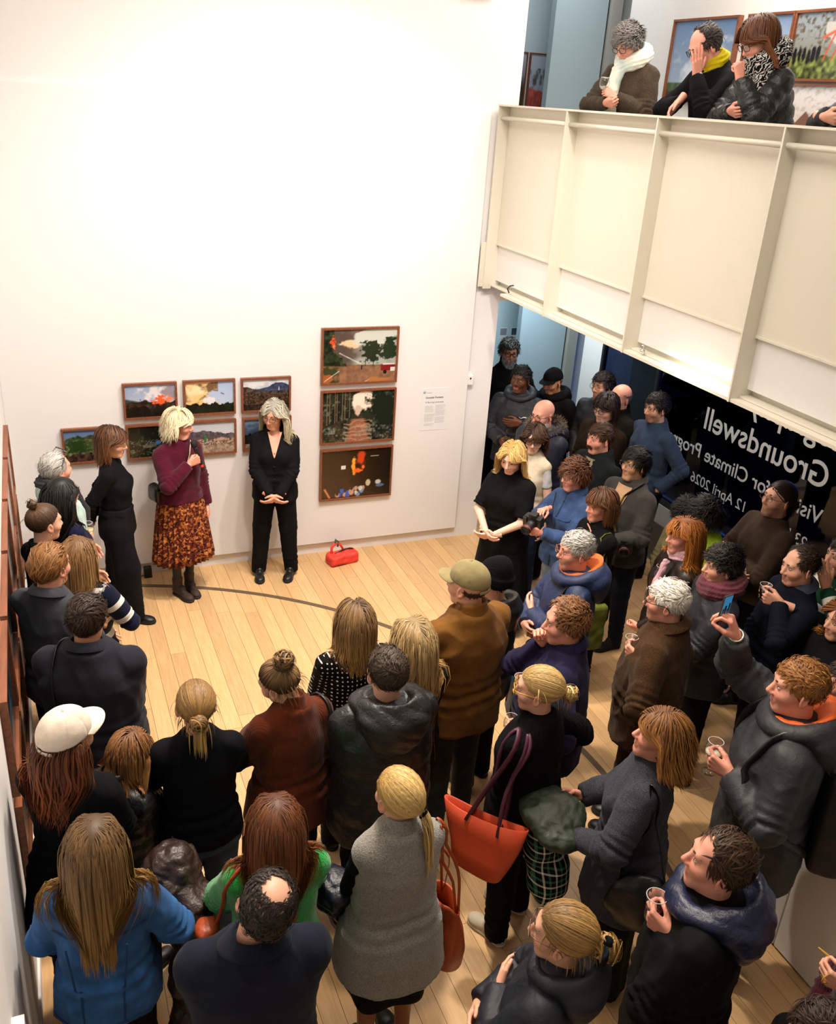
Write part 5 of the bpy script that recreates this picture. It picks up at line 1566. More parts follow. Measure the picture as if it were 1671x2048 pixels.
P('C9', (800, 1540), 1.70, -4, 'f', dict(k='up', c='a5854c', c2='cdb074', tie=(.045, -.100, -.035), tail=.30, spread=.06, vol=.03, band='0a0a0c', mess=.01, n=1200), dict(k='vest', c='8a8880', m='fleece', collar='turtle', hem=.66, e=.036, flare=.03, slv=0, sleeves=dict(c='0c0c0f')), 'woman with blonde ponytail in grey fleece vest and black skirt',
  dict(k='mini', c='0d0d0f', len=.52, pleats=0, amp=0, flare=.0, tights='8a5638'), arms=('front', 'front'), fine=True, facev=False, head=(-10, 4, 0))
P('C10', (1085, 1334), 1.70, -32, 'f', dict(k='up', c='8f7446', c2='c3a46a', tie=(.02, -.125, .0), bun=.034, tail=.10, nt=60, spread=.5, vol=.035, wisps=20), dict(k='knit', c='0c0c0e', m='rib', hem=.70, e=.034), 'woman with blonde bun and yellow spectacles in black ribbed cardigan',
  dict(k='trousers', c='0a0a0c'), arms=(dict(px=(1012, 1458), z=1.16, like='hold'), dict(px=(1035, 1452), z=1.17, like='hold', pose='cup')), specs=dict(c='a8801c', t=.003), head=(-22, 2, 0), fine=True, bw=1.08, shoe=('sneaker', 'b9ad98', 'c9c0ae'), legs_fine=True, stance=.13)
P('C11', (1140, 1200), 1.78, -62, 'm', dict(k='curly', c='5a3a22', c2='7d5534', len=.045, recede=.035, curl=.006), dict(k='shirt', c='1d1c38', m='cloth', collar='shirt', hem=.78, e=.030), 'man with receding brown hair in navy overshirt, hand at his nose',
  arms=(dict(px=(1040, 1378), x=.16, like='hold'), dict(px=(1080, 1262), x=.04, pose='fist', f=(-.2, .25, 1), t=(0, -1, .3), pole=(.6, .3, -1))), fine=True, bw=1.1, belly=.03, skin='rosy', head=(-8, 2, 0))
P('C12', (1160, 1063), 1.75, -72, 'm', dict(k='short', c='8f8d88', c2='bdbab4', len=.045, lift=.14, clump=.004), dict(k='coat', c='16264a', m='nylon', collar='bighood', lining='e06a1e', hem=.68, e=.034), 'grey-haired man in blue raincoat with orange collar, arms folded', arms=('crossed', 'crossed2'), specs=dict(c='a05a3a', t=.0016), fine=True, head=(-10, 0, 0), skin='rosy')
P('C13', (1140, 1815), 1.66, -40, 'f', dict(k='up', c='6f5430', c2='b48d50', tie=(.02, -.118, -.01), bun=.044, tail=.13, nt=70, spread=.4, wisps=80, mess=.04, vol=.05, band='0b0b10'), dict(k='coat', c='10151f', m='nylon', collar='hood', hem=.66, e=.036), 'woman with bow-tied blonde bun in navy raincoat, arms folded',
  arms=('crossed', 'crossed2'), specs=dict(c='6a4a3a', dark=False, t=.002), fine=True, head=(-8, 0, 0))
P('C14', (1470, 1672), 1.80, -46, 'm', dict(k='short', c='2b1d14', c2='4c3623', len=.06, mess=.3, lift=.16, clump=.010, fwd=-.2, n=1300, recede=.05), dict(k='coat', c='0f1110', m='cloth', collar='bighood', cc='141c3a', cm='puffer', hem=.68, e=.040), 'man in black coat over blue quilted hood holding a tumbler',
  arms=(dict(px=(1303, 1838), x=.10, like='hold'), 'pocket'), fine=True, bw=1.1, skin='rosy', head=(-10, -8, 0))
P('C15', (1345, 1430), 1.68, -48, 'f', dict(k='down', len=.215, c='5d3a20', c2='94652f', wave=.006, part=.012, vol=.022, flick=.3), dict(k='coat', c='33353c', m='tweed', hem=.62, e=.040, flare=.03), 'woman with auburn bob in charcoal wool coat carrying a folded jacket',
  dict(k='wide', c='10120f'), arms=(((.17, .27, 1.02), (1, -.5, -.4), 'relax', (0, 0, 1), (-.7, .7, 0)), 'holdlow'), fine=True, head=(-14, -12, 0), skin='rosy', earring=True)
P('C16', (1617, 1322), 1.92, -52, 'm', dict(k='short', c='6f4420', c2='9c6c38', len=.032, lift=.12, fwd=.5, mess=.15, clump=.003, n=1500), dict(k='coat', c='26282c', m='nylon', collar='bighood', lining='e8641c', hem=.66, e=.046), 'ginger man in dark grey parka photographing with a raised phone',
  dict(k='trousers', c='15161a'), arms=(dict(px=(1424, 1525), x=.10, like='hold'), dict(px=(1462, 1240), x=.12, pose='grip', f=(-.1, .45, 1), t=(-1, .2, .2), pole=(.8, .3, -.8))), fine=True, bw=1.12, skin='rosy', head=(-8, 0, 0))
P('C17', (1345, 1160), 1.80, -42, 'm', dict(k='short', c='c4bfb4', c2='e4e0d6', len=.045, lift=.2, crown=(-.035, .036), clump=.005), dict(k='coat', c='3c2816', m='tweed', collar='lapel', cc='3c2816', hem=.74, e=.036), 'white-haired man in brown tweed jacket holding a water glass',
  dict(k='trousers', c='2c190d'), arms=(dict(px=(1256, 1302), x=.13, like='hold'), 'pocket'), specs=dict(c='1a1a10'), fine=True, bw=1.06, belly=.02, skin='rosy', head=(-8, 2, 0))
# --- right-hand group under the balcony
P('C18', (1455, 1093), 1.75, -72, 'm', dict(k='curly', c='0f0c0b', c2='1d1714', len=.06, curl=.009), dict(k='coat', c='0f121a', m='nylon', collar='stand', hem=.74, e=.03), 'dark curly-haired man in navy jacket wearing a mauve scarf', arms=('crossed', dict(px=(1395, 1228), x=.05, like='hold')),
  scarf=dict(c='63353e', m='knit', t=.038, ends=[(((-.05, -.10, 1.46), (.02, -.16, 1.42), (.14, -.20, 1.38)), .032)]), fine=True, head=(-4, 0, 0))
P('C19', (1610, 1093), 1.78, -72, 'm', dict(k='short', c='20160f', c2='3a2a1c', len=.035, recede=.03, lift=.14), dict(k='knit', c='0b0e1c', m='cloth', collar='shirt', cc='3a3f4c', hem=.88, e=.024), 'balding man in navy sweater over shirt collar holding a dark glass',
  arms=(dict(px=(1532, 1195), x=.12, like='hold'), 'front'), fine=True, bw=1.06, head=(-8, 4, 0))
P('C20', (1572, 962), 1.82, -82, 'm', dict(k='up', c='1b120d', c2='2a1b12', tie=(0, -.115, -.02), bun=.035, tail=.12, nt=60), dict(k='knit', c='3a2c22', m='cloth', collar='vneck', cc='0c0c10', hem=.86, e=.026), 'bespectacled man with tied-back dark hair in brown sweater, arms folded',
  arms=('crossed', 'crossed2'), specs=dict(c='2a2018', t=.0016), mid=True, stubble=('3a2415', .5), head=(-4, -8, 0))
P('C21', (1375, 1038), 1.68, -80, 'f', dict(k='down', len=.40, c='7d471c', c2='b8742e', wave=.014, part=0, fringe=True, vol=.024), dict(k='coat', c='1f1610', m='leather', collar='shirt', hem=.70, e=.024), 'woman with long ginger hair and fringe in brown leather jacket',
  arms=('front', dict(px=(1312, 1152), x=.08, like='hold')), scarf=dict(c='c49aa4', m='knit', t=.018, r=.03, ends=[(((-.05, .12, 1.43), (-.065, .168, 1.28), (-.07, .178, 1.12), (-.075, .165, .95), (-.08, .165, .74)), .027)]), mid=True, skin='rosy')
P('C22', (1280, 896), 1.76, -102, 'm', dict(k='short', c='0a0909', c2='15110f', len=.085, mess=.35, lift=.3, fwd=.9, vol=.03, clump=.012), dict(k='shirt', c='3f3c39', m='cloth', collar='shirt', hem=.80, e=.028, under=('c59e78', .055, None, 'tee_shirt')), 'black-haired man in grey overshirt and beige tee with a camera strap',
  dict(k='jeans', c='141a28', m='denim'), arms=('holdlow', dict(px=(1240, 1083), z=1.02, like='hold', pose='fist')), skin='asian', mid=True, head=(6, -4, 0), specs=dict(c='3a3a3e', t=.0012), shoe=('sneaker', '0c0c0e', '0c0c0c'))
P('C23', (1208, 980), 1.64, -88, 'f', dict(k='down', len=.19, c='3a2314', c2='6d4526', wave=.006, fringe=True, vol=.024, part=.01), dict(k='coat', c='0d0d0f', m='cloth', collar='lapel', hem=.66, e=.032), 'woman with brown bob in black coat, fingers at her neck',
  arms=(dict(px=(1188, 1058), x=.03, pose='flat', f=(-.6, .1, .8), t=(0, -1, .4), pole=(.7, .3, -1)), 'front'), mid=True, skin='rosy')
P('C24', (1155, 920), 1.68, -102, 'f', dict(k='curly', c='3a2012', c2='5c3620', len=.085, curl=.006, fwd=.5), dict(k='shirt', c='34496e', m='denim', collar='shirt', hem=.82, e=.030, placket=True), 'person in oversized blue denim jacket holding a black camera', dict(k='jeans', c='6f8296', m='denim'),
  arms=(dict(px=(1062, 1062), x=.04, like='hold'), dict(px=(1082, 1020), x=.04, like='hold', t=(-1, 0, .3))), specs=dict(c='1a1512', t=.002), mid=True, skin='rosy', head=(8, 2, 0))
P('C25', (1025, 888), 1.70, -122, 'f', dict(k='down', len=.27, c='b08a4c', c2='dcbd80', wave=.006, part=.006, vol=.02), dict(k='dress', c='0c0c0d', m='cloth', hem=.80, slv=.52, e=.028, cuff=.05), 'blonde woman in long black dress with hands clasped', dict(k='skirt', c='0c0c0d', len=.12, pleats=9, flare=.08, amp=.012, tights='0c0b0c'),
  arms=(((.03,.25,.98),(1,-.3,-.3),'relax',(0,.5,.8),(-.8,.5,-.2)), ((.03,.27,1.0),(1,-.3,-.3),'relax',(0,.5,.8),(-.8,.5,-.2))), mid=True, head=(-8, 15, 0), skin='pale')
P('C26', (1072, 850), 1.66, -118, 'f', dict(k='down', len=.20, c='2f1d14', c2='53361f', wave=.018, part=.02, vol=.026, freq=10), dict(k='vest', c='cfc2aa', m='knit', hem=.88, slv=0, e=.026, sleeves=dict(c='c9c9cc', len=.62)), 'young woman in cream knitted vest over white tee, dark spectacles', dict(k='jeans', c='27344c', m='denim'),
  arms=('down', 'down'), specs=dict(c='14100e', t=.0026, r=.023), mid=True, head=(-26, 4, 0), skin='pale')
P('C27', (1205, 846), 1.78, -100, 'm', dict(k='short', c='2c1c12', c2='4a3120', len=.05, lift=.2, fwd=.7), dict(k='coat', c='15191a', m='cloth', collar='shirt', hem=.76, e=.03, under=('8a8066', .04, None, 'patterned_shirt')), 'man with a moustache in dark jacket over patterned shirt', arms=('front', 'front'), mid=True, skin='rosy',
  beard=[dict(k='beard', c='3a2415', stache=True, n=160, len=.016)], head=(4, 2, 0))
P('C28', (1088, 800), 1.76, -112, 'm', None, dict(k='coat', c='151a2c', m='nylon', collar='bighood', fur='6a5a44', hem=.66, e=.042), 'bald man with white beard in navy fur-hooded parka', arms=('front', 'front'), specs=dict(c='16120f', t=.0024), mid=True, bw=1.06, skin='rosy',
  beard=[dict(k='beard', c='a8a39b', c2='d6d2ca', n=650, len=.03)], head=(2, 8, 0), hs=1.08)
P('C29', (1214, 788), 1.80, -104, 'm', dict(k='down', len=.13, c='1a100c', c2='2c1a12', wave=.006, part=-.03, vol=.02), dict(k='coat', c='251a10', m='cloth', collar='shirt', hem=.74, e=.03), 'young man with chin-length dark hair and spectacles in brown coat', arms=('front', 'front'), specs=dict(c='14100e', t=.0024), mid=True, skin='pale', head=(-6, 8, 0))
P('C30', (1210, 745), 1.80, -106, 'm', dict(k='curly', c='120d0b', c2='1d1512', len=.05, curl=.007), dict(k='coat', c='0e0f11', m='nylon', collar='stand', hem=.76, e=.03), 'man with short dark curls and round spectacles holding a leaflet', arms=(dict(px=(1165, 852), z=1.12, like='hold'), 'front'), specs=dict(c='6a4a30', t=.0018, q=2), mid=True, stubble=('1a120e', .5))
P('C31', (1246, 768), 1.80, -102, 'm', dict(k='short', c='6a5a50', c2='8a7a70', len=.008, top=.05, n=500, w=.004), dict(k='coat', c='1b1812', m='cloth', collar='stand', hem=.74, e=.032), 'bald man in dark brown coat by the street window', arms=('front', 'front'), mid=True, skin='rosy')
P('C32', (1318, 786), 1.84, -96, 'm', dict(k='short', c='120e0d', c2='201814', len=.06, lift=.3, mess=.35, fwd=.2), dict(k='knit', c='2f3f57', m='knit', hem=.86, e=.026), 'tall dark-haired man in blue knitted sweater by the window', arms=('pocket', 'pocket'), mid=True, stubble=('2a1a14', .45), head=(2, 4, 0))
P('C33', (1045, 731), 1.80, -140, 'm', dict(k='curly', c='0a0807', c2='100c0a', len=.024, curl=.006), dict(k='coat', c='0f121a', m='nylon', collar='hood', hem=.78, e=.036), 'young man with short afro in dark parka holding a glass bottle',
  arms=(dict(px=(1022, 846), y=.22, like='front', f=(-1, .2, -.1), t=(0, 0, 1)), dict(px=(1004, 884), y=.30, like='hold')), mid=True, skin='dark', head=(14, 0, 0))
P('C34', (1105, 738), 1.75, -116, 'm', dict(k='short', c='1a1310', len=.03, top=.01), dict(k='coat', c='0b0a0c', m='cloth', collar='hood', hem=.74, e=.036), 'man in black baseball cap and black coat at the back', arms=('pocket', 'pocket'), hat=dict(k='cap', c='0a0a0c'), mid=True, head=(6, 14, 0), skin='tan')
P('C35', (1020, 679), 1.84, -166, 'm', dict(k='curly', c='1b1816', c2='3a3632', len=.05, curl=.006, lift=.5), dict(k='coat', c='0a0a0c', m='cloth', collar='stand', hem=.72, e=.034), 'bearded man with thick-framed spectacles in black coat by the lobby wall', arms=('pocket', 'pocket'), specs=dict(c='0a0908', t=.0034), mid=True,
  beard=[dict(k='beard', c='6a6865', c2='9a9894', n=650, len=.025)], skin='tan')
P('C36', (1374, 1002), 1.54, -100, 'f', dict(k='curly', c='0d0a09', c2='17110e', len=.10, curl=.012), dict(k='coat', c='6b6344', m='cloth', collar='stand', hem=.72, e=.036), 'dark-haired person in khaki coat behind the ginger-haired woman', arms=('front', 'front'), mid=True, head=(0, 20, 0))
P('C38', (1413, 1003), 1.66, -92, 'f', dict(k='curly', c='0d0a09', c2='18110d', len=.11, curl=.013), dict(k='knit', c='7d9a1c', m='cloth', collar='turtle', cc='6a8fa0', hem=.80, e=.026), 'curly dark-haired woman in lime green top by the street window', arms=('front', 'front'), mid=True, head=(0, 16, 0))
# --- cut by the right edge of the frame
P('C37', (1702, 1205), 1.66, -76, 'f', dict(k='down', len=.40, c='6a3a18', c2='a5682c', wave=.016, part=0, vol=.03), dict(k='coat', c='0c0b0c', m='cloth', hem=.62, e=.036), 'woman with long copper hair in black coat at the right edge', arms=('front', 'front'), mid=True)
P('C39', (1700, 1325), 1.60, -66, 'm', dict(k='short', c='2b2018', len=.04), dict(k='shirt', c='24222a', m='cloth', collar='shirt', hem=.8, slv=.5), 'man with a wrist chain half out of frame behind the white parapet', arms=(dict(px=(1660, 1425), x=.2, like='front', f=(-.3, .8, -.5)), 'front'), mid=True, skin='rosy')
P('C42', (1700, 1075), 1.76, -78, 'm', dict(k='short', c='20150f', len=.04), dict(k='knit', c='0f3a2a', m='stripe', hem=.86), 'person in green and white striped knit at the right edge', arms=(dict(px=(1648, 1152), x=.16, pose='flat', f=(-.2, .3, 1), t=(0, -1, 0)), 'front'), mid=True)
P('C40', (1668, 2022), 1.64, -58, 'm', dict(k='short', c='1d130d', c2='35241a', len=.07, mess=.5, lift=.3), dict(k='coat', c='0c0c0e', m='cloth', collar='stand', hem=.7, e=.036), 'dark-haired person in black at the bottom right corner', arms=('front', 'front'), fine=True)
P('C41', (1845, 1800), 1.68, -62, 'f', dict(k='down', len=.3, c='3a2618', c2='5c4028'), dict(k='knit', c='3a0c1a', m='knit', hem=.86), 'person in maroon sweater reaching in at the right edge', arms=(dict(px=(1655, 1955), x=.12, like='hold'), 'front'), fine=True)
# --- leaning on the balcony girder
P('U1', (1250, 50), 1.62, -112, 'f', dict(k='curly', c='2f2a28', c2='77726e', len=.065, curl=.010, n=1100), dict(k='coat', c='3d3227', m='tweed', hem=.66, e=.032), 'woman with grey curls in tweed coat and pale blue scarf leaning on the balcony', z0=3.04, wx=4.36, lean=14,
  arms=(dict(px=(1212, 182), y=.30, pose='fist', f=(-.5, .6, .6), t=(-.4, -.2, 1), like='hold'), dict(px=(1225, 207), y=.34, pose='fist', f=(-1, .25, .05), t=(0, .3, 1), like='crossed')), specs=dict(c='1a1512', t=.0024), fine=True, head=(4, 20, 0),
  scarf=dict(c='c9dfe0', m='gradient', t=.042, ends=[(((.03, .10, 1.44), (.05, .18, 1.28), (.06, .20, 1.12)), .05)]), skin='rosy', group='visitors on the balcony')
P('U2', (1400, 52), 1.72, -90, 'm', dict(k='short', c='1d1715', c2='4a423d', len=.06, recede=.02, fwd=-.7, mess=.4, lift=.22), dict(k='knit', c='0c0c0e', m='cloth', hem=.86, e=.026, slv=1.0), 'balding man in black sweater and yellow scarf, palm on his cheek', z0=3.04, wx=4.36, lean=20,
  arms=(dict(px=(1394, 124), x=.085, pose='flat', f=(.05, -.15, 1), t=(0, -1, -.2), pole=(.6, .6, -1)), dict(px=(1340, 222), y=.30, pose='relax', f=(-.2, .9, -.35), t=(-.5, .2, .6), like='front')), specs=dict(c='14100e', t=.0024), fine=True, head=(8, 14, 0),
  scarf=dict(c='b8a40e', m='cloth', t=.022, r=.022), skin='rosy', group='visitors on the balcony')
P('U3', (1510, 36), 1.70, -88, 'f', dict(k='down', len=.23, c='45240f', c2='6e3d1c', wave=.006, part=.01, vol=.02, front=.03), dict(k='puffer', c='0d0e10', m='puffer', collar='crew', hem=.70, e=.036), 'woman with auburn bob in black puffer and animal print scarf, cheek in hand', z0=3.04, wx=4.36, lean=18,
  arms=(dict(px=(1478, 128), x=.06, pose='fist', f=(-.1, -.1, 1), t=(0, -1, .2), pole=(.6, .5, -1)), dict(px=(1470, 225), y=.30, like='crossed', f=(-1, .3, 0))), specs=dict(c='14100e', t=.0022), fine=True, head=(4, 12, 0),
  scarf=dict(c='0d0c0c', m='animal', t=.052, r=.05, ends=[(((-.08, .06, 1.43), (-.10, .12, 1.3), (-.08, .15, 1.08)), .05)]), skin='rosy', group='visitors on the balcony')
P('U4', (1800, 60), 1.72, -100, 'm', dict(k='short', c='1a1310', len=.04), dict(k='coat', c='0c0c0e', m='nylon', hem=.7, e=.036), 'person in black jacket leaning on the balcony at the right edge', z0=3.04, wx=4.38, lean=20, arms=('front', dict(px=(1668, 238), y=.32, like='crossed', f=(-1, .3, 0))), mid=True, group='visitors on the balcony')

# ------------------------------------------------------------------ framed photographs
def fbm(x, y, s=0, o=4):
    r, a, f = 0, 1.0, 1.0
    for i in range(o):
        r = r + a * vnoise(np.stack([x * f, y * f, 0 * x + s * 3.7 + i * 1.3], -1).reshape(-1, 3)).reshape(x.shape); a *= .5; f *= 2
    return np.clip(r * 1.25, -1, 1)


def c8(*c): return np.array(c, float) / 255


class Canvas:
    def __init__(s, n, m):
        s.u, s.v = np.meshgrid(np.linspace(0, 1, n), np.linspace(0, 1, m), indexing='ij'); s.c = np.zeros((n, m, 3))
    def grad(s, bot, top, p=1.0): s.c[:] = bot + (top - bot) * (s.v ** p)[..., None]; return s
    def mix(s, m, col): m = np.clip(m, 0, 1)[..., None]; s.c = s.c * (1 - m) + np.asarray(col) * m; return s
    def below(s, h, col, tex=0.0, seed=0, soft=.01, fx=20, fy=14):
        m = np.clip((h - s.v) / soft, 0, 1); cc = np.asarray(col) * (1 + tex * fbm(s.u * fx, s.v * fy, seed))[..., None]; return s.mix(m, cc)
    def blob(s, x, y, rx, ry, col, rag=.3, seed=0, soft=.25, f=9):
        d = np.sqrt(((s.u - x) / rx) ** 2 + ((s.v - y) / ry) ** 2) + rag * fbm(s.u * f, s.v * f, seed); return s.mix((1 - d) / soft, col)
    def rect(s, x0, y0, x1, y1, col): return s.mix(((s.u > x0) & (s.u < x1) & (s.v > y0) & (s.v < y1)).astype(float), col)
    def line(s, x0, y0, x1, y1, w, col):
        t = np.clip(((s.u - x0) * (x1 - x0) + (s.v - y0) * (y1 - y0)) / ((x1 - x0) ** 2 + (y1 - y0) ** 2), 0, 1)
        d = np.hypot(s.u - x0 - t * (x1 - x0), s.v - y0 - t * (y1 - y0)); return s.mix((w - d) / (w * .5), col)


def paint(k, n=96, m=68):
    s = Canvas(n, m); u, v = s.u, s.v
    if k == 'road_fire':
        s.grad(c8(176, 190, 180), c8(150, 140, 132)); s.mix(.6 + .7 * fbm(u * 3, v * 3, 1) - u, c8(88, 74, 66)); s.blob(.36, .72, .16, .10, c8(230, 200, 160), .4, 2); s.blob(.8, .85, .35, .2, c8(205, 210, 200), .4, 3)
        s.below(.36 - .05 * u, c8(128, 92, 68), .15, 4); s.below(np.where(u < .14, 1.0, .62 - 1.6 * (u - .14)) + .06 * fbm(u * 30, v * 12, 5), c8(38, 48, 30), .5, 6); s.below(.36 - .05 * u - .02, c8(140, 102, 76), .12, 4, .03)
        s.blob(.10, .16, .12, .24, c8(58, 66, 36), .4, 7); s.blob(.03, .06, .1, .12, c8(170, 96, 50), .4, 8); s.blob(.12, .78, .035, .10, c8(255, 84, 40), .6, 9, .4, 30); s.blob(.14, .68, .02, .06, c8(255, 130, 80), .5, 10, .4, 30)
        s.blob(.66, .58, .18, .18, c8(28, 44, 30), .45, 11, .15, 16); s.blob(.92, .60, .14, .20, c8(32, 50, 30), .45, 12, .15, 16); s.rect(.57, .30, .585, .45, c8(40, 34, 26)); s.rect(.68, .28, .695, .45, c8(40, 34, 26))
        s.line(.22, .56, .53, .33, .006, c8(235, 235, 228)); s.rect(.79, .19, 1.0, .32, c8(128, 28, 30)); s.rect(.82, .31, 1.0, .34, c8(225, 215, 210)); s.rect(.93, .18, 1, .26, c8(215, 215, 205)); s.blob(.855, .17, .03, .045, c8(18, 18, 18), 0)
        s.rect(.522, .24, .538, .33, c8(40, 34, 30)); s.blob(.53, .33, .01, .015, c8(220, 140, 90), 0); s.line(.02, .03, .22, .22, .006, c8(225, 215, 205)); s.line(.58, .0, .68, .07, .007, c8(225, 215, 205)); s.blob(.8, .03, .2, .06, c8(178, 118, 62), .4, 13)
    elif k == 'forest_track':
        s.grad(c8(60, 48, 36), c8(36, 46, 32)); s.mix(.45 + fbm(u * 14, v * 10, 1), c8(20, 28, 22)); s.mix(fbm(u * 26, v * 20, 2) - .25, c8(110, 124, 112))
        for i, x in enumerate((.06, .1, .17, .2, .27, .31, .37)): s.rect(x, .35 + .02 * i, x + .008, 1, c8(120, 100, 78))
        s.blob(.57, .82, .14, .24, c8(250, 232, 214), .35, 3); s.blob(.50, .62, .05, .1, c8(215, 190, 170), .3, 4); s.mix((fbm(u * 20, v * 16, 5) - .05) * ((u > .58) & (v > .6)), c8(26, 32, 22))
        s.blob(.86, .5, .24, .45, c8(28, 36, 26), .4, 6, .3, 14); s.blob(.62, .52, .08, .1, c8(40, 48, 32), .4, 7); s.mix(((.12 + .16 * (.45 - v)) - np.abs(u - .5)) * 20 * (v < .45), c8(150, 100, 76)); s.mix((np.sin(v * 70 + 3 * fbm(u * 8, v * 8, 8)) - .3) * ((np.abs(u - .5) < .2) & (v < .42)), c8(206, 160, 130)); s.mix((fbm(u * 30, v * 22, 9) - .3) * (v < .3), c8(150, 158, 150))
    elif k == 'night_fire':
        s.grad(c8(62, 38, 16), c8(46, 30, 12)); s.mix((u - .55) * 2, c8(22, 18, 14)); s.blob(.55, .72, .12, .22, c8(120, 50, 20), .4, 1, .8); s.blob(.46, .68, .035, .2, c8(255, 170, 60), .4, 2, .3, 14); s.blob(.57, .80, .05, .15, c8(210, 70, 30), .5, 3, .5); s.blob(.52, .55, .07, .07, c8(255, 110, 40), .5, 4, .3, 20); s.blob(.60, .62, .03, .05, c8(250, 120, 60), .5, 5)
        s.blob(.53, .64, .05, .07, c8(60, 26, 12), .5, 6); s.rect(.28, .60, .34, .68, c8(225, 220, 212)); s.rect(.70, .83, .82, .84, c8(180, 170, 150))
        rr = random.Random(4)
        for i in range(24):
            x = .15 + .48 * rr.random(); y = .04 + .16 * rr.random(); s.blob(x, y, .035, .06, [c8(60, 90, 190), c8(196, 150, 130), c8(40, 34, 34), c8(120, 150, 190), c8(210, 205, 195)][i % 5], .3, i); s.blob(x, y + .07, .02, .03, c8(50, 32, 24), .2, i)
        s.blob(.82, .28, .05, .06, c8(200, 196, 190), .2, 31); s.blob(.86, .2, .07, .04, c8(80, 110, 150), .2, 32); s.blob(.68, .28, .035, .07, c8(200, 190, 160), .2, 33); s.line(.05, .2, .12, .02, .02, c8(210, 130, 80))
    elif k == 'hill_fire':
        s.grad(c8(196, 200, 210), c8(150, 168, 200)); s.blob(.62, .72, .36, .28, c8(225, 222, 224), .5, 1, .5); s.blob(.9, .7, .2, .3, c8(150, 140, 150), .5, 2, .6); s.below(.52 - .10 * np.abs(u - .4) + .05 * fbm(u * 10, v, 3), c8(52, 36, 24), .5, 4); s.below(.28 + .1 * fbm(u * 8, v, 5), c8(20, 16, 12), .5, 6); s.below(.60 - .35 * u, c8(56, 62, 72), .2, 7, .05); s.below(.50 - .10 * np.abs(u - .4) + .05 * fbm(u * 10, v, 3), c8(52, 36, 24), .5, 4); s.below(.28 + .1 * fbm(u * 8, v, 5), c8(20, 16, 12), .5, 6)
        s.blob(.68, .52, .14, .14, c8(255, 96, 52), .8, 8, .35, 16); s.blob(.86, .56, .1, .08, c8(255, 130, 90), .8, 9, .35, 20); s.blob(.30, .54, .012, .02, c8(20, 20, 20), .1)
    elif k == 'smoke_plane':
        s.grad(c8(190, 204, 226), c8(168, 190, 226)); s.mix((.66 - u + .25 * fbm(u * 4, v * 4, 1)) * 4, c8(236, 200, 140)); s.mix((.5 + fbm(u * 5, v * 5, 2) - v) * (u < .68) * 1.6, c8(120, 92, 60)); s.blob(.2, .7, .2, .3, c8(250, 226, 180), .4, 3, .6); s.blob(.52, .4, .12, .1, c8(226, 226, 232), .5, 4)
        s.below(.30 + .05 * fbm(u * 14, v, 5), c8(20, 26, 16), .4, 6); s.line(.74, .62, .80, .585, .012, c8(30, 32, 36)); s.line(.76, .64, .785, .57, .006, c8(30, 32, 36))
    elif k == 'burnt_valley':
        s.grad(c8(196, 200, 206), c8(226, 228, 230)); s.mix(fbm(u * 6, v * 8, 1) * .5, c8(160, 166, 176)); s.below(.70 + .18 * np.exp(-((u - .8) / .25) ** 2) + .03 * fbm(u * 9, v, 2), c8(58, 68, 98), .2, 3); s.below(.62 + .16 * np.exp(-((u - .05) / .2) ** 2), c8(70, 56, 50), .4, 4); s.below(.58 - .1 * u, c8(66, 48, 36), .6, 5, fx=40, fy=30); s.below(.2, c8(44, 30, 24), .6, 6, fx=30); s.line(.78, .62, .79, .78, .006, c8(235, 235, 240))
    elif k == 'green_hills':
        s.grad(c8(120, 140, 170), c8(96, 120, 160)); s.below(.74 + .14 * u + .04 * fbm(u * 6, v, 1), c8(66, 78, 56), .3, 2); s.below(.60 + .12 * np.sin(u * 4), c8(86, 96, 54), .4, 3); s.blob(.22, .5, .2, .26, c8(34, 56, 22), .5, 4); s.blob(.62, .48, .16, .2, c8(52, 80, 30), .5, 5); s.below(.25 + .05 * fbm(u * 12, v, 6), c8(60, 42, 34), .5, 7); s.blob(.78, .38, .03, .06, c8(230, 225, 220), .2, 8)
    elif k == 'forest_worker':
        s.grad(c8(20, 24, 16), c8(16, 20, 16)); s.mix(fbm(u * 14, v * 12, 1) - .2, c8(56, 66, 40)); s.mix((fbm(u * 30, v * 24, 2) - .2) * (v < .55), c8(132, 128, 112))
        for i in range(6): s.line(.28 + .03 * i, .30, .42 + .04 * i, .52 - .02 * i, .006, c8(150, 142, 126))
        s.blob(.60, .46, .06, .08, c8(60, 96, 150), .2, 4); s.blob(.665, .56, .025, .035, c8(245, 110, 40), .1, 5); s.blob(.9, .6, .1, .3, c8(90, 104, 60), .5, 6)
    elif k == 'burnt_hills':
        s.grad(c8(222, 224, 228), c8(190, 196, 206)); s.below(.66 + .07 * np.sin(u * 5) + .03 * fbm(u * 9, v, 1), c8(82, 74, 84), .3, 2); s.below(.46 + .04 * fbm(u * 10, v, 3), c8(134, 112, 96), .5, 4, fx=40, fy=30); s.below(.24, c8(150, 130, 112), .25, 5); s.rect(.36, .36, .40, .56, c8(30, 120, 60)); s.line(.3, .3, .5, .36, .01, c8(220, 220, 220)); s.rect(.35, .24, .37, .38, c8(40, 50, 70)); s.blob(.7, .42, .1, .06, c8(190, 150, 140), .4, 6)
    elif k == 'blue_smoke':
        s.grad(c8(40, 48, 58), c8(110, 134, 160)); s.mix(fbm(u * 5, v * 5, 1) + .3, c8(60, 76, 96)); s.below(.45 + .1 * fbm(u * 8, v, 2), c8(24, 28, 26), .4, 3); s.below(.18, c8(130, 108, 92), .3, 4)
    elif k == 'plain_sky':
        s.grad(c8(170, 182, 196), c8(104, 130, 168)); s.blob(.6, .45, .5, .3, c8(205, 212, 220), .6, 1, .7); s.below(.22, c8(72, 92, 52), .3, 2); s.below(.10 + .05 * u, c8(74, 56, 38), .4, 3)
    elif k == 'bare_trees':
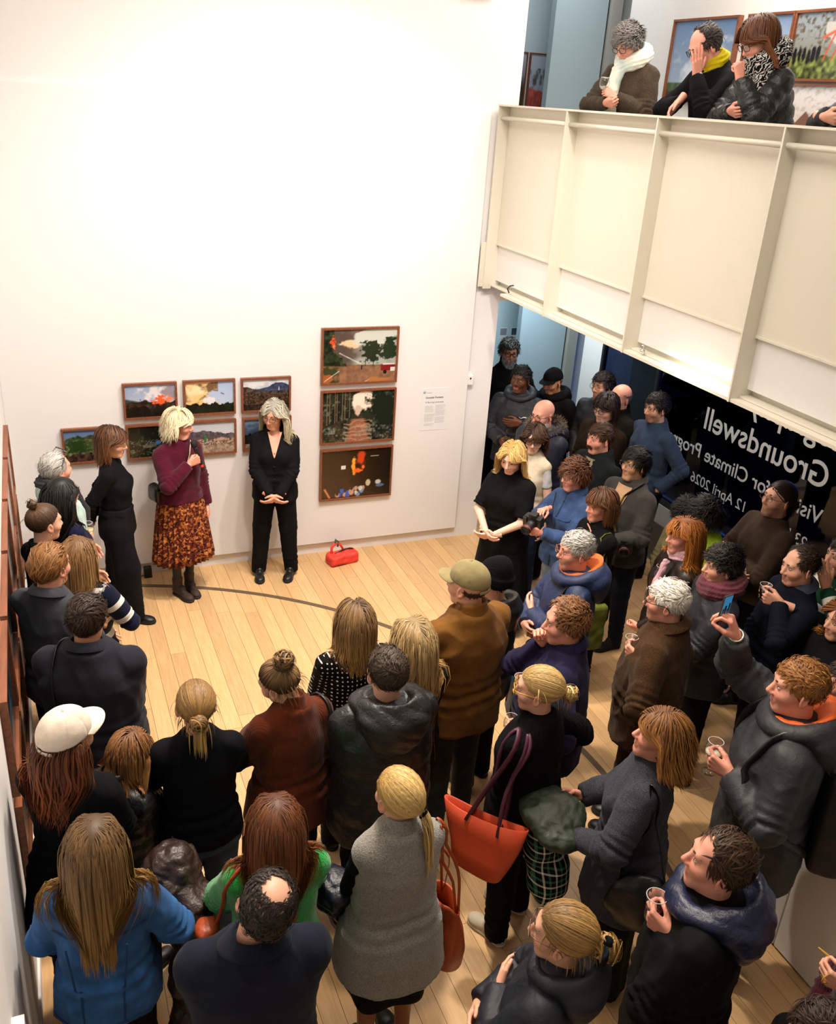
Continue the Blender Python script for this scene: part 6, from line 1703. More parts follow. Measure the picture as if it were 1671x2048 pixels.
        s.grad(c8(200, 202, 204), c8(120, 146, 182)); s.blob(.8, .2, .5, .5, c8(128, 112, 96), .7, 1, .7, 12); s.mix((fbm(u * 26, v * 14, 2) - .3) * (v < .55), c8(84, 70, 58))
    elif k == 'red_roof':
        s.grad(c8(120, 112, 84), c8(150, 164, 180)); s.mix((fbm(u * 24, v * 18, 1)) * (v > .4), c8(96, 84, 66)); s.below(.36 + .05 * fbm(u * 8, v, 2), c8(92, 102, 52), .5, 3); s.mix(((u + v > 1.15) & (u > .45) & (v > .3) & (v < .85)).astype(float), c8(186, 180, 176))
        s.line(.45, .62, .98, .92, .03, c8(196, 96, 70))
        for i in range(4): s.line(.5 + .12 * i, .28, .62 + .12 * i, .72, .014, c8(190, 76, 56))
        for i in range(6): s.blob(.06 + .07 * i, .34 + .02 * (i % 3), .035, .14, c8(26, 26, 30), .2, i)
    elif k == 'wreck':
        s.grad(c8(196, 172, 156), c8(222, 222, 226)); s.mix((fbm(u * 20, v * 24, 1) - .1) * (v > .45), c8(180, 168, 160)); s.mix(((v < .62 - 1.3 * np.abs(u - .35)) & (v > .1)).astype(float), c8(120, 84, 70)); s.below(.3 + .08 * fbm(u * 9, v, 2), c8(186, 150, 130), .4, 3); s.line(.6, .3, .75, .75, .03, c8(70, 90, 160)); s.line(.75, .75, .95, .6, .03, c8(70, 90, 160))
    elif k == 'red_field':
        s.grad(c8(150, 166, 186), c8(190, 202, 216)); s.mix((fbm(u * 12, v * 10, 1) + .1) * ((v > .35) & (v < .75)), c8(96, 90, 90)); s.below(.40 - .1 * u, c8(178, 84, 74), .2, 2); s.mix(((u > .6) & (v > .4) & (v < .65 + .4 * (u - .6))).astype(float), c8(200, 200, 200))
    elif k == 'dark_figure':
        s.grad(c8(44, 36, 32), c8(170, 180, 192), .7); s.mix((.62 - v) * 4, c8(66, 56, 50)); s.blob(.5, .35, .16, .4, c8(26, 22, 22), .3, 1)
    elif k == 'pale':
        s.grad(c8(206, 206, 204), c8(226, 226, 224)); s.mix(fbm(u * 5, v * 5, 1) * .4, c8(190, 194, 196))  # white glare on the glazing, painted into the print colours
    elif k == 'dark_teal':
        s.grad(c8(20, 24, 30), c8(60, 80, 92)); s.mix(fbm(u * 6, v * 6, 2), c8(24, 26, 34)); s.blob(.5, .3, .2, .3, c8(70, 92, 104), .4, 3)
    g = np.clip(s.c, 0, 1)
    return np.where(g <= .04045, g / 12.92, ((g + .055) / 1.055) ** 2.4), n, m


PRINT = attr_mat('photo_print', 0.25, coat=0.35)


def framed(name, label, corner, U, Wd, Ht, kind, group, nrm, bar=0.017, dep=0.036, n=96, m=68, glare=False):
    """corner = lower left of the frame on the wall, U = direction of its width, nrm = out of the wall"""
    U = np.array(U, float); Z = np.array((0, 0, 1.0)); Nn = np.array(nrm, float)
    root = empty(name, tuple(corner), 0, label, 'photograph', group)
    M = np.stack([U, Z, Nn], 0)
    bl = [((0, 0, 0), (Wd, bar, dep)), ((0, Ht - bar, 0), (Wd, Ht, dep)), ((0, bar, 0), (bar, Ht - bar, dep)), ((Wd - bar, bar, 0), (Wd, Ht - bar, dep))]
    v, f = join([(box_v(*b), BOXF) for b in bl]); v = v @ M
    if np.linalg.det(M) < 0: f = f[:, ::-1]
    put('frame', mesh_from('frame', v, f, False, [FRAMEWOOD]), root)
    col, n, m = paint(kind, n, m)
    gx, gy = np.meshgrid(np.linspace(bar, Wd - bar, n), np.linspace(bar, Ht - bar, m), indexing='ij')
    v = np.stack([gx, gy, np.full_like(gx, dep * .55)], -1).reshape(-1, 3) @ M
    f = np.array([[i * m + j, (i + 1) * m + j, (i + 1) * m + j + 1, i * m + j + 1] for i in range(n - 1) for j in range(m - 1)])
    if np.linalg.det(M) < 0: f = f[:, ::-1]
    put('print', mesh_from('print', v, f, False, [PRINT], col.reshape(-1, 3)), root)
    return root


G1 = 'framed photographs on the back wall'
BW = [('large framed photograph of a road, smoke and a red fire engine', 2.326, 1.729, .732, .523, 'road_fire'), ('large framed photograph of a forest track, middle of the right column', 2.330, 1.152, .732, .523, 'forest_track'),
      ('large framed photograph of a night bonfire with seated onlookers', 2.335, .578, .726, .523, 'night_fire'), ('framed photograph of flames on a hillside under white smoke', .607, 1.513, .446, .317, 'hill_fire'),
      ('framed photograph of a small plane beside yellow smoke', 1.105, 1.516, .446, .317, 'smoke_plane'), ('framed photograph of a scorched valley under grey cloud', 1.602, 1.514, .446, .317, 'burnt_valley'),
      ('framed photograph of green hills behind the woman in turtleneck', .097, 1.150, .446, .317, 'green_hills'), ('framed photograph of a forest worker in an orange helmet', .612, 1.148, .446, .317, 'forest_worker'),
      ('framed photograph of bare hills with a figure in green', 1.107, 1.148, .446, .317, 'burnt_hills'), ('framed photograph of blue smoke behind the grey-haired woman', 1.608, 1.148, .446, .317, 'blue_smoke')]
for lb, x, z, w, h, k in BW: framed('framed_photograph', lb, (x, YP - .0005, z), (1, 0, 0), w, h, k, G1, (0, -1, 0), n=110 if w > .5 else 84, m=80 if w > .5 else 60)
G2 = 'framed photographs on the left wall'
ordn = ['farthest', 'second farthest', 'middle', 'fourth from the corner of the', 'nearest']
for r, (z, rn) in enumerate(((1.155, 'upper'), (.575, 'lower'))):
    for c in range(5):
        w_ = 'wide walnut framed photograph, %s in the %s row on the left wall' % (ordn[c].replace(' of the', ''), rn)
        framed('framed_photograph', w_, (XL + .0005, 7.30 - .745 * c, z), (0, -1, 0), .70, .52, 'pale' if c < 2 and r == 0 else 'dark_teal', G2, (1, 0, 0), dep=.034, bar=.016, n=24, m=18)  # the two far upper prints get the painted glare
G3 = 'framed photographs on the upper storey'
framed('framed_photograph', 'framed photograph of an empty field under cloud behind the man in yellow scarf', (XG - .0005, 8.18, 4.28), (0, -1, 0), .93, .70, 'plain_sky', G3, (-1, 0, 0), n=60, m=44, bar=.02, dep=.05)
framed('framed_photograph', 'framed photograph of bare treetops behind the auburn-haired woman', (XG - .0005, 7.14, 4.47), (0, -1, 0), .56, .51, 'bare_trees', G3, (-1, 0, 0), n=60, m=44, bar=.02, dep=.05)
framed('framed_photograph', 'framed photograph of a collapsed red timber house', (XG - .0005, 6.575, 4.47), (0, -1, 0), .75, .51, 'red_roof', G3, (-1, 0, 0), n=70, m=50, bar=.02, dep=.05)
framed('framed_photograph', 'framed photograph of a wrecked building and a blue digger', (XG - .0005, 6.52, 3.94), (0, -1, 0), .75, .51, 'wreck', G3, (-1, 0, 0), n=60, m=44, bar=.012, dep=.05)
framed('framed_photograph', 'narrow framed photograph with a dark figure beside the upper doorway', (5.02, 10.198, 4.10), (1, 0, 0), .38, .60, 'dark_figure', G3, (0, -1, 0), n=30, m=44, bar=.014)
framed('framed_photograph', 'framed photograph of a red field beside the blue-grey partition', (5.43, 10.198, 4.10), (1, 0, 0), .40, .60, 'red_field', G3, (0, -1, 0), n=40, m=44, bar=.014)
# small prints pinned in the lobby
G4 = 'small prints on the lobby wall'
for i, (x, cA, lb) in enumerate(((5.30, '4f8a4a', 'small green landscape print pinned to the lobby wall'), (5.46, '8d939c', 'small grey print pinned to the lobby wall, middle one'), (5.62, '3f5a66', 'small dark blue print pinned to the lobby wall'))):
    t = empty('pinned_print', (x, 10.198, 1.52), 0, lb, 'print', G4)
    boxes('sheet', [((-.055, -.004, -.07), (.055, 0, .07))], mat('paper', (.8, .8, .8), .8), t)
    boxes('picture', [((-.045, -.006, -.03), (.045, -.004, .055))], mat('printed_' + cA, tuple(lin(cA)), .6), t)
# wall text panel
wt = empty('wall_text', (3.36, YP, 1.22), 0, 'white text sheet with heading and two columns beside the large photographs', 'sign')
boxes('sheet', [((-.02, -.0022, -.005), (.26, -.0002, .42))], mat('paper', (.8, .8, .8), .8), wt)
ink = mat('dark_ink', tuple(lin('2c2422')), .8); ink2 = mat('grey_ink', tuple(lin('8c8583')), .8)


def wtext(body, size, x, z, m_, bold=0.0):
    return text_obj(body, size, m_, 'lettering', wt, Matrix(((1, 0, 0, x), (0, 0, -1, -.0026), (0, 1, 0, z), (0, 0, 0, 1))), bold=bold)


wtext('Gonçalo Fonseca', .0265, .018, .318, ink, .0006)
wtext('A Burning Landscape', .0225, .018, .272, ink)
rr = random.Random(2)
for cx_, zs_ in ((.018, ((.236, 5), (.155, 6), (.057, 2))), (.128, ((.242, 4), (.185, 4), (.122, 5)))):
    for z, k in zs_:
        for i in range(k):
            L = 'the land burned and the people stayed to watch'; n_ = rr.randint(17, 22)
            wtext(L[:n_], .0115, cx_, z - .0135 * i, ink2)
v, f = lathe([(0, .002), (.012, .002), (.014, 0)], 14); put('emblem', mesh_from('emblem', v[:, [0, 2, 1]] * np.array((1, -1, 1)) + np.array((.002, -.0024, .382)), f[:, ::-1], True, [mat('emblem_blue', tuple(lin('9fb6c4')), .6)]), wt)
wtext('Photographic', .012, .02, .372, ink2)
# sensors and signs
el = empty('wall_unit', (3.62, YB, 4.96), 0, 'white wall unit with yellow label at the top of the back wall', 'lamp')
bevel_box('housing', (-.14, -.10, 0), (.14, 0, .12), WHITE, el, w=.01)
boxes('label', [((.05, -.102, .008), (.10, -.1005, .03))], mat('yellow_label', tuple(lin('e0b81a')), .6), el)
ps = empty('poster', (6.15, 9.378, 1.12), 0, 'small black poster with coloured blocks on the lobby pier', 'poster')
boxes('sheet', [((.02, -.006, 0), (.26, 0, .34))], mat('poster_black', (.008, .008, .009), .5), ps)
for (x, z, w, h), c in zip(((.05, .20, .05, .09), (.10, .24, .04, .05), (.16, .22, .04, .08), (.05, .07, .05, .09), (.11, .10, .05, .05), (.17, .08, .05, .06)), ('e8c21a', '2f8fd0', 'c0307a', 'e8c21a', 'e06a28', '3aa050')):
    boxes('block', [((x, -.008, z), (x + w, -.006, z + h))], mat('poster_' + c, tuple(lin(c)), .6), ps)
nb = empty('white_board', (XL, 2.0, .62), 0, 'white framed board low on the left wall at the bottom corner', 'board')
boxes('frame', [((0, -.6, 0), (.04, .42, .03)), ((0, -.6, .57), (.04, .42, .60)), ((0, .39, .03), (.04, .42, .57)), ((0, -.6, .03), (.04, -.57, .57))], WHITE, nb)
boxes('panel', [((.0, -.57, .03), (.02, .39, .57))], mat('board_grey', tuple(lin('6d8088')), .3), nb)
# lettering on the street window (reads from outside)
street_text('Groundswell', .31, 5.15, 1.405, .003)
street_text('Photography', .31, 4.62, 1.755, .003)
street_text('Visions for Climate Progress', .198, 5.12, 1.10, .0014)
street_text('23 January - 12 April 2026', .15, 5.20, .835)
# ------------------------------------------------------------------ things people hold, wear over the shoulder or put down
def world(B, p):
    """upper-body frame of a person -> world"""
    return B.W(B.T(np.asarray(p, float)) * B.s)


def free(name, v, f, m, parent=None, **kw):
    return put(name, mesh_from(name, v, f, True, [m] if not isinstance(m, list) else m, **kw), parent)


def rootat(name, p, label, cat, group=None):
    e = empty(name, tuple(p), 0, label, cat, group); return e


def child(name, v, f, m, root, smooth=True, **kw):
    o = put(name, mesh_from(name, np.asarray(v) - np.array(root.location), f, smooth, [m], **kw), root); return o


def frame_of(axis):
    z = np.array(axis, float); z /= np.linalg.norm(z); x = np.cross((0.3, 1, 0.1), z); x /= np.linalg.norm(x); return np.stack([x, np.cross(z, x), z], 1)


def liquid(c): return mat('liquid_' + c, tuple(lin(c)), 0.08, spec=.6)


def tumbler(p, label, axis=(0, 0, 1), h=.10, r=.036, fill=.35, c='8a7a66'):
    t = rootat('drinking_glass', p, label, 'glass', 'glasses in hands'); R_ = frame_of(axis)
    pr = [(0, 0), (r * .82, 0), (r * .86, .004), (r, h), (r - .003, h), (r * .8, .010), (0, .009)]
    v, f = lathe(pr, 22); child('glass_wall', (v - np.array((0, 0, h * .5))) @ R_.T + p, f, GLASS, t)
    v, f = tube(np.stack([r * np.cos(np.linspace(0, 6.283, 24, endpoint=False)), r * np.sin(np.linspace(0, 6.283, 24, endpoint=False)), np.full(24, h * .5)], 1), .0016, 5, True); child('rim', v @ R_.T + p, f, mat('glass_rim', (.6, .6, .58), .1), t)
    a = r * .80; b = a + (r - a) * fill
    v, f = lathe([(0, .011), (a * .98, .011), (b * .97, h * fill), (0, h * fill + .0005)], 20); child('drink', (v - np.array((0, 0, h * .5))) @ R_.T + p, f, liquid(c), t)
    return t


def wineglass(p, label, axis=(0, 0, 1), c='b9a878', fill=.35, sc=1.0, up=0.0):
    t = rootat('wine_glass', p, label, 'glass', 'glasses in hands'); R_ = frame_of(axis); p = np.asarray(p)
    o = np.array((0, 0, -.075 + up))
    v, f = lathe([(0, .072), (.010, .073), (.026, .082), (.038, .104), (.040, .124), (.036, .150), (.033, .168), (.0318, .168), (.034, .15), (.038, .124), (.036, .104), (.024, .084), (0, .076)], 22)
    child('bowl', (v * sc + o) @ R_.T + p, f, GLASS, t)
    a = np.linspace(0, 6.283, 24, endpoint=False); v, f = tube(np.stack([.0326 * np.cos(a), .0326 * np.sin(a), np.full(24, .168)], 1), .0015, 5, True); child('rim', (v * sc + o) @ R_.T + p, f, mat('glass_rim', (.6, .6, .58), .1), t)
    v, f = lathe([(.0035, .074), (.003, .05), (.0035, .008), (.012, .004), (.032, .001), (.032, 0), (0, 0)], 18); child('stem', (v * sc + o) @ R_.T + p, f, GLASS, t)
    v, f = lathe([(0, .078), (.023, .085), (.034, .104), (.0355, .104 + .04 * fill), (0, .1045 + .04 * fill)], 20); child('wine', (v * sc + o) @ R_.T + p, f, liquid(c), t)
    return t


Pp = PEOPLE
tumbler(Pp['L1'].grip[1][0], 'glass held by the grey-haired man in pale teal shirt', c='5a3a2a')
wineglass(Pp['L2'].grip[1][0], 'wine glass held by the woman with waist-long black hair', c='c8b890')
wineglass(Pp['C10'].grip[0][0], 'wine glass held by the woman with blonde bun and yellow spectacles', c='bfae90', up=-.03)
tumbler(Pp['C11'].grip[0][0], 'brown drink held by the man in navy overshirt', c='4a2a14', fill=.6)
tumbler(Pp['C14'].grip[0][0] + np.array((0, 0, .02)), 'tumbler of red wine held by the man in blue quilted hood', c='3a1410', fill=.5, h=.11, r=.039)
wineglass(Pp['C16'].grip[0][0], 'stemmed glass in the lower hand of the man photographing', c='c8bfa8', fill=.2, sc=1.1, up=-.02)
tumbler(Pp['C17'].grip[0][0] + np.array((0, 0, .015)), 'water glass held by the man in brown tweed', c='b5aca0', fill=.4, h=.105)
tumbler(Pp['C18'].grip[1][0], 'glass of red drink held by the man in mauve scarf', c='5a1a18', fill=.4)
tumbler(Pp['C19'].grip[0][0] + np.array((0, 0, .015)), 'dark drink held by the balding man in navy sweater', c='0f0808', fill=.7)
wineglass(Pp['C21'].grip[1][0], 'wine glass held by the woman with long ginger hair', c='c8a89a', fill=.5)
wineglass(Pp['C20'].grip[1][0] + np.array((-.03, -.02, .04)), 'wine glass tucked in the folded arms of the man in brown sweater', axis=(-.5, -.3, .8), c='c0b8a8', fill=.1, up=-.03)
wineglass(Pp['U1'].grip[0][0] + np.array((0, 0, .03)), 'empty wine glass held on the balcony by the woman in tweed', c='c8c8c4', fill=.02, up=-.02)
# bottle
b = Pp['C33'].grip[1][0]; t = rootat('bottle', b, 'clear glass bottle held by the young man in dark parka', 'bottle')
v, f = lathe([(0, -.09), (.028, -.09), (.031, -.08), (.031, .02), (.024, .055), (.012, .085), (.011, .125), (.013, .128), (.013, .138), (0, .139)], 18); child('glass_body', v + b, f, glass_mat('bottle_glass', (.75, .85, .75)), t)
v, f = lathe([(.0315, -.06), (.0318, -.058), (.0318, -.01), (.0315, -.008)], 18); child('label_band', v + b, f, mat('bottle_label', tuple(lin('c9c4b4')), .7), t)
# microphone
g = Pp['S2'].grip[1][0]; ax = np.array((-.28, .0, .96)); R_ = frame_of(ax); t = rootat('microphone', g, 'black handheld microphone with red ring held by the blonde speaker', 'microphone')
v, f = lathe([(0, -.13), (.012, -.13), (.0135, -.12), (.0135, -.06), (.016, .07), (.018, .095), (0, .097)], 16); child('handle', v @ R_.T + g, f, mat('mic_black', (.012, .012, .013), .4), t)
v, f = lathe([(.0142, -.095), (.0152, -.093), (.0152, -.075), (.0142, -.073)], 16); child('red_ring', v @ R_.T + g, f, mat('mic_red', tuple(lin('d8341c')), .5), t)
v, f = lathe([(.018, .09), (.025, .10), (.0275, .12), (.024, .142), (.013, .152), (0, .154)], 18); child('grille', v @ R_.T + g, f, mat('mic_grille', (.02, .02, .022), .5, .6, bump=1, bscale=300), t)
# phone
g, thd, fgd, bk = Pp['C16'].grip[1]; t = rootat('smartphone', g, 'smartphone held up to photograph, blue picture on its screen', 'phone')
fw = np.array((math.sin(math.radians(-18)), math.cos(math.radians(-18)), 0.0)); ri = np.array((fw[1], -fw[0], 0)); upv = np.array((0, 0, 1.0)) * .97 + ri * .12; upv /= np.linalg.norm(upv); ri = np.cross(fw, upv)
Mx = np.stack([ri, -fw, upv], 1); ctr = g + upv * .045
v = box_v((-.037, -.0045, -.078), (.037, .0045, .078)); child('phone_body', v @ Mx.T + ctr, BOXF, mat('phone_brown', tuple(lin('3a2a26')), .35), t, False)
scr, nt, b_ = nodemat('phone_screen'); setin(b_, Base_Color=(0.005, .005, .006, 1), Roughness=.1); b_.inputs['Emission Color'].default_value = (*lin('4a9bd0'), 1); b_.inputs['Emission Strength'].default_value = .55
v = box_v((-.034, .0046, -.02), (.034, .0056, .074)); child('screen', v @ Mx.T + ctr, BOXF, scr, t, False)
v = box_v((-.034, .0046, -.074), (.034, .0052, -.021)); child('dark_screen', v @ Mx.T + ctr, BOXF, mat('dark_screen', (.006, .006, .007), .15), t, False)
sil = mat('screen_silhouette', (.01, .016, .03), .3)
for x0, x1, z1 in ((-.03, -.016, .012), (-.014, .002, .026), (.006, .014, .008), (.017, .030, .036)):
    v = box_v((x0, .0057, -.019), (x1, .0060, z1)); child('silhouette', v @ Mx.T + ctr, BOXF, sil, t, False)
# wrist things
for key, i, mats in (('C16', 1, ((.0, STEEL), (.022, mat('green_band', tuple(lin('1f5a38')), .6)), (.034, mat('orange_band', tuple(lin('ef6a20')), .6)))), ('U2', 0, ((.012, mat('navy_watch', tuple(lin('1a2350')), .4)),))):
    B = Pp[key]; Sh, E, Wp, *_ = B.limb[i]; ax = (Wp - E) / np.linalg.norm(Wp - E); R_ = frame_of(ax)
    a = np.linspace(0, 6.283, 24, endpoint=False)
    for off, mm in mats:
        v, f = tube((np.stack([.031 * np.cos(a), .029 * np.sin(a), 0 * a], 1)) @ R_.T + Wp - ax * (off - .01), .0055, 6, True)
        put('wrist_band', mesh_from('wrist_band', B.T(v) * B.s, f, True, [mm]), B.root)
B = Pp['U2']; Sh, E, Wp, *_ = B.limb[0]
v, f = lathe([(0, .008), (.017, .008), (.019, .005), (.019, 0)], 18); R_ = frame_of((-.9, -.45, .1)); put('watch_face', mesh_from('watch_face', B.T(v @ R_.T + Wp + np.array((-.026, -.012, .0))) * B.s, f, True, [mat('watch_face', (.5, .5, .5), .2)]), B.root)


# ---- straps and bags
def hug(B, pts, off=.008, n=24):
    """smooth path over a person's clothing"""
    pts = np.asarray(pts, float); t = np.linspace(0, len(pts) - 1, n); P_ = np.stack([np.interp(t, range(len(pts)), pts[:, k]) for k in range(3)], 1)
    for _ in range(12):
        q = P_.astype(F32); d = B.garm(q); e_ = .006
        gr = np.stack([B.garm(q + np.array(a, F32) * e_) - B.garm(q - np.array(a, F32) * e_) for a in ((1, 0, 0), (0, 1, 0), (0, 0, 1))], 1); gr /= np.linalg.norm(gr, axis=1, keepdims=True) + 1e-6
        P_ = P_ + gr * np.clip(off - d, 0 if False else -.004, .03)[:, None] * (d < .05)[:, None]
    P_[1:-1] = (P_[:-2] + 2 * P_[1:-1] + P_[2:]) / 4
    return P_


def strap(B, pts, w, m, root, name='strap', off=.008, flat=.28, hugit=True):
    P_ = hug(B, pts, off) if hugit else np.asarray(pts, float)
    v, f = tube(P_, w, 6, flat=flat); return child(name, world(B, v), f, m, root)


def strap_on_person(B, pts, w, m, name='shoulder_strap', off=.008):
    v, f = tube(hug(B, pts, off), w, 6, flat=.3); put(name, mesh_from(name, B.T(v) * B.s, f, True, [m]), B.root)


def shell(B, field, lo, hi, h, nz=.004, seed=0, fr=18):
    v, q = surfnets(field, lo, hi, h); nv = vnormals(v, q); return v + nv * (nz * vnoise(v * fr + seed))[:, None], q


BL = mat('black_bag_leather', (.008, .008, .009), .4, bump=.15, bscale=90)
# orange tote of the woman with the blonde bun
B = Pp['C10']; LE = mat('orange_leather', tuple(lin('c94a26')), .55, bump=.2, bscale=160, var=.05); PU = mat('plum_leather', tuple(lin('4d2236')), .5, bump=.2, bscale=120)
c0 = world(B, (-.30, .06, .80)); t = rootat('tote_bag', c0, 'large orange leather tote with plum handles on the woman with blonde bun', 'bag')
rings = []
n = 40; V = []
for k, (z, wy, wx) in enumerate(((.63, .135, .055), (.635, .145, .065), (.72, .175, .060), (.84, .215, .045), (.945, .245, .032), (.945, .238, .026), (.84, .20, .036), (.68, .14, .045))):
    a = np.linspace(0, 2 * np.pi, n, endpoint=False); x = wx * np.sign(np.sin(a)) * np.abs(np.sin(a)) ** .7; y = wy * np.sign(np.cos(a)) * np.abs(np.cos(a)) ** .6
    sag = -.03 * (y / wy) * (z > .8) * ((z - .8) / .15)
    V.append(np.stack([-.285 + x - .02 * (z < .7), .065 + y, z + sag * 1.0 + .03 * (np.abs(y / wy) ** 2) * (z > .9)], 1))
V = np.concatenate(V); F_ = np.array([[i * n + j, i * n + (j + 1) % n, (i + 1) * n + (j + 1) % n, (i + 1) * n + j] for i in range(7) for j in range(n)])[:, ::-1]
V = np.concatenate([V, [[-.30, .065, .63]]]); Fc = np.array([[len(V) - 1, j, j + 1, (j + 2) % n] for j in range(0, n, 2)])
o = child('bag_body', world(B, V), np.concatenate([F_, Fc]), LE, t)
for dy in (-.05, .05):
    strap(B, [(-.262, .065 + dy * 1.8, .90), (-.235, .03 + dy, 1.15), (-.170, -.015 + dy * .5, 1.40), (-.150, -.02 + dy * .4, 1.425), (-.19, -.04 + dy * .4, 1.36), (-.27, .03 + dy, 1.12), (-.315, .06 + dy * 1.8, .90)], .019, PU, t, 'handle', .012, .55)
# cognac bucket bag of the woman in the fleece vest
B = Pp['C9']; LC = mat('cognac_leather', tuple(lin('a4431a')), .42, bump=.25, bscale=60, var=.18)
c0 = world(B, (.29, .03, .72)); t = rootat('bucket_bag', c0, 'cognac leather bucket bag on the woman in grey fleece vest', 'bag')
a = np.linspace(0, 2 * np.pi, 36, endpoint=False); V = []
for z, r, sq in ((.56, .095, .8), (.565, .112, .8), (.66, .125, .72), (.76, .118, .62), (.83, .095, .5), (.875, .085, .55), (.90, .088, .5), (.895, .08, .45), (.80, .08, .4)):
    wv = 1 + .10 * np.sin(a * 4 + 1) * np.clip((z - .74) / .12, 0, 1); V.append(np.stack([.285 + r * sq * wv * np.cos(a), .02 + r * 1.15 * wv * np.sin(a), z + .015 * np.sin(a * 2) * (z > .85)], 1))
V = np.concatenate(V); n = 36; F_ = np.array([[i * n + j, i * n + (j + 1) % n, (i + 1) * n + (j + 1) % n, (i + 1) * n + j] for i in range(8) for j in range(n)])
V = np.concatenate([V, [[.285, .02, .56]]]); Fc = np.array([[len(V) - 1, (j + 2) % n, j + 1, j] for j in range(0, n, 2)])
child('bag_body', world(B, V), np.concatenate([F_, Fc]), LC, t)
for dy in (-.045, .045):
    strap(B, [(.30, .02 + dy * 1.6, .86), (.26, dy * 1.2, 1.10), (.160, -.02 + dy * .4, 1.42), (.20, -.035, 1.36), (.30, dy, 1.10), (.31, .02 + dy * 1.6, .86)], .007, LC, t, 'strap', .010)
v, f = tube([(.345, .05, .84), (.35, .055, .80), (.352, .055, .76)], .004, 6); child('tassel_bar', world(B, v), f, mat('brass', tuple(lin('b08a4a')), .3, 1.0), t)
# orange soft bag beside the green sweater
B = Pp['C7']; t = rootat('knotted_bag', world(B, (-.30, .0, .9)), 'soft orange leather bag with knotted top beside the green sweater', 'bag')
def fl(p):
    d = ell(p, (-.285, -.01, .86), (.095, .13, .15)); d = smin(d, ell(p, (-.275, .01, 1.02), (.04, .05, .06)), .04); d = smin(d, ell(p, (-.285, .02, 1.085), (.055, .06, .03)), .02); return d
v, q = shell(B, fl, (-.42, -.18, .68), (-.16, .17, 1.14), .011, .010, 3, 22); child('bag_body', world(B, v), q, LC, t)
strap(B, [(-.265, .02, 1.04), (-.2, -.02, 1.3), (-.14, -.03, 1.42)], .009, LC, t, off=.01)
v, f = tube([(-.27 + .048 * math.cos(x), .01 + .05 * math.sin(x), 1.05) for x in np.linspace(0, 6.28, 14)[:-1]], .006, 6, True); child('drawstring', world(B, v), f, mat('yellow_cord', tuple(lin('d8a020')), .6), t)
# padded jacket carried by the same woman
NV = cloth(lin('121624'), 'puffer')
def bundle(B, key, pts, label, m, par='folded_jacket', cat='jacket', nz=.012, h=.009, quilt=.055, extra=None):
    t = rootat(par, world(B, pts[0][0]), label, cat)
    def fl(p):
        d = None
        for c, r in pts:
            e_ = ell(p, c, r); d = e_ if d is None else smin(d, e_, .05)
        return d
    C_ = np.array([c for c, r in pts]); R_ = np.array([r for c, r in pts])
    v, q = surfnets(fl, (C_ - R_).min(0) - .05, (C_ + R_).max(0) + .05, h); nv = vnormals(v, q)
    dsp = nz * vnoise(v * 16 + 5) + .5 * nz * ((1 - np.abs(vnoise(v * np.array((10, 10, 20)) + 2))) ** 4 - .3) - .35 * nz * (1 - np.abs(vnoise(v * 27 + 8))) ** 5 + (.010 * (np.abs(np.sin(np.pi * (v[:, 2] + .4 * v[:, 0] + .01 * vnoise(v * 12)) / quilt)) ** .7 - .6) if quilt else .006 * vnoise(v * 34))
    child('cloth_folds', world(B, v + nv * dsp[:, None]), q, m, t); return t
bundle(B, 'n', [((.30, .12, 1.02), (.10, .12, .10)), ((.34, .16, .90), (.08, .10, .14))], 'navy padded jacket carried on the arm of the woman in green', NV)
# brown down coat over the arm of the woman in denim
B = Pp['L10']; BRD = cloth(lin('2c1d17'), 'puffer')
t = bundle(B, 'b', [((.25, .33, 1.10), (.12, .15, .14)), ((.33, .22, .96), (.12, .15, .17)), ((.36, .10, .74), (.13, .15, .22)), ((.34, .05, .48), (.12, .14, .22))], 'dark brown down coat draped over the arm of the woman in denim', BRD, 'draped_coat', 'coat', .016)
t2 = [((.30, -.058, .93), (.38, -.05, .93))]
mw = Matrix.Identity(4)
wv_ = world(B, np.array([(.285, -.08, .95), (.355, -.07, .955), (.35, -.075, .93), (.28, -.085, .925), (.30, -.085, .915), (.355, -.078, .92), (.345, -.085, .885), (.295, -.092, .88)]))
# charcoal coat bag, green waxed jacket
B = Pp['C15']; t = rootat('shoulder_bag', world(B, (-.25, -.12, .82)), 'black leather shoulder bag on the woman in charcoal coat', 'bag')
def fl(p):
    d = ell(p, (-.255, -.10, .80), (.075, .17, .15)); d = smin(d, ell(p, (-.25, -.10, .90), (.05, .12, .10)), .05); return d
v, q = shell(B, fl, (-.37, -.32, .60), (-.14, .12, 1.05), .012, .010, 2, 18); child('bag_body', world(B, v), q, BL, t)
strap(B, [(-.245, .02, .93), (-.215, -.0, 1.2), (-.145, -.02, 1.43), (-.18, -.07, 1.36), (-.235, -.14, 1.15), (-.25, -.2, .93)], .020, BL, t, off=.012)
WAX = cloth(lin('1f2a1a'), 'nylon'); TAR = cloth(lin('0a0f10'), 'tartan')
t = bundle(B, 'w', [((-.08, .40, 1.06), (.15, .17, .07)), ((-.20, .33, 1.03), (.10, .12, .06)), ((.02, .46, 1.02), (.10, .12, .08))], 'dark green waxed jacket with tartan lining folded over her forearm', WAX, 'waxed_jacket', 'jacket', .010, .009, 0)
def fl(p):
    d = ell(p, (-.06, .42, .84), (.13, .10, .22)); return smin(d, ell(p, (-.10, .36, .66), (.13, .11, .16)), .05)
v, q = shell(B, fl, (-.30, .2, .44), (.14, .60, 1.10), .012, .014, 9, 14); child('lining', world(B, v), q, TAR, t)
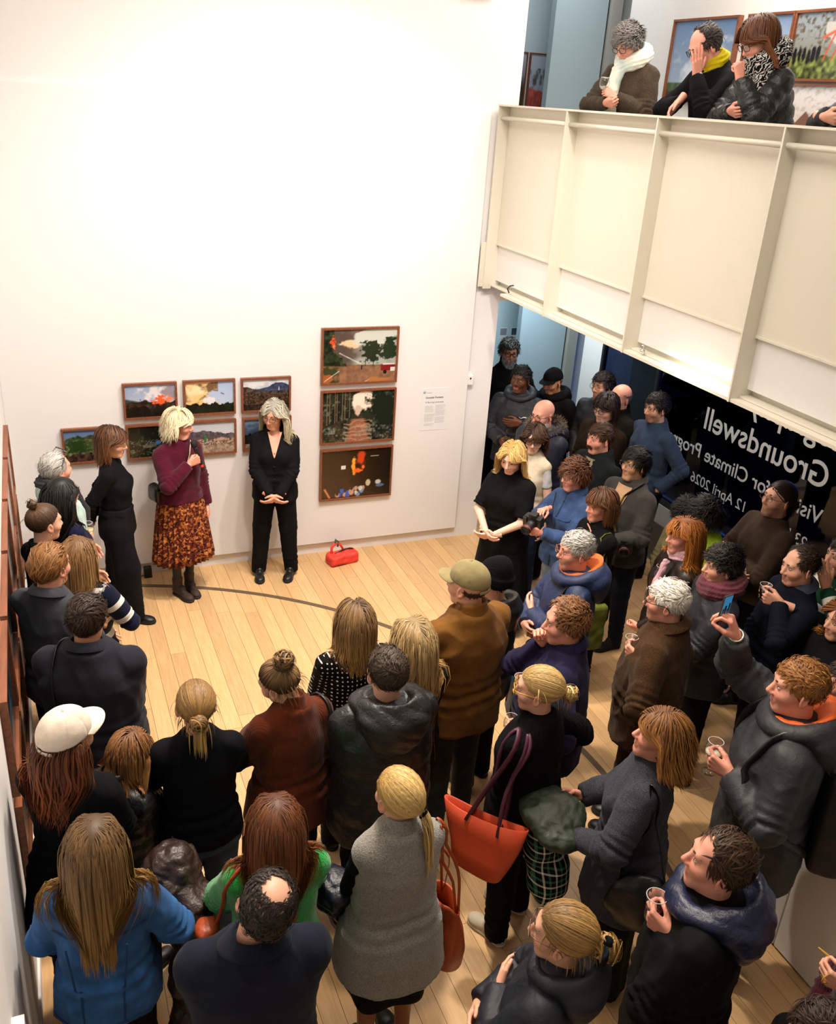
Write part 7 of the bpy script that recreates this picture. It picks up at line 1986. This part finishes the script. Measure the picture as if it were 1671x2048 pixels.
# backpack
B = Pp['C16']; t = rootat('backpack', world(B, (.0, -.30, 1.05)), 'black backpack with steel zips on the man in dark grey parka', 'backpack')
def fl(p):
    q = np.abs(p - np.array((0.0, -.265, 1.04), F32)) - np.array((.135, .035, .215), F32); d = np.sqrt((np.maximum(q, 0) ** 2).sum(1)) + np.minimum(q.max(1), 0) - .04
    q = np.abs(p - np.array((0.0, -.325, .96), F32)) - np.array((.10, .02, .11), F32); d2 = np.sqrt((np.maximum(q, 0) ** 2).sum(1)) + np.minimum(q.max(1), 0) - .02
    return smin(d, d2, .012)
v, q = shell(B, fl, (-.24, -.45, .74), (.24, -.15, 1.34), .012, .004, 1); child('pack_body', world(B, v), q, mat('black_pack', (.009, .009, .010), .55, bump=.2, bscale=200), t)
zp = mat('zip_steel', (.35, .35, .34), .35, 1.0)
v, f = tube([(.165, -.305, .84), (.172, -.30, 1.0), (.165, -.30, 1.2), (.11, -.30, 1.28)], .003, 5); child('zip', world(B, v), f, zp, t)
for (x, y, z) in ((-.06, -.367, 1.02), (-.04, -.367, .98), (.03, -.369, .92)):
    v, f = tube([(x, y, z), (x + .012, y - .004, z - .02), (x + .02, y - .004, z - .035)], .004, 5); child('zip_pull', world(B, v), f, zp, t)
v, f = tube([(-.02 + .012 * sx, -.369, .955 + .018 * sz) for sx, sz in ((-1, -1), (1, -1), (1, 1), (-1, 1))], .0025, 5, True); child('buckle', world(B, v), f, zp, t)
v = box_v((-.09, -.371, .86), (-.03, -.366, .872)); child('name_plate', world(B, v), BOXF, zp, t, False)
for sd in (-1, 1): strap(B, [(.11 * sd, -.24, 1.26), (.12 * sd, -.12, 1.42), (.135 * sd, .02, 1.43), (.15 * sd, .12, 1.25), (.17 * sd, .08, 1.08), (.15 * sd, -.14, .90)], .022, BL, t, off=.012)
# hip bags
B = Pp['C12']; t = rootat('hip_bag', world(B, (-.16, .22, .62)), 'teal rucksack hanging at the front of the man in blue raincoat', 'bag')
def fl(p):
    q = np.abs(p - np.array((-.12, .24, .60), F32)) - np.array((.09, .05, .13), F32); return np.sqrt((np.maximum(q, 0) ** 2).sum(1)) + np.minimum(q.max(1), 0) - .04
v, q = shell(B, fl, (-.3, .1, .38), (.06, .38, .82), .013, .008, 4); child('bag_body', world(B, v), q, cloth(lin('134a6e'), 'nylon'), t)
strap(B, [(-.12, .24, .76), (-.14, .20, 1.0), (-.13, .06, 1.4), (-.10, -.08, 1.40)], .012, BL, t)
v, f = tube([(-.16, .345, .66), (-.16, .352, .62), (-.155, .352, .58)], .005, 5); child('zip_pull', world(B, v), f, mat('orange_cord', tuple(lin('e86a1c')), .6), t)
B = Pp['C23']; t = rootat('shoulder_bag', world(B, (-.05, .22, .66)), 'olive green canvas bag hanging beside the woman with brown bob', 'bag')
def fl(p):
    q = np.abs(p - np.array((-.20, .10, .66), F32)) - np.array((.03, .12, .17), F32); return np.sqrt((np.maximum(q, 0) ** 2).sum(1)) + np.minimum(q.max(1), 0) - .035
v, q = shell(B, fl, (-.33, -.1, .40), (-.08, .3, .92), .013, .008, 6); child('bag_body', world(B, v), q, cloth(lin('5a6420'), 'cloth'), t)
strap(B, [(-.20, .16, .84), (-.17, .08, 1.2), (-.12, -.02, 1.42), (-.17, .0, 1.2), (-.20, .04, .84)], .012, cloth(lin('5a6420'), 'cloth'), t)
# black crossbody with beige strap on the speaker
B = Pp['S2']; t = rootat('crossbody_bag', world(B, (.20, -.10, 1.02)), 'small black bag on a beige strap worn by the blonde speaker', 'bag')
def fl(p):
    q = np.abs(p - np.array((.185, -.07, 1.0), F32)) - np.array((.012, .05, .045), F32); return np.sqrt((np.maximum(q, 0) ** 2).sum(1)) + np.minimum(q.max(1), 0) - .03
v, q = shell(B, fl, (.1, -.23, .88), (.30, .05, 1.12), .011, .006, 2); child('bag_body', world(B, v), q, BL, t)
strap(B, [(-.09, .02, 1.43), (-.05, .10, 1.36), (.03, .14, 1.24)], .020, mat('beige_strap', tuple(lin('c7b294')), .7), t, off=.012)
strap(B, [(.03, .14, 1.24), (.12, .12, 1.12), (.18, .02, 1.03)], .020, BL, t, off=.012)
# cameras
def camera_prop(p, fw, label, lens=.11):
    t = rootat('camera', p, label, 'camera'); fw = np.array(fw, float); fw /= np.linalg.norm(fw); r_ = np.cross(fw, (0, 0, 1)); r_ /= np.linalg.norm(r_); u_ = np.cross(r_, fw); M_ = np.stack([r_, fw, u_], 1); cb = mat('camera_black', (.010, .010, .011), .45, bump=.3, bscale=300)
    v, f = join([(box_v((-.068, -.03, -.045), (.068, .03, .04)), BOXF), (box_v((-.03, -.025, .04), (.03, .03, .068)), BOXF), (box_v((.045, -.02, -.05), (.075, .045, .035)), BOXF)]); child('camera_body', v @ M_.T + p, f, cb, t, False)
    v, f = lathe([(0, 0), (.034, 0), (.036, .03), (.033, .035), (.036, .06), (.040, lens), (.036, lens + .004), (.030, lens - .01), (0, lens - .012)], 20); v = v[:, [0, 2, 1]] + np.array((0, .03, -.005)); child('camera_lens', v @ M_.T + p, f[:, ::-1], cb, t)
    v, f = lathe([(.0405, lens - .022), (.0412, lens - .02), (.0412, lens - .016), (.0405, lens - .014)], 20); v = v[:, [0, 2, 1]] + np.array((0, .03, -.005)); child('lens_ring', v @ M_.T + p, f[:, ::-1], mat('red_ring', tuple(lin('b02a1c')), .5), t)
    return t
ga, gb = Pp['C24'].grip[0][0], Pp['C24'].grip[1][0]
t = camera_prop((ga + gb) / 2 + np.array((-.02, -.02, .02)), (-.8, -.5, -.25), 'black camera with red-ringed lens held by the person in denim')
strap(Pp['C24'], [(.14, .05, 1.41), (.06, .16, 1.28), (-.06, .18, 1.12), (-.12, .2, 1.0)], .010, BL, t, off=.012)
B = Pp['C22']; t = camera_prop(world(B, (-.20, .20, 1.03)), (-.5, -.85, -.1), 'black camera hanging at the hip of the man in grey overshirt', .06)
strap(B, [(-.08, -.02, 1.44), (-.045, .12, 1.36), (-.06, .2, 1.15), (-.15, .2, 1.06)], .012, BL, t, off=.014)
strap(B, [(-.052, .11, 1.385), (-.045, .14, 1.31)], .0135, mat('strap_yellow', tuple(lin('7d6a1c')), .7), t, 'strap_print', .016)
# straps worn over clothing
strap_on_person(Pp['L6'], [(-.10, .05, 1.42), (-.12, -.06, 1.42), (-.13, -.15, 1.25), (-.12, -.17, 1.05), (-.10, -.17, .85)], .016, BL)
strap_on_person(Pp['C1'], [(.155, .06, 1.37), (.165, -.01, 1.40), (.175, -.09, 1.33)], .011, BL)
B = Pp['C4']; gold = mat('gold', tuple(lin('c9a050')), .25, 1.0)
strap_on_person(B, [(.13, .03, 1.42), (.14, -.06, 1.40), (.135, -.13, 1.25), (.12, -.15, 1.05), (.11, -.15, .9)], .005, gold, 'chain_strap')
# seams of the denim jackets
SEAM = cloth(lin('20406e'), 'cloth')
for key, lines in (('L10', ([(-.17, -.06, 1.27), (-.1, -.16, 1.275), (0, -.18, 1.28), (.1, -.16, 1.275), (.17, -.06, 1.27)], [(-.11, -.17, 1.27), (-.09, -.18, 1.05), (-.08, -.18, .84)], [(.11, -.17, 1.27), (.09, -.18, 1.05), (.08, -.18, .84)], [(-.19, -.08, .83), (-.1, -.18, .83), (.1, -.18, .83), (.19, -.08, .83)])),
                   ('C24', ([(-.17, .08, 1.27), (-.1, .16, 1.27), (-.03, .18, 1.27)], [(.03, .18, 1.27), (.1, .16, 1.27), (.17, .08, 1.27)]))):
    for ln in lines: strap_on_person(Pp[key], ln, .0045, SEAM, 'seam', .004)
# leaflet
B = Pp['C30']; g = B.grip[0][0]; t = rootat('leaflet', g, 'pale printed leaflet held by the man with round spectacles', 'leaflet')
Rf = frame_of((-.55, -.7, .35)); V = []
for i in range(7):
    for j in range(5): V.append(((i / 6 - .5) * .21, (j / 4 - .5) * .29, .012 * math.sin(i * .8)))
V = np.array(V); f = np.array([[i * 5 + j, (i + 1) * 5 + j, (i + 1) * 5 + j + 1, i * 5 + j + 1] for i in range(6) for j in range(4)]); v2, f2 = join([(V, f), (V - np.array((0, 0, .0012)), f[:, ::-1])])
child('sheet', v2 @ Rf.T + g + np.array((-.03, -.05, -.06)), f2, mat('leaflet_paper', tuple(lin('a39a8c')), .8, var=.15, bscale=25), t)
# red bag with a green scarf on the floor, cable box at the wall
p0 = np.array((2.52, 7.52, 0)); t = rootat('cloth_bag', p0, 'small red cloth bag with a green tie on the floor by the wall', 'bag'); RD = cloth(lin('d83a2a'), 'nylon')
def fl(p):
    q = np.abs(p - np.array((0, 0, .05), F32)) - np.array((.125, .045, .022), F32); d = np.sqrt((np.maximum(q, 0) ** 2).sum(1)) + np.minimum(q.max(1), 0) - .032
    return smin(d, ell(p, (.03, .015, .085), (.10, .045, .035)), .03)
v, q = surfnets(fl, (-.22, -.15, -.03), (.22, .15, .2), .009); nv = vnormals(v, q); v = v + nv * (.010 * vnoise(v * np.array((18, 30, 30))))[:, None]; v[:, 2] = np.maximum(v[:, 2], .0005)
ca, sa = math.cos(.22), math.sin(.22); v = np.stack([v[:, 0] * ca - v[:, 1] * sa, v[:, 0] * sa + v[:, 1] * ca, v[:, 2]], 1); child('bag_body', v + p0, q, RD, t)
v, f = tube([(-.11, .0, .08), (-.10, .03, .15), (-.05, .05, .20), (-.01, .05, .17), (.03, .04, .10)], [.012, .014, .02, .02, .014], 8, flat=.4); child('handle', v + p0, f, RD, t)
v, f = tube([(-.07, .045, .17), (-.05, .05, .225), (-.03, .05, .20), (-.035, .04, .15)], [.008, .013, .012, .008], 7); child('green_tie', v + p0, f, cloth(lin('3a5a3a'), 'cloth'), t)
v, f = tube([(-.08, -.02, .105), (.0, .005, .125), (.08, .025, .125), (.12, .035, .11)], .009, 7, flat=.6); child('black_zip', v + p0, f, BLACKM, t)
p0 = np.array((.715, 7.70, 0)); t = rootat('cable_box', p0, 'small black cable box on the floor at the back wall', 'socket')
bevel_box('housing', (-.035, -.03, 0), (.035, .03, .10), BLACKM, t, w=.006)
v, f = tube([(-.03, 0, .02), (-.09, .0, .008), (-.2, .01, .006), (-.35, .02, .006)], .005, 6); put('cable', mesh_from('cable', v, f, True, [BLACKM]), t)
# sports mark on the parka, drawstring hood edge
B = Pp['C33']
pts = hug(B, [(-.115, .15, 1.262), (-.10, .15, 1.252), (-.075, .15, 1.262), (-.045, .15, 1.278)], .006, 10)
v, f = tube(pts, np.interp(np.linspace(0, 1, 10), [0, .25, 1], [.004, .0075, .001]), 6, flat=.4); put('chest_mark', mesh_from('chest_mark', B.T(v) * B.s, f, True, [mat('white_print', (.7, .7, .7), .6)]), B.garment)
# bow on the hair tie, hem trim
B = Pp['C13']
for sd in (-1, 1):
    v, f = tube(np.array([(0, -.145, .012), (.02 * sd - .03, -.158, .035), (.045 * sd - .04, -.155, .045), (.05 * sd - .035, -.15, .025), (0, -.145, .01)]), [.006, .014, .016, .012, .005], 7, flat=.5); put('hair_bow', mesh_from('hair_bow', B.T(B.headT(v)) * B.s, f, True, [cloth(lin('0d1018'), 'cloth')]), B.root)
# yellow spectacles in a hand at the right edge
g = Pp['C41'].grip[0][0]; t = rootat('folded_spectacles', g, 'yellow-framed spectacles held in a hand at the right edge', 'spectacles'); YM = mat('yellow_frame', tuple(lin('b98c1c')), .3)
a = np.linspace(0, 6.283, 18, endpoint=False)
for k in (-1, 1):
    v, f = tube(np.stack([.028 * k + .024 * np.cos(a), 0 * a - .03, .02 * np.sin(a)], 1), .003, 5, True); child('rim', v + g, f, YM, t)
v, f = tube([(.05, -.03, .005), (.055, .03, .0), (.05, .09, -.01)], .003, 5); child('temple', v + g, f, YM, t)
